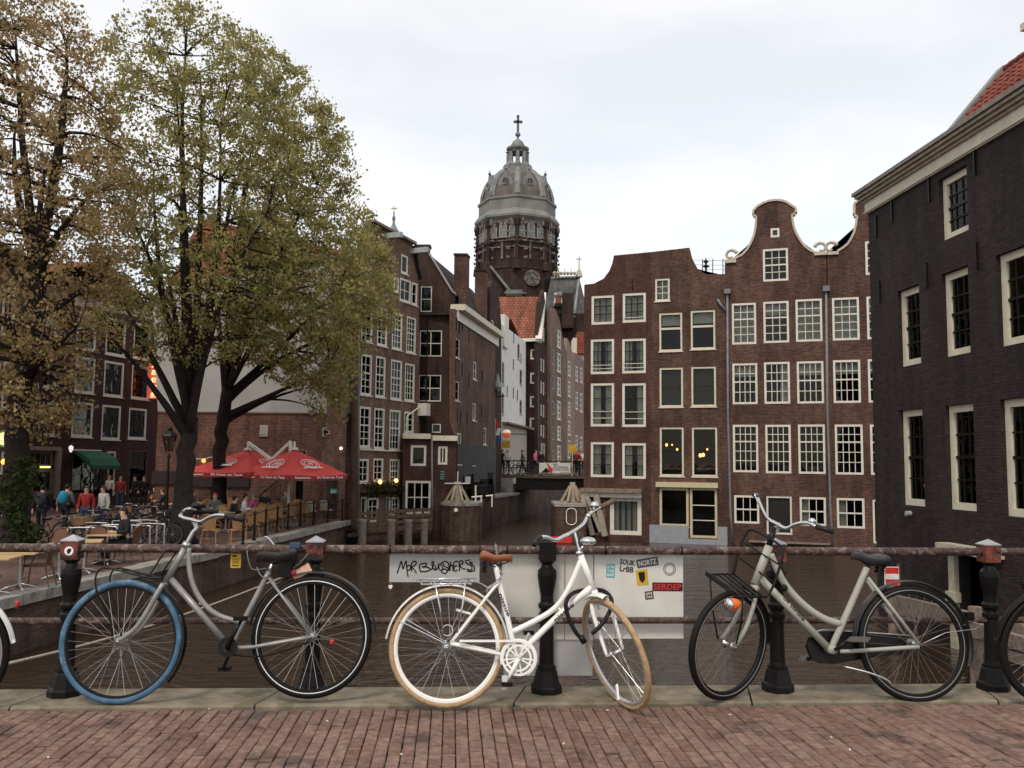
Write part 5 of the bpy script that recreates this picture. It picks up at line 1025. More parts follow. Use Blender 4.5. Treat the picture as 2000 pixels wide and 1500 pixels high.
MB().prism([(ja.x-.5, ja.y+.2, -1.72), (jb.x, jb.y+.2, -1.72), (jb.x-.3, jb.y+2.2, -1.72), (ja.x+1, ja.y+3, -1.72)], (0, 0, -.15)).build('deck', dark_wood, jt)
MB().prism([(-8.6, 39.9, -1.6), (-6.9, 39.6, -1.6), (-6.9, 41.3, -1.6), (-8.0, 41.6, -1.6)], (0, 0, -.6)).build('moored_barge', black_p); tag(bpy.data.objects['moored_barge'], 'dark low barge end moored at the corner below the sash house', 'barge')
# --- church
CY = 150.0; cc = atY(1005, 905, CY); kz = CY/F*1.0
def zv(v, u=1010): return atY(u, v, CY).z
def cr_(px): return px*CY/F
ch = thing('church_dome', 'dark brick octagonal church tower with a grey ribbed dome, lantern and cross', 'church', (cc.x, CY, 0)); Cc = V((cc.x, CY, 0)); a8 = -math.pi/2
def oct_(m, r_, z): return [Cc+V((r_*math.cos(a8+k*math.pi/4), r_*math.sin(a8+k*math.pi/4), z)) for k in range(8)]
m = MB(); m.lathe(Cc, [(cr_(76), -2), (cr_(76), zv(542)), (cr_(73), zv(536)), (cr_(76), zv(440)), ], 8, a8); m.build('drum', brick_church, ch)
m = MB(); m.lathe(Cc, [(cr_(75), zv(541)), (cr_(77.5), zv(537)), (cr_(76), zv(534))], 8, a8, cap=False); m.build('string_course', brick_h, ch)
m = MB(); m.lathe(Cc, [(cr_(77), zv(452)), (cr_(78), zv(447)), (cr_(84.5), zv(441)), (cr_(85), zv(437)), (cr_(79), zv(428)), (cr_(76.5), zv(426)), (cr_(76.5), zv(408)), (cr_(79), zv(405)), (cr_(79), zv(401)), (cr_(72), zv(399))], 8, a8); m.build('cornice', M('weathered_pale_lead', (.19, .188, .175), .75, var=.2, scale=.5, c2=(.2, .2, .19), patch=.52, pscale=.6), ch)
dp = [(70.5, 399), (69.5, 388), (66, 376), (60.5, 364), (53, 353), (43, 344), (34, 338), (27, 335)]
m = MB(); m.lathe(Cc, [(cr_(r_), zv(v)) for r_, v in dp], 8, a8); m.build('dome', M('dome_brown_slate', (.125, .11, .098), .8, var=.25, scale=.9, c2=(.10, .09, .08), patch=.55, pscale=.5), ch)
for k in range(8):
    an = a8+k*math.pi/4; e = V((math.cos(an), math.sin(an), 0)); t = V((-e.y, e.x, 0)); vs = []
    for r_, v in dp: rr = cr_(r_)+.12; z = zv(v); w_ = .62*(.45+.55*r_/70); vs += [Cc+e*rr-t*w_+Z*z-e*.2, Cc+e*(rr+.22)-t*w_*.5+Z*(z+.1), Cc+e*(rr+.22)+t*w_*.5+Z*(z+.1), Cc+e*rr+t*w_+Z*z-e*.2]
    fs = [(4*i+j, 4*i+j+1, 4*i+4+j+1, 4*i+4+j) for i in range(len(dp)-1) for j in range(3)]; MB().add(vs, fs).build('rib', lead, ch)
for k in range(8):
    an = a8+(k+.5)*math.pi/4; e = V((math.cos(an), math.sin(an), 0)); t = V((-e.y, e.x, 0)); ap = math.cos(math.pi/8)
    if e.y > .6: continue
    fp = lambda x, z, d: Cc+e*d+t*x+Z*z; m = MB()
    # dormer: arched panel, round window, pediment
    d_ = cr_(62)*ap; z0_, z1_ = zv(399), zv(358); h_ = z1_-z0_
    pts = [(-1.25, 0), (1.25, 0), (1.15, h_*.45), (1.35, h_*.62), (1.0, h_*.86), (.45, h_*.93), (0, h_*1.22), (-.45, h_*.93), (-1.0, h_*.86), (-1.35, h_*.62), (-1.15, h_*.45)]
    m.prism([fp(x, z0_+z, d_+.35) for x, z in pts], -e*2.2); do = m.build('dormer', lead, ch)
    MB().lathe(fp(0, z0_+h_*.68, d_+.35), [(.55, 0), (.55, .06)], 14, axis=e).build('oculus', M('oculus_dark', (.04, .04, .04), .4), do); mm = MB(); mm.ring(fp(0, z0_+h_*.68, d_+.4), e, .55, [(-.06, -.05), (.1, -.05), (.1, .12), (-.06, .12)], seg=16, xref=tuple(t)); mm.box(fp(0, z0_+h_*.68, d_+.45), (.1, .1, 1)); mm.build('oculus_ring', lead, do)
    MB().prism([fp(x, z0_+z, d_+.36) for x, z in ((-.7, 0), (.7, 0), (.7, h_*.33), (.4, h_*.44), (0, h_*.48), (-.4, h_*.44), (-.7, h_*.33))], e*.05).build('panel', M('dome_brown_slate', (.1, .1, .1)), do)
    MB().lathe(fp(0, z0_+h_*1.18, d_+.2), [(.12, 0), (.3, .3), (.08, .6), (.02, 1.0)], 6).build('finial', lead, do)
    # drum windows
    dd = cr_(75.2)*ap; zb_, zt2 = zv(480), zv(449); wp = 1.05
    for i in (-1, 0, 1):
        c0 = i*1.75; H_ = (zt2-zb_)*(1.0 if i == 0 else .9); pts = [(c0-.68, 0), (c0+.68, 0), (c0+.68, H_*.72), (c0+.45, H_*.93), (c0, H_), (c0-.45, H_*.93), (c0-.68, H_*.72)]
        wn = MB().prism([fp(x, zb_+z, dd+.0) for x, z in pts], e*.14).build('window', M('tracery_frame', (.30, .27, .24), .9), ch); mm = MB()
        ip = [(c0-.5, .2), (c0+.5, .2), (c0+.5, H_*.7), (c0+.3, H_*.86), (c0, H_*.92), (c0-.3, H_*.86), (c0-.5, H_*.7)]; MB().prism([fp(x, zb_+z, dd+.14) for x, z in ip], e*.03).build('pane', M('leaded_glass', (.13, .14, .145), .25, var=.3, scale=2), wn)
        for q in (.35, .62): mm.obox(fp(c0-.5, zb_+H_*q, dd+.17), t*1.0, e*.05, Z*.12)
        mm.build('glazing_bar', MATS['tracery_frame'], wn)
    mm = MB()
    for i in range(-3, 4): mm.obox(fp(i*1.2-.12, zv(446.5)-1.0, dd), t*.24, e*.35, Z*1.0)
    mm.obox(fp(-3.6, zv(481), dd), t*7.2, e*.12, Z*.3); mm.obox(fp(-3.6, zv(487), dd), t*7.2, e*.10, Z*.2); mm.obox(fp(-3, zv(499), dd), t*2.6, e*.12, Z*.25); mm.obox(fp(.4, zv(499), dd), t*2.6, e*.12, Z*.25)
    for x in (-2.9, -.3, 2.2): mm.obox(fp(x, zv(520), dd), t*.35, e*.12, Z*(zv(488)-zv(520)))
    for z_i in range(10):
        if z_i % 2: mm.obox(fp(-4.35, zv(530-z_i*8), dd), t*.6, e*.1, Z*.35); mm.obox(fp(3.75, zv(530-z_i*8), dd), t*.6, e*.1, Z*.35)
    mm.build('stone_dressings', M('dirty_stone', (.17, .14, .12), .9, var=.4, scale=1.2, c2=(.07, .055, .05), patch=.5, pscale=1.5), ch)
for k in range(8):
    an = a8+k*math.pi/4; e = V((math.cos(an), math.sin(an), 0)); b_ = Cc+e*(cr_(75.5)+.15)
    MB().lathe(b_, [(.75, zv(541)), (.65, zv(528)), (.35, zv(524)), (.35, zv(495)), (.55, zv(490)), (.35, zv(486)), (.35, zv(462)), (.55, zv(458)), (.6, zv(447))], 6).build('corner_shaft', brick_church, ch)
# lantern
m = MB(); m.lathe(Cc, [(cr_(27), zv(337)), (cr_(27), zv(333)), (cr_(25), zv(331)), (cr_(25.5), zv(327)), (cr_(21), zv(323))], 8, a8); m.build('lantern_base', lead, ch)
for k in range(8):
    an = a8+k*math.pi/4; e = V((math.cos(an), math.sin(an), 0)); b_ = Cc+e*cr_(18.5)
    MB().lathe(b_, [(.5, zv(325)), (.36, zv(320)), (.34, zv(300)), (.5, zv(298))], 6).build('lantern_column', lead, ch)
    MB().lathe(Cc+e*cr_(24), [(.4, zv(334)), (.45, zv(326)), (.15, zv(321))], 6).build('lantern_scroll', lead, ch)
m = MB(); m.lathe(Cc, [(cr_(19), zv(300)), (cr_(19.5), zv(296)), (cr_(22.5), zv(294)), (cr_(23), zv(290.5)), (cr_(19), zv(289)), (cr_(14), zv(288)), (cr_(13.5), zv(283)), (cr_(10), zv(277)), (cr_(4), zv(273)), (cr_(2), zv(270)), (cr_(2.2), zv(268)), (cr_(5.5), zv(264)), (cr_(5), zv(261)), (cr_(2), zv(257))], 16, a8); m.build('lantern_cap', lead, ch, False)
cg = M('cross_bronze', (.10, .11, .10), .6); m = MB(); m.box(Cc+Z*((zv(258)+zv(228))/2), (.42, .3, zv(228)-zv(258))); m.box(Cc+Z*zv(238), (1.05, .3, .42))
for dx, v in ((-.55, 238), (.55, 238), (0, 227)): m.ball(Cc+V((dx, 0, zv(v))), .26, 5)
m.build('cross', cg, ch)
# big tracery round window on the lower drum
e = V((math.cos(a8+math.pi/8), math.sin(a8+math.pi/8), 0)); t = V((-e.y, e.x, 0)); cw_ = Cc+e*(cr_(76)*math.cos(math.pi/8))+t*.2+Z*zv(556); mm = MB().ring(cw_+e*.1, e, cr_(12), [(-.1, -.1), (.35, -.1), (.35, .2), (-.1, .2)], seg=24, xref=tuple(t)); rw = mm.build('rose_window', MATS['dirty_stone'], ch)
MB().lathe(cw_+e*.05, [(cr_(12), 0), (cr_(12), .08)], 24, axis=e).build('pane', MATS['leaded_glass'], rw)
mm = MB()
for i in range(6): an = i*math.pi/3; mm.bar(cw_+e*.2, cw_+e*.2+(t*math.cos(an)+Z*math.sin(an))*cr_(12), .15, .1, tuple(e))
mm.build('tracery', MATS['dirty_stone'], rw)
# nave roof and transept
nv = thing('church_nave', 'brick church nave with a grey slate roof, small dormer and ridge cresting', 'church', atY(1110, 700, 128)); Yn = 128
def q_(u, v, Y=Yn): return atY(u, v, Y)
MB().obox(q_(1066, 960), q_(1150, 960)-q_(1066, 960), (0, 20, 0), Z*(q_(1100, 612).z-q_(1100, 960).z)).build('wall', brick_church, nv)
MB().add([q_(1062, 614), q_(1121, 620), q_(1131, 542, 136), q_(1076, 543, 136), q_(1152, 624), q_(1150, 624, 150), q_(1131, 542, 150), q_(1076, 543, 150)], [(0, 1, 2, 3), (1, 4, 2), (4, 5, 6, 2), (3, 2, 6, 7)]).build('roof', slate, nv)
m = MB(); m.bar(q_(1121, 620, 127.8), q_(1131, 542, 135.8), .35, .25); m.bar(q_(1076, 543, 135.8), q_(1131, 541, 135.8), .35, .3); m.build('roof_flashing', lead, nv)
cm2 = M('crest_pale_iron', (.42, .38, .3), .7); m = MB()
for i in range(7): u = 1083+i*6.5; m.tube([q_(u, 543, 135), q_(u, 524 if i % 2 else 530, 135)], .07, 4); m.ball(q_(u, 533, 135), .26, 5)
m.tube([q_(1080, 537, 135), q_(1128, 536, 135)], .07, 4); m.build('ridge_cresting', cm2, nv)
m = MB(); m.lathe(q_(1131, 541, 135.5), [(.6, 0), (.3, 1.0), (.1, 1.3), (.08, 3.0), (.03, 3.3)], 6); m.box(q_(1131, 506, 135.5), (.9, .12, .14)); m.build('pinnacle_cross', cm2, nv)
dm_ = MB().obox(q_(1083, 592, 126.5), (1.25, 0, 0), (0, 4, 0), (0, 0, 1.5)).build('dormer', white_p, nv); MB().obox(q_(1085, 591, 126.3), (.75, 0, 0), (0, .2, 0), (0, 0, 1.1)).build('shutter', M('shutter_red', (.2, .06, .05), .7), dm_); p = q_(1082, 577, 126.2); MB().prism([p, p+V((1.7, 0, 0)), p+V((.85, 0, .65))], (0, 4, 0)).build('dormer_roof', lead, dm_)
m = MB(); m.obox(q_(1098, 640, 126), (1.6, 0, 0), (0, 2, 0), (0, 0, 5)); m.obox(q_(1103, 606, 126), (.7, 0, 0), (0, 1.5, 0), (0, 0, 1.8)); m.build('buttress', brick_church, nv)
tp = thing('church_transept', 'dark brick church side wing with a grey sloping parapet below the tower', 'church', atY(960, 620, 120)); p_ = [q_(948, 640, 120), q_(948, 520, 120), q_(960, 524, 120), q_(1000, 572, 120), q_(1006, 640, 120)]; MB().prism(p_, (0, 14, 0)).build('gable_wall', brick_church, tp)
m = MB(); m.bar(q_(958, 521, 119.8), q_(1000, 574, 119.8), 1.0, .3); m.build('parapet', lead, tp); m = MB(); m.obox(q_(988, 577, 119), (2.2, 0, 0), (0, 2, 0), (0, 0, .8)); m.obox(q_(985, 573, 118.8), (2.9, 0, 0), (0, 2.4, 0), (0, 0, .2)); m.build('dormer', lead, tp)
fn = thing('church_turret', 'distant grey lead onion spire with a gilded cross above the sash house roof', 'spire', atY(767, 470, 150)); b_ = atY(768, 480, 150); zz = lambda v: atY(768, v, 150).z-b_.z; wx = lambda p: p*150/F
MB().lathe(b_, [(wx(14), 0), (wx(14), zz(460)), (wx(10), zz(450)), (wx(6), zz(444)), (wx(3), zz(438)), (wx(2), zz(432)), (wx(3.5), zz(428)), (wx(3.5), zz(425)), (wx(1.2), zz(421)), (wx(1.8), zz(417)), (wx(.6), zz(412)), (wx(.5), zz(400))], 12).build('spire', lead, fn, True); MB().box(b_+Z*zz(407), (1.0, .2, .2)).build('cross_arm', gm, fn)
# ------------------------------------------------------------------ trees
def curve(a, b, n, up_=.25, wob=.06):
    a, b = np.array(a), np.array(b); L = np.linalg.norm(b-a); ts = np.linspace(0, 1, n); c = (a+b)/2+np.array([0, 0, up_*L])*.6+rng.normal(size=3)*wob*L
    pts = [(1-t)**2*a+2*t*(1-t)*c+t*t*b for t in ts]
    return [p+(rng.normal(size=3)*wob*.25*L/n if 0 < i < n-1 else 0) for i, p in enumerate(pts)]
def tree(name, label, Y, ground, trunk_px, r0, limb_px, outline, dr, lmat, n2, n3, nl, lsize, base_u, rsc=1, tone=0):
    bz = onZ(base_u[0], base_u[1], ground); root = thing(name, label, 'tree', bz); sx = lambda u, v, yy=Y: np.array(atY(u, v, yy))
    tp = [np.array(bz)+np.array([0, 0, -.1])]+[sx(u, v, bz.y+(Y-bz.y)*(i+1)/len(trunk_px)) for i, (u, v) in enumerate(trunk_px)]
    rr = [r0*1.35]+[r0*(1-.25*i/len(trunk_px)) for i in range(len(trunk_px))]
    fine = []; fr = []
    for i in range(len(tp)-1):
        for t in (0, .25, .5, .75): fine.append(tp[i]*(1-t)+tp[i+1]*t+rng.normal(size=3)*.03); fr.append((rr[i]*(1-t)+rr[i+1]*t)*rng.uniform(.94, 1.06)*(1+.45*max(0, 1-len(fine)/2.5)))
    fine.append(tp[-1]); fr.append(rr[-1]); MB().tube([V(p) for p in fine], fr, 14).build('trunk', bark, root, True)
    zs = sorted([(sx(0, v)[2], sx(ul, v)[0], sx(ur, v)[0]) for v, ul, ur in outline])
    Zs = np.array([z[0] for z in zs]); XL = np.array([z[1] for z in zs]); XR = np.array([z[2] for z in zs])
    def samp(k, shell=.5):
        out = []
        wid = np.interp(np.linspace(Zs[0], Zs[-1], 60), Zs, XR-XL); zz_ = np.linspace(Zs[0], Zs[-1], 60); pz = wid**1.5; pz /= pz.sum()
        while len(out) < k:
            z = rng.choice(zz_, p=pz)+rng.uniform(-.15, .15); xl, xr = np.interp(z, Zs, XL), np.interp(z, Zs, XR); rho = rng.uniform(0, 1)**shell; an = rng.uniform(0, 2*np.pi)
            hw = (xr-xl)/2; out.append(np.array([(xl+xr)/2+hw*rho*np.cos(an), Y+dr*min(1, hw/3.2)*rho*np.sin(an), z]))
        return out
    limbs = []; nodes = []; nr = []
    for (u, v, dy, ti) in limb_px:
        a = fine[min(len(fine)-1, int(ti*(len(fine)-1)))]; c = curve(a, sx(u, v, Y+dy), 12, .12, .05); L = [fr[-1]*.62*(1-.82*(i/11)) for i in range(12)]
        MB().tube([V(p) for p in c], L, 8).build('limb', bark, root, True)
        for p, r_ in zip(c[3:], L[3:]): nodes.append(p); nr.append(r_)
    br = MB(); N = np.array(nodes); NR = np.array(nr); new = []; newr = []
    for t in samp(n2, .5):
        below = N[:, 2] < t[2]+.3; d = np.linalg.norm(N-t, axis=1)+(~below)*2.0; j = int(d.argmin()); L = np.linalg.norm(N[j]-t)
        if L > 6: continue
        c = curve(N[j], t, 7, .10, .08); r_ = min(NR[j]*.75, .022+.018*L)
        rs_ = [r_*(1-.75*i/6) for i in range(7)]; br.tube([V(p) for p in c], rs_, 5, cap=False)
        for p, q in zip(c[2:], rs_[2:]): new.append(p); newr.append(q)
    N = np.vstack([N, np.array(new)]); NR = np.concatenate([NR, np.array(newr)]); tips = []
    for t in samp(n3, .42):
        d = np.linalg.norm(N-t, axis=1); j = int(d.argmin()); L = d[j]
        if L > 2.6: continue
        c = curve(N[j], t, 5, .08, .10); br.tube([V(p) for p in c], [max(.006, min(NR[j]*.6, .014))*(1-.6*i/4) for i in range(5)], 3, cap=False); tips.append(c)
    br.build('branches', bark, root, True, 'stuff')
    K = len(tips); per = nl//K; P_ = []; Rn = []
    for c in tips:
        cl = rng.uniform(0, 1); nn = int(per*rng.choice([.08, .5, 1.0, 1.5, 2.0])); up_b = rng.uniform(.0, .12)
        for _ in range(nn):
            t = rng.uniform(.25, 1.08)*4; i = min(3, int(t)); p = c[i]+(c[i+1]-c[i])*(t-i); s = .14
            P_.append(p+rng.normal(size=3)*np.array([s, s, s*.75])); Rn.append(.5*cl+.5*rng.uniform(0, 1)+tone)
    leaves('crown', P_, lsize, lmat, root, 'stuff', flat=.35, rnd=np.array(Rn)); return root
tree('canal_tree', 'green leaved tree with a thick forked trunk left of the red parasols', 30.5, QZ, [(357, 985), (362, 900), (372, 818)], .31,
     [(300, 330, 1.0, 1), (260, 430, -1.5, .97), (345, 180, -.5, 1), (390, 140, 1.5, 1), (430, 250, -1.8, .95), (470, 330, 1.5, .97), (225, 560, 1.2, .93), (520, 420, -.8, .9), (320, 500, 2.6, 1), (200, 640, -1, .85), (365, 60, 0, 1)],
     [(10, 330, 380), (40, 270, 480), (90, 215, 530), (150, 195, 560), (250, 185, 590), (380, 175, 610), (480, 165, 600), (570, 160, 590), (640, 200, 540), (700, 250, 470)], 3.6, leaf_g, 260, 2000, 43000, .092, (355, 1062), tone=-.03)
tree('canal_tree', 'green leaved tree whose trunk stands in front of the left red parasol', 35.0, QZ, [(428, 940), (430, 860), (436, 815), (445, 760)], .27,
     [(600, 470, -1, 1), (660, 560, .8, .97), (700, 640, 1, .9), (560, 330, 1.2, 1), (620, 360, -1.5, 1), (500, 250, .5, 1), (540, 190, -1, 1), (480, 420, 2.4, 1), (640, 720, -.6, .78), (590, 760, .8, .7), (400, 480, .6, .9)],
     [(70, 440, 510), (120, 450, 590), (190, 470, 645), (260, 480, 690), (340, 480, 705), (420, 480, 735), (480, 470, 768), (540, 470, 785), (600, 450, 778), (650, 440, 752), (710, 480, 705), (770, 580, 690), (820, 640, 670)], 3.8, leaf_g, 260, 2000, 46000, .10, (427, 1025))
tree('canal_tree', 'autumn brown leaved tree with an ivy clad trunk at the left edge', 24.5, QZ, [(32, 930), (38, 780), (60, 640), (72, 520)], .30,
     [(90, 330, .5, 1), (120, 200, -.8, 1), (30, 250, 1, 1), (180, 380, -1, .95), (-60, 380, .6, .9), (200, 540, .8, .8), (-80, 560, -1, .7), (130, 80, 0, 1), (30, 60, .5, 1), (150, 640, -.8, .6)],
     [(-60, -120, 60), (0, -160, 150), (40, -190, 160), (60, -190, 235), (130, -200, 225), (220, -200, 235), (330, -200, 262), (430, -200, 270), (520, -200, 262), (600, -200, 240), (680, -190, 205), (740, -160, 190), (800, -120, 165), (850, -90, 120)], 3.0, leaf_o, 240, 1900, 46000, .083, (30, 1085))
iv = thing('ivy', 'dark green ivy climbing the trunk at the left edge above the quay', 'climbing plant', onZ(35, 1085, QZ)); P_ = []
for _ in range(2300):
    t = random.random(); v = 1082-190*t; u = 36+13*math.sin(t*9)+random.gauss(0, 9+9*abs(math.sin(t*5.5+1))); P_.append(tuple(atY(u, v, 23.9+random.uniform(-.7, .3))))
leaves('foliage', P_, .10, leaf_i, iv, 'stuff')
# ------------------------------------------------------------------ street lamp
sl_ = thing('street_lamp', 'classic dark lantern street lamp standing left of the big forked tree trunk', 'street lamp', onZ(324, 1018, QZ)); b_ = onZ(324, 1018, QZ); Yl = b_.y; zl = lambda v: atY(325, v, Yl).z-b_.z
MB().lathe(b_, [(.16, 0), (.16, .3), (.09, .5), (.06, 1.2), (.045, zl(895)), (.08, zl(893)), (.03, zl(885))], 10).build('post', black_p, sl_)
MB().lathe(b_+Z*zl(882), [(.14, 0), (.3, zl(852)-zl(882))], 6).build('lantern_glass', glassmat('lantern_glass', (.6, .6, .55), 1.5), sl_); MB().lathe(b_+Z*zl(852), [(.34, 0), (.3, .08), (.1, .25), (.12, .32), (.03, .42)], 6).build('lantern_cap', black_p, sl_)
m = MB()
for k in range(6): an = k*math.pi/3; e = V((math.cos(an), math.sin(an), 0)); m.tube([b_+Z*zl(882)+e*.14, b_+Z*zl(852)+e*.31], .015, 4)
m.build('lantern_frame', black_p, sl_)
# ------------------------------------------------------------------ parasols
redc = M('red_canvas', (.55, .065, .055), .8, var=.1, scale=3)
def parasol(label, u, vap, Y, half, rz, zb):
    ap = atY(u, vap, Y); t = thing('parasol', label, 'parasol', (ap.x, ap.y, QZ)); cs_ = []
    for k in range(4): an = rz+k*math.pi/2; cs_.append(V((ap.x+half*math.cos(an), ap.y+half*math.sin(an), zb)))
    for k in range(4):
        a, b = cs_[k], cs_[(k+1) % 4]; mid = (a+b)/2; n_ = 7; vs = []; fs = []
        for i in range(n_+1):
            for j in range(n_+1):
                s_, q = i/n_, j/n_; p = ap.lerp(a.lerp(b, q), s_); sag = -.10*math.sin(math.pi*s_)*(1-abs(2*q-1)**2)-.05*math.sin(math.pi*q)*s_; vs.append(p+Z*sag)
        for i in range(n_):
            for j in range(n_): c0 = i*(n_+1)+j; fs.append((c0, c0+n_+1, c0+n_+2, c0+1))
        MB().add(vs, fs).build('canopy_panel', redc, t, True)
        m = MB(); vs = []
        for j in range(9): q = j/8; p = a.lerp(b, q)+Z*(-.05*math.sin(math.pi*q)); vs += [p, p-Z*(.17+.015*math.sin(j*2.2))]
        m.add(vs, [(2*j, 2*j+1, 2*j+3, 2*j+2) for j in range(8)]).build('valance', M('red_valance', (.30, .03, .035), .85), t)
        m = MB(); m.tube([ap-Z*.06, a-Z*.03], .018, 5); m.build('rib', white_p, t)
        nrm_ = (a-ap).cross(b-ap).normalized()
        if nrm_.z < 0: nrm_ = -nrm_
        if mid.y < ap.y+.3:
            ex = (b-a).normalized() if (b-a).x > 0 else (a-b).normalized(); st_ = a if (b-a).x > 0 else b; on = V((ex.y, -ex.x, 0)); L = (b-a).length
            text('Restaurant', st_+ex*L*.08+on*.03-Z*.15, ex, Z, L*.26, .085, wh, t); text('De Haven van Texel', st_+ex*L*.45+on*.03-Z*.15, ex, Z, L*.46, .095, wh, t)
            uv_ = (ap-mid).normalized(); cc_ = ap.lerp(mid, .62)+nrm_*.03; m = MB()
            for rx_, ry_ in ((.42, .30), (.30, .2)):
                m.tube([cc_+ex*rx_*math.cos(k*.3)+uv_*ry_*math.sin(k*.3)+nrm_*.01 for k in range(21)], .014, 4, True)
            m.tube([cc_+ex*-.5-uv_*.27+nrm_*.015, cc_-uv_*.22+nrm_*.015, cc_+ex*.45-uv_*.26+nrm_*.015], .03, 4); m.tube([cc_-ex*.12-uv_*.1, cc_+uv_*.1, cc_+ex*.1-uv_*.05, cc_+ex*.14+uv_*.1], .02, 4); m.build('emblem', wh, t)
    MB().lathe(ap, [(.16, -.03), (.14, .05), (.05, .07), (.04, .3)], 10).build('finial', white_p, t); return t, ap
t1_, ap1 = parasol('red square parasol with white lettering, the left one, partly behind a tree trunk', 484, 878, 37.0, 2.5, rad(-72), atY(484, 921, 37).z)
t2_, ap2 = parasol('red square parasol with white lettering, the right one beside the sash house', 575, 877, 35.6, 2.08, rad(-80), atY(575, 926, 35.6).z)
m = MB(); v0 = atY(531, 898, 36.3); m.bar(v0, ap1+Z*.28, .10, .12); m.build('arm', white_p, t1_); m = MB(); m.bar(v0, ap2+V((-.15, 0, .28)), .10, .12); m.bar(ap2+V((-.15, 0, .28)), ap2+V((-.15, 0, -.1)), .12, .12); m.build('arm', white_p, t2_)
pm_ = atY(563, 985, 36.6); MB().tube([V((pm_.x, 36.6, QZ)), V((pm_.x, 36.6, ap2.z-.1))], .05, 8).build('pole', white_p, t2_); MB().box((pm_.x, 36.6, QZ+.05), (.8, .8, .1)).build('base', steel_p, t2_)
# ------------------------------------------------------------------ chairs, tables
cane = M('cane', (.33, .18, .08), .6, var=.3, scale=30); cane_w = M('cane_cream_black', (.42, .38, .28), .6, var=.3, scale=30)
def chair(label, fm, wm):
    t = thing('bistro_chair', label, 'chair', (0, 0, 0)); m = MB(); m.prism([(-.22, -.21, .44), (.22, -.21, .44), (.25, .1, .44), (.18, .22, .44), (-.18, .22, .44), (-.25, .1, .44)], (0, 0, .035)); m.build('seat', wm, t)
    m = MB(); vs = []; n_ = 8
    for i in range(n_+1):
        x = -.2+.4*i/n_; y = -.22-.05*math.cos(x/.2*1.4)+.04; 
        for z, k in ((.47, .85), (.66, 1), (.86, 1.12), (.92-.09*abs(x/.2)**2.5, 1.1)): vs.append((x*k, y-(z-.47)*.22, z))
    m.add(vs, [(4*i+j, 4*i+4+j, 4*i+5+j, 4*i+1+j) for i in range(n_) for j in range(3)]); m.build('backrest', wm, t, True)
    for sx in (-1, 1):
        MB().tube([(.2*sx, .2, .45), (.23*sx, .25, 0)], .014, 6).build('leg', fm, t); MB().tube([(.2*sx, -.2, .46), (.24*sx, -.30, 0)], .014, 6).build('leg', fm, t)
        MB().tube([(.225*sx, -.34, .88), (.27*sx, -.25, .74), (.28*sx, -.05, .68), (.27*sx, .15, .66), (.22*sx, .2, .45)], .014, 6).build('armrest', fm, t, True)
    m = MB(); m.tube([(-.225, -.35, .88), (-.15, -.37, .93), (0, -.38, .95), (.15, -.37, .93), (.225, -.35, .88)], .014, 6); m.tube([(-.21, .22, .2), (.21, .22, .2)], .009, 5); m.tube([(-.22, -.25, .2), (.22, -.25, .2)], .009, 5); m.build('frame', fm, t, True); return t
chp = chair('x', cane, cane); used = False
spots = [(412, 1064, 0, 'cane chair with its back to the canal, directly behind the silver handlebar'), (463, 1064, 25, 'second cane chair at the quay edge, turned right, next to the nearest one'), (388, 1056, -60, 'cane chair half hidden by the silver handlebar, close to the tree trunk')]
crow = [(487, 1050, 40), (508, 1043, 10), (528, 1037, 30), (547, 1032, -10), (562, 1028, 50), (590, 1023, 0), (372, 1040, -150), (425, 1036, 170), (450, 1026, 150), (477, 1020, 190), (500, 1015, 165), (522, 1010, 180), (545, 1007, 200), (565, 1004, 170), (405, 1018, 20), (395, 1003, 60), (345, 1010, 140), (330, 1006, -100), (470, 1000, 90), (610, 1002, 180), (630, 1003, 170), (300, 1003, 30), (512, 1031, 200), (540, 1026, 190), (580, 1019, 200), (555, 1020, 20), (590, 1008, 40), (455, 1013, -30), (530, 1003, 10)]
gc = 'cane chairs on the crowded quay terrace'
for i, (u, v, a, lab) in enumerate(spots): place(chp, not used, onZ(u, v, QZ), rad(a), lab, gc); used = True
where = ['just right of the two nearest chairs', 'second right of the two nearest chairs', 'third right of the two nearest chairs', 'fourth right of the two nearest chairs', 'fifth along the iron railing', 'sixth along the iron railing', 'left end beside the trunk, turned away', 'between the two trunks', 'behind the seated red cap', 'facing the pink top', 'behind the pink top', 'in front of the planter row', 'under the parasol pole', 'right of the parasol pole', 'near the second trunk', 'left of the second trunk, at the back', 'left of the big forked trunk', 'behind the big forked trunk', 'under the left parasol', 'back row left of the iron gate', 'back row nearest the iron gate', 'by the street lamp foot', 'facing the canal opposite the front row', 'facing the canal in the middle of the terrace', 'facing the canal near the cream chairs', 'second row, back to the canal', 'right of the parasol pole, second row', 'right of the second trunk', 'beside the parasol pole, back row']
for i, (u, v, a) in enumerate(crow): place(chp, False, onZ(u, v, QZ), rad(a), 'cane chair on the crowded terrace, '+where[i], gc)
chb = chair('x', black_p, cane_w)
place(chb, True, onZ(606, 1019, QZ), rad(10), 'cream and black cane chair at the right end of the terrace, the left of two', 'black framed terrace chairs'); place(chb, False, onZ(637, 1016, QZ), rad(-15), 'cream and black cane chair at the right end of the terrace, nearest the iron gate', 'black framed terrace chairs')
chw = chair('x', dark_wood, M('brown_slats', (.12, .055, .03), .6)); place(chw, True, onZ(72, 1148, QZ), rad(100), 'brown slatted chair right of the nearest cafe table at the left edge', 'brown chairs by the front tables')
place(chw, False, onZ(100, 1112, QZ), rad(170), 'brown slatted chair behind the first iron post at the left', 'brown chairs by the front tables'); place(chw, False, onZ(186, 1106, QZ), rad(200), 'brown slatted chair right of the first iron post head', 'brown chairs by the front tables'); place(chw, False, onZ(249, 1098, QZ), rad(80), 'brown chair under the seated woman in black', 'brown chairs by the front tables')
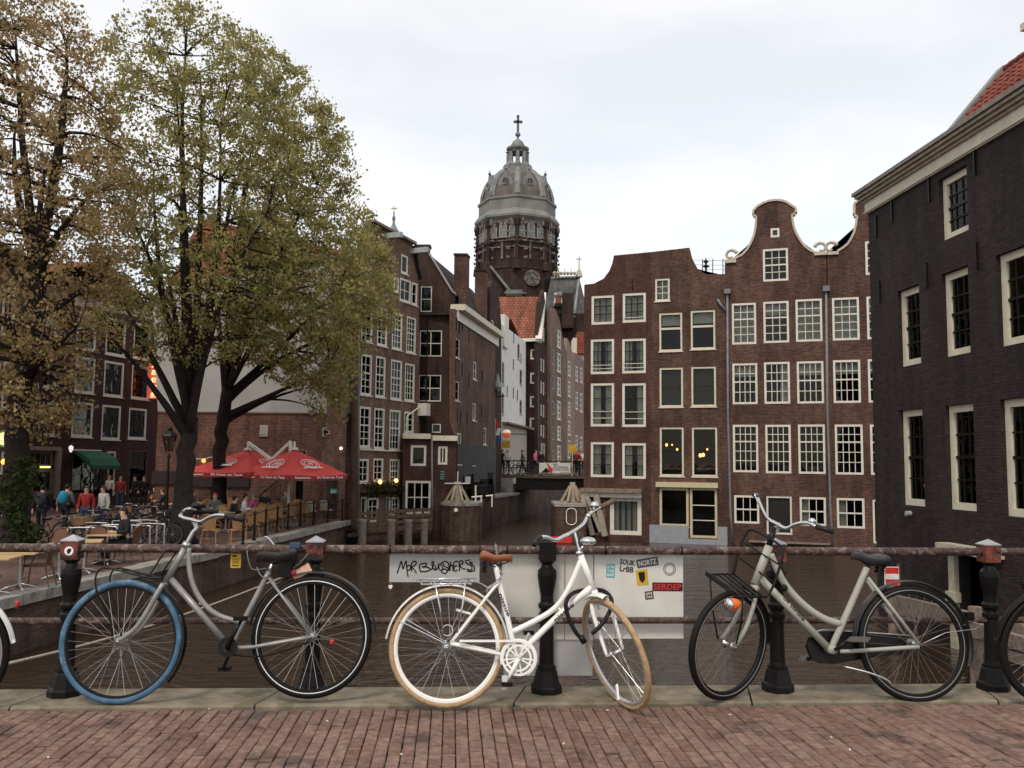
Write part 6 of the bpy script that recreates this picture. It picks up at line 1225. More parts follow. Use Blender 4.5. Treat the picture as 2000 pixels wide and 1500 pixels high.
def table(label, topm, rnd=False):
    t = thing('cafe_table', label, 'table', (0, 0, 0)); MB().box((0, 0, .73), (.72, .72, .03)).build('tabletop', topm, t); MB().tube([(0, 0, .08), (0, 0, .72)], .03, 8).build('pole', alu, t)
    for k in range(4): an = k*math.pi/2+.5; e = V((math.cos(an), math.sin(an), 0)); MB().tube([(0, 0, .12), e*.2+Z*.07, e*.33+Z*.015], .022, 6).build('foot', alu, t, True)
    return t
tb = table('x', M('tabletop_beech', (.46, .33, .17), .5, var=.1)); gt = 'cafe tables on the quay'
for i, (u, v, a, lab) in enumerate([(38, 1152, 10, 'beech topped cafe table with a cross foot, nearest at the left edge'), (114, 1131, 5, 'beech topped cafe table directly behind the first iron post'), (163, 1120, 20, 'beech topped cafe table just right of the first iron post'), (208, 1102, 0, 'beech topped cafe table in front of the seated woman in black'), (-12, 1166, 8, 'cafe table corner cut off by the left picture edge'),
        (440, 1040, 10, 'small table between the nearest cane chairs behind the handlebar')]): place(tb, i == 0, onZ(u, v, QZ), rad(a), lab, gt)
for (u, v, lab) in ((500, 1028, 'in front of the pink top'), (535, 1020, 'in the middle of the railing row'), (570, 1014, 'at the right end of the railing row'), (470, 1008, 'under the left parasol'), (415, 1008, 'by the second tree trunk'), (600, 1008, 'right of the parasol pole')): place(tb, False, onZ(u, v, QZ), random.random(), 'small terrace table '+lab, gt)
# iron posts with rails along the terrace edge
qf = thing('terrace_railing', 'low black iron railing with round posts along the quay edge of the terrace', 'railing', onZ(560, 1040, QZ)); pp_ = []
for (u, v) in ((474, 1067), (496, 1057), (518, 1048), (541, 1040), (562, 1034), (586, 1028), (612, 1025), (640, 1021), (668, 1018)):
    b_ = onZ(u, v, QZ); pp_.append(b_); MB().lathe(b_, [(.07, 0), (.06, .1), (.04, .12), (.035, .85), (.055, .88), (.045, .95), (.02, 1.0)], 10).build('post', black_p, qf)
for z in (.45, .88): MB().tube([p+Z*z for p in pp_], .016, 5).build('rail', black_p, qf)
# dark planter hedge and cafe things at the wall
pl = thing('planter_hedge', 'row of dark planters with low shrubs in front of the brick wall under the parasols', 'planter', onZ(470, 995, QZ)); a = onZ(455, 996, QZ); b = onZ(560, 996, QZ); MB().obox(a, b-a, (0, .5, 0), (0, 0, .5)).build('planter_box', black_p, pl)
leaves('foliage', [tuple(a+(b-a)*random.random()+V((0, random.uniform(0, .5), random.uniform(.45, .95)))) for _ in range(2500)], .09, leaf_i, pl, 'stuff')
lt = thing('light_string', 'string of small orange terrace lights beside the tree trunks', 'string lights', atY(395, 897, 36)); pts = [atY(u, v, 36) for u, v in ((372, 902), (385, 896), (398, 897), (410, 893), (424, 894), (432, 895))]; MB().tube(pts, .02, 5).build('wire', white_p, lt); m = MB()
for p in (pts[0], pts[2], pts[4], pts[5]): m.ball(p+Z*-.06, .09, 5)
m.build('bulb', M('orange_bulb', (1, .35, .08), .5, emit=1.6), lt)
# ------------------------------------------------------------------ people
def skin(name, vs, es, rs, root=0, sub=1, extra=None):
    me = bpy.data.meshes.new(name); me.from_pydata([tuple(v) for v in vs], es, []); o = bpy.data.objects.new(name, me); C.objects.link(o)
    md = o.modifiers.new('s', 'SKIN'); md.use_smooth_shade = True
    for i, sv_ in enumerate(me.skin_vertices[0].data): sv_.radius = (rs[i], rs[i]); sv_.use_root = (i == root)
    if sub: s2 = o.modifiers.new('u', 'SUBSURF'); s2.levels = sub; s2.render_levels = sub
    bpy.context.view_layer.update(); dg = bpy.context.evaluated_depsgraph_get(); r_ = bpy.data.meshes.new_from_object(o.evaluated_get(dg)); bpy.data.objects.remove(o); r_.name = name
    if extra:                                      # join small features into the same mesh
        vv = [v.co.copy() for v in r_.vertices]; ff = [tuple(p.vertices) for p in r_.polygons]; n0 = len(vv); vv += extra.v; ff += [tuple(n0+i for i in f) for f in extra.f]
        r_ = bpy.data.meshes.new(name); r_.from_pydata([tuple(v) for v in vv], [], ff); r_.shade_smooth()
    r_.materials.clear(); r_.materials.append(None); return r_
def pose(kind):
    if kind == 'sit':
        pel = (0, 0, .52); sp = (0, .02, .72); che = (0, .04, .92); nk = (0, .05, 1.07); hd = (0, .08, 1.15); ht = (0, .09, 1.27); kn = [(-.12, .44, .52), (.12, .44, .52)]; an = [(-.12, .42, .10), (.12, .46, .10)]; el = [(-.25, .06, .74), (.25, .06, .74)]; wr = [(-.16, .30, .76), (.16, .30, .76)]
    elif kind == 'walk':
        pel = (0, 0, .93); sp = (0, .01, 1.13); che = (0, .03, 1.33); nk = (0, .05, 1.46); hd = (0, .07, 1.54); ht = (0, .08, 1.67); kn = [(-.1, .14, .50), (.1, -.06, .50)]; an = [(-.1, .26, .10), (.1, -.30, .16)]; el = [(-.24, -.10, 1.13), (.24, .06, 1.13)]; wr = [(-.25, -.08, .90), (.25, .22, .95)]
    elif kind == 'phone':
        pel = (0, 0, .93); sp = (0, 0, 1.13); che = (0, .02, 1.33); nk = (0, .05, 1.46); hd = (0, .08, 1.53); ht = (0, .10, 1.66); kn = [(-.1, .02, .50), (.1, .03, .50)]; an = [(-.11, 0, .09), (.11, 0, .09)]; el = [(-.25, .02, 1.12), (.25, .03, 1.12)]; wr = [(-.13, .26, 1.22), (.13, .26, 1.20)]
    else:
        pel = (0, 0, .93); sp = (0, 0, 1.13); che = (0, .01, 1.33); nk = (0, .03, 1.46); hd = (0, .05, 1.54); ht = (0, .05, 1.67); kn = [(-.1, .02, .50), (.1, .03, .50)]; an = [(-.11, 0, .09), (.12, .02, .09)]; el = [(-.24, -.03, 1.13), (.24, -.03, 1.13)]; wr = [(-.25, .04, .89), (.25, .04, .89)]
    sh = [(-.18, che[1]-.01, che[2]+.07), (.18, che[1]-.01, che[2]+.07)]; hp = [(-.10, pel[1], pel[2]-.03), (.10, pel[1], pel[2]-.03)]
    return dict(pel=pel, sp=sp, che=che, nk=nk, hd=hd, ht=ht, kn=kn, an=an, el=el, wr=wr, sh=sh, hp=hp)
PM_ = {}
def person_meshes(kind):
    if kind in PM_: return PM_[kind]
    q = pose(kind); vs = [q['pel'], q['sp'], q['che'], q['nk'], q['hd'], q['ht']]; es = [(0, 1), (1, 2), (2, 3), (3, 4), (4, 5)]; rs = [.12, .105, .12, .055, .082, .075]
    for s in (0, 1):
        b = len(vs); w = V(q['wr'][s]); e = V(q['el'][s]); d = (w-e).normalized(); h = w+d*.08
        vs += [q['sh'][s], q['el'][s], q['wr'][s], h, q['hp'][s], q['kn'][s], q['an'][s], (q['an'][s][0], q['an'][s][1]+.15, q['an'][s][2]-.05)]; rs += [.055, .04, .028, .032, .08, .058, .038, .03]
        es += [(2, b), (b, b+1), (b+1, b+2), (b+2, b+3), (0, b+4), (b+4, b+5), (b+5, b+6), (b+6, b+7)]
        sd_ = d.cross(V((1, 0, 0))).normalized()
        for k in range(5):
            off = sd_*(-.03+.017*k)+V((.012*(1 if s == 0 else -1) if k == 0 else 0, 0, 0)); L = (.05, .075, .085, .078, .06)[k]; c = len(vs); st_ = h+d*(.0 if k else -.03)
            vs += [st_+off*1.0+d*L*.55, st_+off*1.05+d*L+V((.01*(1 if s == 0 else -1), .004, 0))]; rs += [.0095, .008]; es += [(b+3, c), (c, c+1)]
    ex = MB(); hd = V(q['hd']); f = hd+V((0, .07, .065)); ex.ball(f+V((0, .012, -.005)), .014, 5, (.8, 1.1, 1.4)); 
    for sx in (-1, 1): ex.ball(f+V((.03*sx, -.002, .022)), .010, 4); ex.ball(hd+V((.082*sx, -.005, .06)), .022, 4, (.5, .8, 1.2))
    ex.ball(f+V((0, -.004, -.042)), .016, 4, (1.5, .5, .4))
    body_ = skin('body', vs, es, rs, 0, 1, ex)
    vs = [(*q['pel'][:2], q['pel'][2]-.06), q['sp'], q['che'], (q['nk'][0], q['nk'][1], q['nk'][2]-.02)]; es = [(0, 1), (1, 2), (2, 3)]; rs = [.155, .135, .15, .08]
    for s in (0, 1):
        b = len(vs); w = V(q['wr'][s]); e = V(q['el'][s]); vs += [q['sh'][s], q['el'][s], tuple(e+(w-e)*.92)]; rs += [.08, .062, .048]; es += [(2, b), (b, b+1), (b+1, b+2)]
    jk = skin('jacket', vs, es, rs, 0, 1)
    vs = [q['pel']]; es = []; rs = [.125]
    for s in (0, 1): b = len(vs); vs += [q['hp'][s], q['kn'][s], (q['an'][s][0], q['an'][s][1], q['an'][s][2]+.02)]; rs += [.092, .07, .058]; es += [(0, b), (b, b+1), (b+1, b+2)]
    tr = skin('trousers', vs, es, rs, 0, 1)
    hm = MB(); c_ = V(q['hd'])+V((0, -.022, .085)); hm.ball(c_, .098, 8, (.92, .98, 1.0)); hm.v = [v if not (v.y > c_.y+.055 and v.z < c_.z+.035) else V((v.x*.8, c_.y+.05, max(v.z, c_.z+.02))) for v in hm.v]; hr_ = hm.mesh('hair', None, True); hr_.materials.append(None)
    sm = []
    for s in (0, 1):
        m = MB(); a = V(q['an'][s]); m.prism([(a.x-.045, a.y-.07, a.z-.09), (a.x+.045, a.y-.07, a.z-.09), (a.x+.052, a.y+.10, a.z-.09), (a.x, a.y+.20, a.z-.09), (a.x-.052, a.y+.10, a.z-.09)], (0, 0, .085)); me = m.mesh('shoe'); me.materials.append(None); sm.append(me)
    PM_[kind] = (body_, jk, tr, hr_, sm, q); return PM_[kind]
skins = [M('skin_light', (.50, .29, .21), .6, var=.05), M('skin_tan', (.38, .21, .14), .6, var=.05)]
hairs = [M('hair_dark', (.02, .014, .01), .7), M('hair_brown', (.08, .045, .025), .7), M('hair_grey', (.25, .23, .21), .8), M('hair_blond', (.35, .23, .11), .7)]
def cloth(n, c): return M('cloth_'+n, c, .9, var=.12, scale=12, bump=.15, bscale=14)
def dressed(kind, label, loc, rz, jc, tcn=None, hair=0, sk=0, sc=1.0, extra=None, group=None):
    bm_2, jk, tr, hr_, sm, q = person_meshes(kind); t = thing('person', label, 'person', loc, group, rad(rz)); t.scale = (sc,)*3
    def ch(n, me, mt):
        o = bpy.data.objects.new(n, me); C.objects.link(o); o.parent = t; o.material_slots[0].link = 'OBJECT'; o.material_slots[0].material = mt; return o
    ch('body', bm_2, skins[sk]); ch('jacket', jk, jc); ch('trousers', tr, tcn or cloth('dark', (.02, .02, .025))); ch('hair', hr_, hairs[hair] if isinstance(hair, int) else hair)
    for me in sm: ch('shoe', me, cloth('shoe', (.03, .025, .022)))
    if extra:
        for n, mb, mt in extra(q): me = mb.mesh(n, mt, True); o = bpy.data.objects.new(n, me); C.objects.link(o); o.parent = t
    return t
def backpack(mt):
    return lambda q: [('backpack', MB().ball(V(q['che'])+V((0, -.20, -.08)), .2, 8, (.85, .62, 1.2)), mt)]
blk = cloth('black', (.018, .017, .019)); redj = cloth('red', (.30, .03, .03)); whj = cloth('offwhite', (.55, .53, .47)); navy = cloth('navy', (.03, .035, .05)); pink = cloth('pink', (.60, .13, .28)); wht = cloth('white', (.6, .6, .58)); jean = cloth('jeans', (.05, .07, .11)); gry = cloth('grey', (.12, .12, .12)); tealj = cloth('teal', (.02, .17, .25))
G = lambda u, v: onZ(u, v, QZ)
dressed('walk', 'person in a dark top and trousers walking away past the ivy at the left', G(78, 1048), 15, blk, extra=backpack(navy))
dressed('walk', 'person with a bright blue backpack walking away over the quay', G(125, 1042), -10, gry, extra=backpack(cloth('blue_pack', (.02, .20, .33))))
dressed('stand', 'person in a red jacket facing the canal behind the parked bicycles', G(165, 1046), 190, redj, jean, 1, sc=.98)
dressed('stand', 'person in an off white jacket standing beside the red jacket', G(199, 1045), 150, whj, jean, 1, sc=.98)
dressed('stand', 'person in a red sweater and jeans standing far back near the shop door', G(233, 996), 200, redj, jean, 3)
dressed('stand', 'person in a pale top standing by the shop door left of the red sweater', G(212, 992), 170, whj, blk, 3)
dressed('stand', 'person dressed in black in the doorway at the right end of the shop house', G(262, 991), 160, blk, None, 0)
dressed('stand', 'second person dressed in black near the doorway beside the lamp post', G(279, 992), 210, blk, None, 1)
dressed('phone', 'person in black holding up a pale object at the left edge', G(8, 1082), 250, blk, None, 0)
dressed('sit', 'woman in black sitting at the cafe table near the bicycle racks', G(243, 1100), 130, blk, None, 0, sc=1.05)
seat = [(390, 1045, 60, blk, 1, 'seated person in black behind the silver handlebar close to the trunk'), (418, 1030, 200, gry, M('cap_red', (.55, .06, .05), .8), 'seated person with a bright red cap and grey top on the terrace'), (453, 1040, -60, blk, 0, 'seated dark haired person in black just left of the white shirt'), (474, 1033, -80, wht, 0, 'seated man in a white shirt on the terrace'),
        (497, 1028, 70, pink, 2, 'seated person with grey hair and a bright pink top on the terrace'), (540, 1002, 180, blk, 3, 'seated person in black under the right parasol, left of the pole'), (585, 1004, 190, blk, 0, 'seated person in black under the right parasol, right of the pole'), (377, 1012, 100, gry, 1, 'seated person between the two tree trunks'), (460, 1004, 170, wht, 1, 'seated person in a pale top near the brick wall'), (350, 1020, 120, blk, 0, 'seated person in dark clothes behind the big forked trunk')]
seat += [(432, 1018, 150, blk, 1, 'seated person in black behind the red cap, beside the second trunk'), (515, 1018, 200, navy, 0, 'seated person in navy behind the pink top'), (558, 1016, 160, gry, 1, 'seated person in grey beyond the railing row of chairs'), (600, 1010, 210, blk, 3, 'seated fair haired person in black right of the parasol pole'),
        (485, 1008, 190, redj, 0, 'seated person in red under the left parasol'), (318, 1012, 90, navy, 1, 'seated person in navy by the street lamp foot'), (300, 1003, 200, blk, 0, 'seated person in black left of the street lamp')]
for u, v, a, j, h, lab in seat: dressed('sit', lab, G(u, v), a, j, None, h)
dressed('stand', 'waiter in black standing under the right red parasol', G(552, 1000), 180, blk, None, 0)
for u, Y, k, a, j, h, lab in ((981, 61.0, 'stand', 180, blk, 0, 'person in black at the left end of the small bridge'), (991, 60.6, 'stand', 200, whj, M('cap_white', (.6, .6, .58), .8), 'person with a white cap at the left end of the small bridge'), (1021, 61.5, 'walk', 90, gry, 0, 'dark haired person crossing the small bridge above the parked bicycles'), (1045, 61.2, 'walk', 250, pink, 1, 'person in a rosy top left of the white banner'), (1056, 62.0, 'stand', 180, blk, 0, 'person in black behind the white banner'),
        (1122, 61.0, 'stand', 180, navy, 0, 'person in navy at the right end of the small bridge'), (1129, 60.6, 'walk', 120, redj, 1, 'person in red at the right end of the small bridge'), (1135, 61.4, 'stand', 200, whj, 1, 'person in white squeezed at the right end of the small bridge')):
    p = atY(u, 905, Y); dressed(k, lab, (p.x, Y, sbz), a, j, None, h)

gl = thing('table_glasses', 'x', 'glass', (0, 0, .745)); MB().lathe((0, 0, .745), [(.03, 0), (.035, .01), (.032, .12), (.034, .13)], 8).build('glass', M('beer_amber', (.55, .36, .12), .2), gl); gl.name = 'drinking_glass'
for i, (u, v, lab) in enumerate([(440, 1040, 'table behind the silver handlebar'), (500, 1028, 'table in front of the pink top'), (535, 1020, 'middle table of the railing row'), (570, 1014, 'right table of the railing row'), (470, 1008, 'table under the left parasol'), (600, 1008, 'table right of the parasol pole')]):
    p = onZ(u, v, QZ); place(gl, i == 0, (p.x+random.uniform(-.2, .2), p.y+random.uniform(-.2, .2), QZ), 0, 'glass of pale beer on the '+lab, 'glasses on the terrace tables')
# ------------------------------------------------------------------ bicycles
bl_frame = M('bike_silver_paint', (.24, .235, .225), .35, .25, var=.15, scale=20, c2=(.2, .17, .15), patch=.72, pscale=26)
bk_white = M('bike_white_paint', (.78, .77, .73), .3, var=.03, coat=.4); bk_grey = M('bike_sage_paint', (.33, .33, .285), .4, var=.06, c2=(.2, .2, .18), patch=.74, pscale=30)
bk_black = M('bike_black', (.008, .0075, .007), .35, var=.2); spoke_m = M('spoke_steel', (.5, .49, .47), .35, 1, var=.1); blue_t = M('tyre_blue', (.055, .13, .21), .65, var=.3, scale=14, c2=(.15, .22, .29), patch=.56, pscale=12)
tan_t = M('tyre_tan', (.38, .26, .14), .75, var=.2, scale=30, bump=.3); brown_l = M('saddle_brown', (.24, .075, .03), .45, var=.12); black_l = M('saddle_black', (.02, .018, .018), .38, var=.2); orange_p = M('lamp_orange', (.72, .13, .02), .35, var=.05); red_l = M('lamp_red_lens', (.4, .02, .02), .25)
class Bk:
    def __init__(s, name, label, c, lean=.13, loc=None): s.c, s.l = c, lean; s.n = V((SL, -1, lean)).normalized(); s.root = thing(name, label, 'bicycle', loc)
    px = False
    def p(s, u, v, d=0):
        if s.px:
            r_ = ray(u, v); q0 = V((0, s.c, 0))+s.n*d; t = s.n.dot(q0-EYE)/s.n.dot(r_); return EYE+r_*t
        r_ = ray(u, v); t = (s.c+s.l*EYE.z)/(r_.y-SL*r_.x-s.l*r_.z); return EYE+r_*t+s.n*d
    def pts(s, L, d=0): return [s.p(q[0], q[1], q[2] if len(q) > 2 else d) for q in L]
    def tube(s, name, L, r, mat, d=0, n=10, par=None, sm=True): return MB().tube(spl(s.pts(L, d)), r, n).build(name, mat, par or s.root, sm)
def spl(P, k=4):
    if len(P) < 3: return P
    out = []
    for i in range(len(P)-1):
        a, b = P[i], P[i+1]; p0 = P[max(0, i-1)]; p3 = P[min(len(P)-1, i+2)]
        for j in range(k): t = j/k; out.append(.5*((2*a)+(b-p0)*t+(2*p0-5*a+4*b-p3)*t*t+(-p0+3*a-3*b+p3)*t**3))
    return out+[P[-1]]
def wheel(root, name, hub, n, R_, tyre, rim, tw=.019, stripe=None, rimh=.014, rimw=.012, hubm=None, spm=None):
    hub = V(hub); n = V(n).normalized(); cp = lambda rr, k=10: [(rr*math.cos(2*math.pi*i/k), rr*math.sin(2*math.pi*i/k)) for i in range(k)]
    r1_ = R_-2*tw+.004; w = MB().ring(hub, n, r1_, [(0, -rimw), (0, rimw), (-rimh*.6, rimw), (-rimh, rimw*.4), (-rimh, -rimw*.4), (-rimh*.6, -rimw)], seg=72).build(name, rim, root)
    MB().ring(hub, n, R_-tw, cp(tw), seg=72).build('tyre', tyre, w, True)
    if stripe: MB().ring(hub, n, R_-tw*1.55, [(-.0015, tw*.86), (.0035, tw*.80), (.0035, tw*.98), (-.0015, tw*1.0)], seg=72).build('stripe', stripe, w, True)
    m = MB(); x = V((1, 0, 0)); x = (x-n*x.dot(n)).normalized(); y = n.cross(x); ri = r1_-rimh
    for i in range(36):
        a = 2*math.pi*i/36; sd_ = 1 if i % 2 else -1; off = (1 if (i//2) % 2 else -1)*.95; e = x*math.cos(a)+y*math.sin(a); h = x*math.cos(a+off)+y*math.sin(a+off); m.tube([hub+h*.024+n*.03*sd_, hub+e*ri], .0012, 4, cap=False)
    m.build('spokes', spm or spoke_m, w, kind='stuff')
    MB().lathe(hub, [(.007, -.06), (.007, -.045), (.014, -.04), (.026, -.033), (.026, -.028), (.014, -.022), (.014, .022), (.026, .028), (.026, .033), (.014, .04), (.007, .045), (.007, .06)], 14, axis=n).build('hub', hubm or alu, w, True); return w
def fender(root, name, hub, n, R_, a0, a1, mat, w=.026, seg=40):
    pr = [(0, -w), (.008, -w*.6), (.012, 0), (.008, w*.6), (0, w), (.003, w*.9), (.0095, 0), (.003, -w*.9)]
    return MB().ring(hub, n, R_, [(a, b) for a, b in pr], a0=rad(a0), a1=rad(a1), seg=seg).build(name, mat, root, True)
def saddle(root, back, nose, mat, wid=.085, under=None, th=.05):
    back, nose = V(back), V(nose); f = (nose-back); L = f.length; f = f/L; s_ = f.cross(Z).normalized(); u_ = s_.cross(f)
    prof = [(0, .55, .0), (.06, .9, .012), (.16, 1.0, .014), (.3, .92, .004), (.45, .6, -.006), (.6, .38, -.004), (.78, .26, .002), (.93, .2, .002), (1, .08, -.008)]; vs = []; fs = []; K = 12
    for t, w, h in prof:
        for k in range(K):
            a = 2*math.pi*k/K; x = math.cos(a)*wid*w; z = math.sin(a); zz_ = h+(z*.018 if z > 0 else z*th*(.55+.45*w)); vs.append(back+f*(t*L)+s_*x*(1 if z >= 0 else 1.0)+u_*zz_)
    for i in range(len(prof)-1):
        for k in range(K): fs.append((i*K+k, i*K+(k+1) % K, (i+1)*K+(k+1) % K, (i+1)*K+k))
    fs += [tuple(range(K))[::-1], tuple((len(prof)-1)*K+k for k in range(K))]; o = MB().add(vs, fs).build('saddle', mat, root, True)
    m = MB()
    for sg_ in (-1, 1): m.tube([back+f*.06*1+s_*.05*sg_-u_*.04, back+f*L*.5+s_*.02*sg_-u_*.055, back+f*L*.92-u_*.02], .0035, 5); m.tube([back+f*.03+s_*.04*sg_-u_*(.03+k_*.008)+f*(.012*math.sin(k_*2)) for k_ in range(8)], .009, 5) if under else None
    m.build('saddle_rails', chrome if not under else under, o); return o
def rot(n, ax, deg): return Matrix.Rotation(rad(deg), 3, V(ax).normalized()) @ V(n)
def crank(b, root, c, R_, arm_to, arm2, mat, d=.07, pm=None, ringm=None):
    cc_ = b.p(*c, d); 
    if ringm:
        w = MB().ring(cc_, b.n, R_, [(-.012, -.003), (.0, -.003), (.0, .003), (-.012, .003)], seg=40); w.ring(cc_, b.n, R_*.72, [(-.008, -.003), (.004, -.003), (.004, .003), (-.008, .003)], seg=32)
        x = V((1, 0, 0)); x = (x-b.n*x.dot(b.n)).normalized(); y = b.n.cross(x)
        for k in range(10): a = k*math.pi/5+(.12 if k % 2 else -.12); e = x*math.cos(a)+y*math.sin(a); w.bar(cc_+e*.02, cc_+e*R_, .008, .005, tuple(b.n))
        w.build('chainring', ringm, root)
    m = MB(); e1_ = b.p(*arm_to, d+.012); m.tube([b.p(*c, d+.012), e1_], [.014, .009], 8); m.build('crank', mat, root, True); m = MB(); e2_ = b.p(*arm2, -.07); m.tube([b.p(*c, -.06), e2_], [.012, .009], 8); m.build('crank', mat, root, True)
    for e, sg_ in ((e1_, 1), (e2_, -1)):
        q = e+b.n*.055*sg_; m = MB(); m.obox(q-b.n*.045-bd*.03-Z*.012, b.n*.09, bd*.06, Z*.024); m.build('pedal', pm or bk_black, root)
    MB().lathe(b.p(*c), [(.022, -.04), (.022, .04)], 14, axis=b.n).build('bottom_bracket', mat, root, True)
# --- bike 1: silver grey with one blue tyre
b = Bk('bicycle', 'silver grey bicycle with a blue front tyre and black front rack at the left', 5.33, loc=bl(-1.7, 0)); R1 = b.root
sax = (b.p(366.7, 1061)-b.p(319, 1142)).normalized(); nf = rot(b.n, sax, -1); h1 = b.p(236.5, 1252.5); h2 = b.p(609, 1243)
wheel(R1, 'front_wheel', h1, nf, .345, blue_t, bk_black, tw=.019); wheel(R1, 'rear_wheel', h2, b.n, .345, rubber, bk_black, tw=.021, stripe=M('reflective_stripe', (.75, .75, .72), .4))
fender(R1, 'front_mudguard', h1-nf*.0, nf, .358, -38, 78, bk_black); fender(R1, 'rear_mudguard', h2, b.n, .360, 2, 170, M('mudguard_satin', (.032, .031, .031), .3, var=.2))
b.tube('head_tube', [(367.5, 1059), (324, 1137)], .0195, bl_frame); b.tube('headset_cup', [(361, 1069), (366.5, 1060)], .025, alu)
for d in (-.045, .045): b.tube('fork_blade', [(321, 1140, d*.5), (311, 1160, d), (296, 1188, d), (273.6, 1222, d), (253, 1240, d), (238, 1250, d)], [.0155]*4+[.0155]*8+[.014]*6+[.012]*3, bl_frame)
b.tube('down_tube', [(334, 1131), (446, 1260)], .0185, bl_frame); b.tube('top_tube', [(368.6, 1070), (370, 1112), (381, 1152), (402.8, 1184), (429.4, 1203), (472, 1216)], .0150, bl_frame); b.tube('brace', [(389, 1178), (398, 1180)], .009, bl_frame)
b.tube('seat_tube', [(525.5, 1117), (481, 1204), (451, 1264)], .0165, bl_frame)
for d in (-.055, .055): b.tube('seat_stay', [(526, 1128, d*.4), (608, 1238, d)], .0085, bl_frame); b.tube('chain_stay', [(455, 1265, d*.5), (500, 1262, d), (609, 1243, d)], .0105, bl_frame)
crank(b, R1, (450, 1262), .055, (480, 1206), (429, 1310), bk_black, ringm=bk_black); b.tube('seat_post', [(525, 1119), (533, 1098)], .0125, chrome)
b.tube('chain', [(452, 1277, .04), (520, 1280, .04), (607, 1253, .04)], .005, rubber)
saddle(R1, b.p(581, 1081), b.p(501, 1084), black_l, .10, bk_black, .065)
b.tube('stem', [(365, 1062), (377, 1040), (383.5, 1031), (374, 1013)], .0135, alu)
b.px = True; b.tube('handlebar', [(352, 1008, -.02), (358, 998, -.20), (372, 993.5, -.26), (386, 996, -.28)], .011, chrome); b.tube('handlebar', [(352, 1008, -.02), (360, 1012, 0), (374, 1015, .03), (392, 1019, .08), (410, 1010, .15), (425, 1006, .20), (445, 1007.5, .24)], .011, chrome); b.px = False
b.px = True; b.tube('grip', [(384, 996, -.28), (427, 1000, -.31)], .0165, black_l); b.tube('grip', [(441, 1007, .235), (476, 1015, .29)], .0165, black_l); MB().ball(b.p(384, 988, -.27), .03, 7, (1, 1, .7)).build('bell', bk_black, R1, True); b.px = False
rk = bk_black; m = MB()
for d in (-.11, .11): m.tube(spl(b.pts([(228, 1242, d*.6), (222, 1200, d*.7), (205, 1160, d), (201, 1128, d), (213, 1110, d), (240, 1113, d), (300, 1128, d), (330, 1128, d)])), .0055, 6)
for u, v in ((213, 1110), (240, 1114), (270, 1121), (300, 1127)): m.tube(b.pts([(u, v, -.11), (u, v, .11)]), .0045, 5)
m.tube(spl(b.pts([(302, 1127, .11), (312, 1110, .1), (334, 1078, .1), (342, 1077, .0), (334, 1078, -.1), (312, 1110, -.1), (302, 1127, -.11)])), .0055, 6); m.build('front_rack', rk, R1, True)
MB().lathe(b.p(651, 1253, .03), [(.012, 0), (.016, .03), (.008, .05)], 10, axis=b.n).build('reflector', red_l, R1); 
m = MB(); m.tube(spl(b.pts([(500, 1108, -.02), (508, 1122, .0), (520, 1128, .03), (530, 1118, .03)])), .004, 5); m.tube(spl(b.pts([(480, 1075, -.03), (484, 1095, -.02), (492, 1112, -.02), (520, 1110, .0)])), .003, 5); m.tube(spl(b.pts([(560, 1118, .02), (585, 1100, .0), (601, 1080, -.03)])), .003, 5); m.build('brake_cable', steel_p, R1, True)
MB().obox(b.p(545, 1128, -.02), bd*.07, b.n*.06, Z*.10+bd*.01).build('lock_body', bk_black, R1)
rl = MB().ball(b.p(568, 1119, .0), .032, 7, (1.1, .8, .8)).build('rear_lamp', red_l, R1, True); MB().bar(b.p(572, 1127, .0), b.p(606, 1107, .0), .05, .008, tuple(b.n)).build('rear_plate', M('sticker_orange_white', (.6, .42, .32), .5, c2=(.7, .2, .05), patch=.5, pscale=40), R1)
MB().lathe(b.p(563, 1068, -.06), [(.03, 0), (.03, .06)], 8, axis=bd).build('strap', M('strap_navy', (.03, .05, .09), .8), R1)
b.px = True; b.tube('brake_lever', [(538, 1068, -.12), (525, 1052, -.12), (517, 1048, -.12)], .005, chrome); b.px = False
# --- bike 2: white with tan tyres
b = Bk('bicycle', 'white bicycle with tan tyres, brown saddle and chrome rear rack in the middle', 5.235, loc=bl(.3, .1)); R2 = b.root
sax = (b.p(1131, 1078)-b.p(1163, 1165)).normalized(); h2 = b.p(873, 1264.5)
nf = rot(b.n, sax, -72); h1 = b.p(1197, 1274, .02)
h1 = h1+b.n*.05
wheel(R2, 'rear_wheel', h2, b.n, .332, tan_t, bk_white, tw=.0165, rimh=.022, rimw=.011); wheel(R2, 'front_wheel', h1, nf, .332, tan_t, M('rim_silver', (.6, .6, .6), .3, .8), tw=.0165, rimh=.018, rimw=.011)
fender(R2, 'rear_mudguard', h2, b.n, .345, -4, 172, bk_white, .024); fender(R2, 'front_mudguard', h1, nf, .343, 80, 118, bk_white, .024, 16)
b.tube('head_tube', [(1131.5, 1079), (1160, 1153)], .0205, bk_white)
b.tube('top_tube', [(1134, 1096), (1117, 1136), (1099, 1170), (1076, 1194), (1043, 1213.5), (1001, 1234)], .0165, bk_white); b.tube('down_tube', [(1155, 1146), (1088, 1205), (1012, 1280)], .0185, bk_white); b.tube('brace', [(1090, 1186), (1097, 1196)], .009, bk_white)
b.tube('seat_tube', [(968, 1106), (982, 1166), (1001, 1250), (1010, 1283)], .0165, bk_white); b.tube('seat_post', [(965, 1100), (969, 1110)], .0125, chrome)
for d in (-.055, .055): b.tube('seat_stay', [(975, 1138, d*.3), (955, 1160, d*.7), (880, 1256, d)], .008, bk_white); b.tube('chain_stay', [(1006, 1282, d*.5), (975, 1276, d), (880, 1256, d)], .010, bk_white)
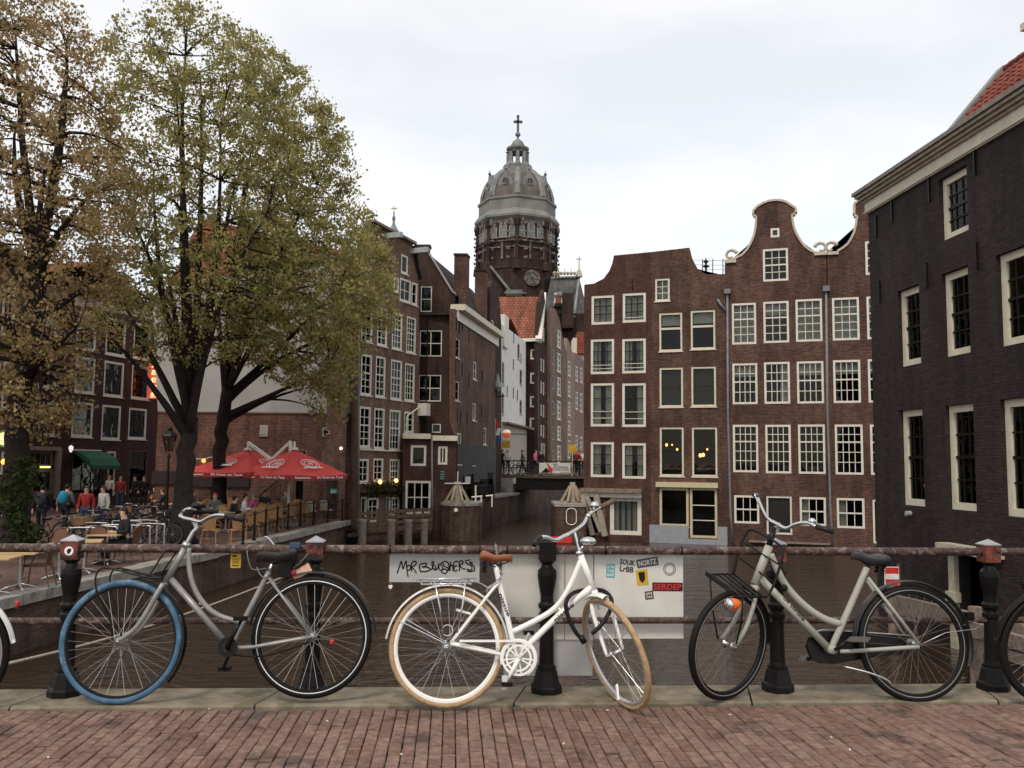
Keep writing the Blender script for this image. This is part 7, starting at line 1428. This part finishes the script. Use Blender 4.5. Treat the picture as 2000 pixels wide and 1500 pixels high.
m = MB(); a_, c_2 = b.p(897, 1250, .075), b.p(1008, 1250, .075); m.bar(a_, c_2, .012, .03, tuple(b.n)); m.build('chain_guard', bk_white, R2)
crank(b, R2, (1011, 1283), .098, (987, 1330), (1036, 1238), bk_white, ringm=bk_white, d=.075)
MB().obox(b.p(978, 1316, .09), bd*.028, b.n*.08, Z*-.07).build('pedal_cage', M('pedal_white', (.6, .6, .58), .4), R2)
MB().ring(b.p(1011, 1283, .068), b.n, .102, [(-.014, -.003), (.004, -.003), (.004, .006), (-.014, .006)], a0=rad(-60), a1=rad(200), seg=30).build('chain_guard_disc', bk_white, R2)
saddle(R2, b.p(937, 1086), b.p(1001, 1090), brown_l, .085, bk_black, .035)
for d in (-.035, .035): b.tube('fork_blade', [(1162, 1158, d*.3), (1168, 1172, 0), (1172, 1190, 0)], .013, bk_white)
ax1 = nf*.06
for sg_ in (-1, 1):
    top = b.p(1166, 1162)+nf*.02*sg_; q = h1+nf*.055*sg_; mid = top.lerp(q, .2)+nf*.03*sg_; MB().tube(spl([top, mid, top.lerp(q, .6)+nf*.018*sg_, q]), [.015, .015, .015, .015, .014, .013, .013, .012, .012, .011, .010, .009, .009], 10).build('fork_blade', bk_white, R2, True)
b.tube('fork_crown', [(1160, 1153), (1165, 1166)], .021, bk_white)
b.tube('stem', [(1132, 1080), (1127, 1060), (1121, 1037)], .0115, chrome); b.tube('headset_cup', [(1130, 1076), (1133, 1084)], .023, chrome)
b.px = True; b.tube('handlebar', [(1047, 1057, .22), (1054, 1050, .2), (1067, 1049, .17), (1084, 1055, .12), (1100, 1048, .06), (1121.7, 1037, 0), (1139, 1024, -.05), (1148, 1008, -.09), (1158, 999, -.13), (1174, 990, -.16)], .0115, chrome); b.px = False
b.px = True; b.tube('grip', [(1172, 991, -.16), (1199, 978, -.20)], .016, M('grip_brown', (.13, .08, .06), .7)); b.tube('grip', [(1056, 1049, .2), (1047, 1057, .235), (1043, 1064, .27)], .015, black_l); b.px = False
b.px = True; MB().ball(b.p(1161.5, 987, -.14), .031, 8, (1, 1, .8)).build('bell', chrome, R2, True); MB().ball(b.p(1149, 1008, -.08), .018, 6).build('shifter', alu, R2, True); b.px = False
hl = MB().ball(b.p(1148, 1057, .02), .048, 9, (1.05, .8, .52)).build('headlight', chrome, R2, True); b.tube('headlight_bracket', [(1140, 1064, .01), (1131, 1078, 0)], .006, chrome)
m = MB()
for d, dv in ((-.05, 0), (.055, 10)): m.tube(b.pts([(813+dv, 1131.5+dv, d), (931-dv, 1129.5+dv, d)]), .005, 6)
for k in range(6): u = 820+k*19; m.tube(b.pts([(u, 1131.5, -.05), (u+4, 1142, .055)]), .004, 5)
for ua, va, ub, vb in ((849, 1134, 866, 1240), (909, 1133, 893, 1235)):
    for d in (-.06, .06): m.tube(b.pts([(ua, va, d), ((ua+ub)/2+2, (va+vb)/2, d), (ub, vb, d)]), .0045, 5)
m.tube(spl(b.pts([(920, 1134, 0), (940, 1140, 0), (955, 1150, 0)])), .004, 5); m.build('rear_rack', chrome, R2, True)
m = MB(); m.tube(b.pts([(780, 1212, .02), (870, 1256, .04)]), .003, 5); m.tube(b.pts([(784, 1205, -.02), (870, 1254, -.03)]), .003, 5); m.ring(b.p(874, 1230, .05), b.n, .03, [(-.002, -.002), (.002, -.002), (.002, .002), (-.002, .002)], seg=20); m.build('mudguard_stay', chrome, R2)
m = MB(); m.obox(b.p(891, 1193, .01), (b.p(919, 1201, .01)-b.p(891, 1193, .01)), b.n*.01, Z*.014); m.build('spoke_reflector', wh, R2)
m = MB(); e = h1+nf*.02; q = V((b.n.x, b.n.y, 0)).normalized(); m.bar(h1+Z*-.17+b.n*.05, h1+Z*-.25+b.n*.10, .02, .01, tuple(nf)); m.build('spoke_reflector', wh, R2)
b.px = True; lkm = MB().tube(spl(b.pts([(1139, 1250, .09), (1124, 1234, .09), (1110, 1205, .08), (1105, 1182, .08), (1110, 1167, .06), (1125, 1156, .0), (1150, 1152, -.03), (1175, 1153, .0), (1190, 1163, .05), (1195, 1178, .08), (1188, 1200, .09), (1172, 1223, .10), (1156, 1238, .10)])), .0125, 8)
lk2 = lkm.build('cable_lock', bk_black, None, True); tag(lk2, 'thick black cable lock looped round the white bicycle fork', 'lock'); MB().tube(b.pts([(1134, 1242, .09), (1142, 1256, .09)]), .018, 8).build('lock_barrel', bk_black, lk2, True)
chn = thing('chain_lock', 'silver chain lock wound round the seat tube of the white bicycle and the top rail', 'chain', b.p(968, 1110)); m = MB()
cpts = spl(b.pts([(968, 1063, -.16), (971, 1082, -.1), (975, 1105, -.02), (981, 1122, .02), (976, 1132, .03), (966, 1140, .03), (955, 1148, .03), (951, 1155, .02)]), 6)
for i in range(len(cpts)-1):
    a, c_2 = cpts[i], cpts[i+1]; d = (c_2-a); mid = (a+c_2)/2; x = d.normalized(); y = b.n.cross(x).normalized() if i % 2 else V(b.n); m.tube([mid+x*.010*math.cos(k*math.pi/3)+y*.006*math.sin(k*math.pi/3) for k in range(6)], .0022, 4, True)
m.build('links', alu, chn, kind='stuff')
b.px = False
def label_on(b, txt, u0, v0, u1, v1, h, mat, root, d=.022):
    b.px = True; A = b.p(u0, v0, d); B = b.p(u1, v1, d); b.px = False; x = (B-A); L = x.length; x.normalize(); y = b.n.cross(x); y = y if y.z > 0 or abs(y.z) < .1 else y
    text(txt, A-y*h*.5, x, y, L, h, mat, root)
label_on(b, 'nissue', 977, 1160, 994, 1203, .022, ink, R2, .018); label_on(b, 'nissue', 1083, 1212, 1120, 1180, .024, ink, R2, .0195)
# --- bike 3: pale sage with big rack
b = Bk('bicycle', 'pale sage grey bicycle with a black front carrier and orange headlamp at the right', 5.325, loc=bl(2, 0)); R3 = b.root
sax = (b.p(1501, 1069)-b.p(1475, 1140)).normalized(); nf = rot(b.n, sax, 33); h2 = b.p(1783, 1256); h1 = b.p(1418, 1258, .06)
wheel(R3, 'rear_wheel', h2, b.n, .343, rubber, bk_black, tw=.021, stripe=M('reflective_dull', (.22, .21, .2), .5), spm=M('spoke_dull', (.22, .2, .18), .5, .8)); wheel(R3, 'front_wheel', h1, nf, .325, rubber, bk_black, tw=.021, stripe=M('reflective_dull', (.22, .21, .2), .5), spm=M('spoke_dull', (.22, .2, .18), .5, .8))
fender(R3, 'rear_mudguard', h2, b.n, .362, -22, 178, M('mudguard_satin', (.032, .031, .031), .3, var=.2), .03); fender(R3, 'front_mudguard', h1, nf, .340, -5, 75, bk_black)
b.tube('head_tube', [(1502, 1067), (1474, 1141)], .0265, bk_grey); b.tube('top_tube', [(1505, 1082), (1519, 1115), (1540, 1150), (1573, 1184), (1608, 1207.5), (1642, 1219)], .0215, bk_grey); b.tube('down_tube', [(1486, 1130), (1620, 1268)], .0225, bk_grey)
b.tube('seat_tube', [(1693, 1109), (1655, 1196), (1622, 1269)], .0200, bk_grey)
for d in (-.06, .06): b.tube('seat_stay', [(1692, 1128, d*.4), (1786, 1257, d)], .010, bk_grey); b.tube('chain_stay', [(1634, 1271, d*.8), (1660, 1270, d), (1785, 1262, d)], .012, bk_grey)
MB().lathe(b.p(1622, 1268), [(.026, -.045), (.026, .045)], 16, axis=b.n).build('bottom_bracket', bk_grey, R3, True)
cpt = [(1783, 1244), (1700, 1236), (1640, 1234), (1605, 1234), (1588, 1246), (1582, 1264), (1589, 1283), (1606, 1297), (1635, 1298), (1700, 1287), (1783, 1276)]
MB().prism([b.p(u, v, -.075) for u, v in cpt], b.n*.035).build('chain_case', bk_black, R3); b.tube('chain_case_edge', [(1592, 1241, -.038), (1606, 1232, -.038), (1640, 1232, -.038), (1783, 1242, -.038)], .004, M('grey_edge', (.35, .35, .34), .4))
for at, d, nm in (((1648, 1248), .075, 0), ((1590, 1292), -.11, 1)):
    b.tube('crank', [(1622, 1268, d*.8), (at[0], at[1], d)], .010, bk_black); q = b.p(at[0]+8, at[1]-2, d+.05*(1 if d > 0 else -1)); MB().obox(q-b.n*.045-bd*.045-Z*.013, b.n*.09, bd*.09, Z*.026+bd*.02).build('pedal', M('pedal_grey', (.12, .10, .095), .6), R3)
b.tube('seat_post', [(1692, 1112), (1698, 1098)], .014, bk_black); saddle(R3, b.p(1731, 1093), b.p(1664, 1080), M('saddle_worn_black', (.035, .033, .035), .4, var=.3), .10, bk_black, .06)
b.px = True; b.tube('steerer', [(1500, 1072), (1512, 1030)], .019, bk_black); b.tube('handlebar', [(1480, 972, -.30), (1485.5, 986, -.24), (1499, 1012, -.10), (1517, 1023, 0), (1535, 1032, .05), (1551, 1025, .10), (1566, 1021.5, .15), (1581, 1022, .20), (1594, 1029, .24)], .0115, chrome); b.px = False; m = MB(); m.bar(b.p(1512, 1038), b.p(1524, 1024, .0), .03, .03); m.build('stem', alu, R3)
b.px = True; b.tube('grip', [(1593, 1028, .24), (1628, 1039, .30)], .016, black_l); b.tube('grip', [(1480, 972, -.30), (1472, 966, -.34)], .014, black_l); MB().ball(b.p(1586, 1018, .2), .026, 8, (1, 1, .75)).build('bell', chrome, R3, True); b.tube('brake_lever', [(1482, 968, -.3), (1474, 965, -.28), (1482, 985, -.26)], .004, chrome)
for L in ([(1475, 1147, .01), (1475, 1167, .05), (1469, 1192, .08), (1455, 1230, .11), (1436, 1261, .12)], [(1472, 1147, -.01), (1446, 1190, -.03), (1432, 1216, -.02), (1409, 1249, .0)]): b.tube('fork_blade', L, .013, bk_grey)
b.tube('fork_crown', [(1470, 1146, -.02), (1478, 1150, .03)], .02, bk_grey)
A_, B_2, C_2, D_ = (1379, 1122, .05), (1434, 1121, -.12), (1490, 1166, .12), (1441, 1166, .29); m = MB(); pA, pB, pC, pD = [b.p(*q) for q in (A_, B_2, C_2, D_)]
m.tube([pA, pB, pC, pD], .0078, 6, True); m.tube([pA+Z*.015, pD+Z*.015], .006, 6)
for t in (.2, .4, .6, .8): m.tube([pA.lerp(pB, t), pD.lerp(pC, t)], .0065, 6)
m.build('carrier_deck', bk_black, R3, True); m = MB(); m.tube(spl(b.pts([(1432, 1121, -.12), (1441, 1085, -.12), (1455, 1045, -.12), (1468, 1034, -.10), (1500, 1050, .02), (1524, 1066, .10), (1529, 1082, .12), (1511, 1143, .12), (1494, 1168, .12)])), .0082, 6); m.tube(b.pts([(1456, 1061, -.12), (1520, 1102, .12)]), .0055, 6); m.tube(b.pts([(1445, 1090, -.12), (1510, 1137, .12)]), .0055, 6); m.build('carrier_back', bk_black, R3, True)
m = MB(); m.tube(b.pts([(1387, 1128, .05), (1390, 1180, .04), (1402, 1249, .02)]), .005, 6); m.tube(b.pts([(1451, 1168, .27), (1448, 1215, .2), (1438, 1258, .15)]), .005, 6); m.build('carrier_leg', bk_black, R3, True)
b.px = True; hc = b.p(1428, 1181, .32); hx = (b.p(1400, 1184, .36)-hc).normalized(); b.px = False; MB().lathe(hc, [(.004, -.068), (.018, -.06), (.030, -.04), (.036, -.012), (.037, .010)], 16, axis=hx).build('headlamp_shell', orange_p, R3, True); MB().lathe(hc, [(.037, .010), (.037, .022), (.032, .030), (.012, .036)], 16, axis=hx).build('headlamp_lens', chrome, R3, True)
b.px = False; label_on(b, 'cortina', 1545, 1181, 1572, 1211, .026, ink, R3, .0235); label_on(b, 'U4', 1531, 1166, 1541, 1177, .022, ink, R3, .0235)
b.tube('kickstand', [(1640, 1300, .05), (1680, 1310, .1), (1710, 1322, .12), (1722, 1332, .12)], .006, alu); m = MB(); m.tube(b.pts([(1790, 1258, .05), (1840, 1235, .04), (1900, 1228, .03), (1913, 1220, .02), (1905, 1216, .0), (1880, 1222, -.02)]), .0028, 5); m.build('mudguard_stay', alu, R3, True)
MB().obox(b.p(1886, 1212, .02), bd*.045, b.n*-.05, Z*.05).build('rear_lamp', bk_black, R3)
MB().ball(b.p(1528, 1148, .03), .022, 6).build('lock_knob', bk_black, R3, True)
# --- cropped bicycles at both edges and small ones on the quay
def simple_bike(label, fm, tm, rm, fdm, basket=None):
    t = thing('bicycle', label, 'bicycle', (0, 0, 0)); n = V((0, 1, 0)); Rr = .34
    for nm, x in (('rear_wheel', -.53), ('front_wheel', .53)): wheel(t, nm, (x, 0, Rr), n, Rr, tm, rm, tw=.02); fender(t, 'mudguard', V((x, 0, Rr)), n, .358, 8 if x < 0 else 20, 172 if x < 0 else 150, fdm)
    m = MB(); bb = V((-.08, 0, .28)); hd0, hd1 = V((.36, 0, .62)), V((.30, 0, .84)); st = V((-.25, 0, .80))
    for a, c_3, r_ in ((hd0, hd1, .018), (hd0, bb, .017), (hd1-Z*.05, bb.lerp(st, .35), .015), (bb, st, .015), (V((-.53, .05, .34)), st, .008), (V((-.53, .05, .34)), bb, .009), (V((-.53, -.05, .34)), st, .008), (V((-.53, -.05, .34)), bb, .009)): m.tube([a, c_3], r_, 7)
    for d in (-.05, .05): m.tube([hd0+V((0, d*.4, 0)), V((.42, d, .55)), V((.53, d, .34))], .011, 6)
    m.build('frame', fm, t, True); m = MB(); m.tube([hd1, V((.27, 0, .98)), V((.27, .14, 1.02)), V((.12, .27, 1.02))], .011, 6); m.tube([V((.27, 0, .98)), V((.27, -.14, 1.02)), V((.12, -.27, 1.02))], .011, 6); m.build('handlebar', chrome, t, True)
    for s in (-1, 1): MB().tube([(.14, .26*s, 1.02), (.03, .29*s, 1.01)], .016, 6).build('grip', black_l, t)
    MB().tube([st, st+V((-.03, 0, .12))], .012, 6).build('seat_post', chrome, t); saddle(t, (-.40, 0, .94), (-.14, 0, .95), black_l, .09, bk_black)
    m = MB(); m.ring((-.08, .05, .28), n, .09, [(-.01, -.003), (0, -.003), (0, .003), (-.01, .003)], seg=24); m.tube([(-.08, .06, .28), (.0, .06, .13)], .01, 6); m.box((.0, .10, .13), (.09, .08, .02)); m.tube([(-.08, -.06, .28), (-.16, -.06, .43)], .01, 6); m.box((-.16, -.10, .43), (.09, .08, .02)); m.build('crankset', bk_black, t)
    m = MB()
    for d in (-.07, 0, .07): m.tube([(-.78, d, .74), (-.36, d, .74)], .005, 5)
    for d in (-.07, .07): m.tube([(-.70, d, .74), (-.54, d*.8, .34)], .005, 5)
    m.build('rear_rack', bk_black, t)
    if basket: MB().box((.52, 0, .86), (.34, .4, .2)).build('crate', basket, t)
    return t
wb_ = simple_bike('white bicycle with a red rear lamp cut off by the left edge', bk_white, rubber, M('rim_silver', (.6, .6, .6), .3, .8), bk_white)
p = bl(0, .04); q = onZ(-84, 1368, 0); wb_.location = bl(q.x-.53*1.0+.0, .05); wb_.rotation_euler = (rad(-5), 0, math.atan(SL)+math.pi); MB().ball(wb_.location+V((.0, 0, 0)), .001, 3) if False else None
wb_.location = bl(q.x-.43, .05); rlm = MB().ball((-.905, 0, .60), .02, 6, (.6, .8, 1.2)); o = rlm.build('rear_lamp', red_l, None, True); o.parent = wb_
dbk = simple_bike('dark bicycle cut off by the right edge beside the last iron post', bk_black, rubber, bk_black, bk_black)
q = onZ(2040, 1358, 0); dbk.location = bl(q.x+.43, .06); dbk.rotation_euler = (rad(5), 0, math.atan(SL))
sbk = simple_bike('x', bk_black, rubber, steel_p, bk_black); gb_ = 'bicycles parked in the quay racks'
crt = simple_bike('x', M('bike_dark_green', (.02, .05, .04), .4), rubber, steel_p, bk_black, M('crate_wood', (.30, .16, .07), .7))
for i, (u, v, a, lab) in enumerate([(160, 1062, 20, 'dark bicycle in the rack directly in front of the red jacket'), (200, 1056, 70, 'dark bicycle standing askew in front of the off white jacket'), (225, 1050, 60, 'dark bicycle in the rack behind the seated woman'), (262, 1062, 15, 'dark bicycle right of the seated woman in black'), (300, 1066, 5, 'dark bicycle nearest the big forked trunk'), (288, 1050, 40, 'dark bicycle at the back of the quay rack'), (110, 1080, 10, 'dark bicycle lying low left of the first iron post'), (250, 1040, 80, 'dark bicycle pointing away at the rear of the rack')]): place(sbk, i == 0, onZ(u, v, QZ), rad(a), lab, gb_)
place(crt, True, onZ(190, 1078, QZ), rad(170), 'dark green bicycle with a wooden crate on the front above the cafe tables', gb_); place(crt, False, onZ(275, 1044, QZ), rad(200), 'dark green bicycle with a brown crate beside the lamp post', gb_)
for i, (u, Y, a, sc_, lab) in enumerate([(1002, 60.1, 5, 1, 'dark bicycle parked at the left end of the small bridge'), (1024, 60.0, 175, 1, 'dark bicycle leaning on the small bridge rail left of the banner'), (1040, 60.3, 8, 1, 'dark bicycle touching the left end of the white banner'), (1122, 60.2, 170, 1, 'dark bicycle right of the white banner')]):
    p = atY(u, 905, Y); place(sbk, False, (p.x, Y, sbz), rad(a), lab, 'bicycles on the small bridge')
# chrome rack hoops
hp_ = thing('bike_rack', 'x', 'bike rack', (0, 0, 0)); MB().tube(spl([V((-.4, 0, 0)), V((-.4, 0, .70)), V((-.33, 0, .80)), V((.33, 0, .80)), V((.4, 0, .70)), V((.4, 0, 0))], 3), .024, 8).build('hoop', M('dull_steel', (.42, .42, .42), .4, .8), hp_, True)
for i, (u, v, a) in enumerate([(160, 1092, 5), (196, 1088, 0), (225, 1084, 8), (262, 1085, 0), (292, 1080, -5), (245, 1072, 5), (278, 1070, 0), (180, 1078, 4)]): place(hp_, i == 0, onZ(u, v, QZ), rad(a), 'steel hoop of the quay bicycle racks, '+['leftmost of the front row', 'second of the front row', 'third of the front row', 'right of the seated woman', 'rightmost, nearest the forked trunk', 'behind the seated woman', 'behind the rightmost hoop', 'behind the leftmost hoop'][i], 'chrome rack hoops')
S.render.film_transparent = False
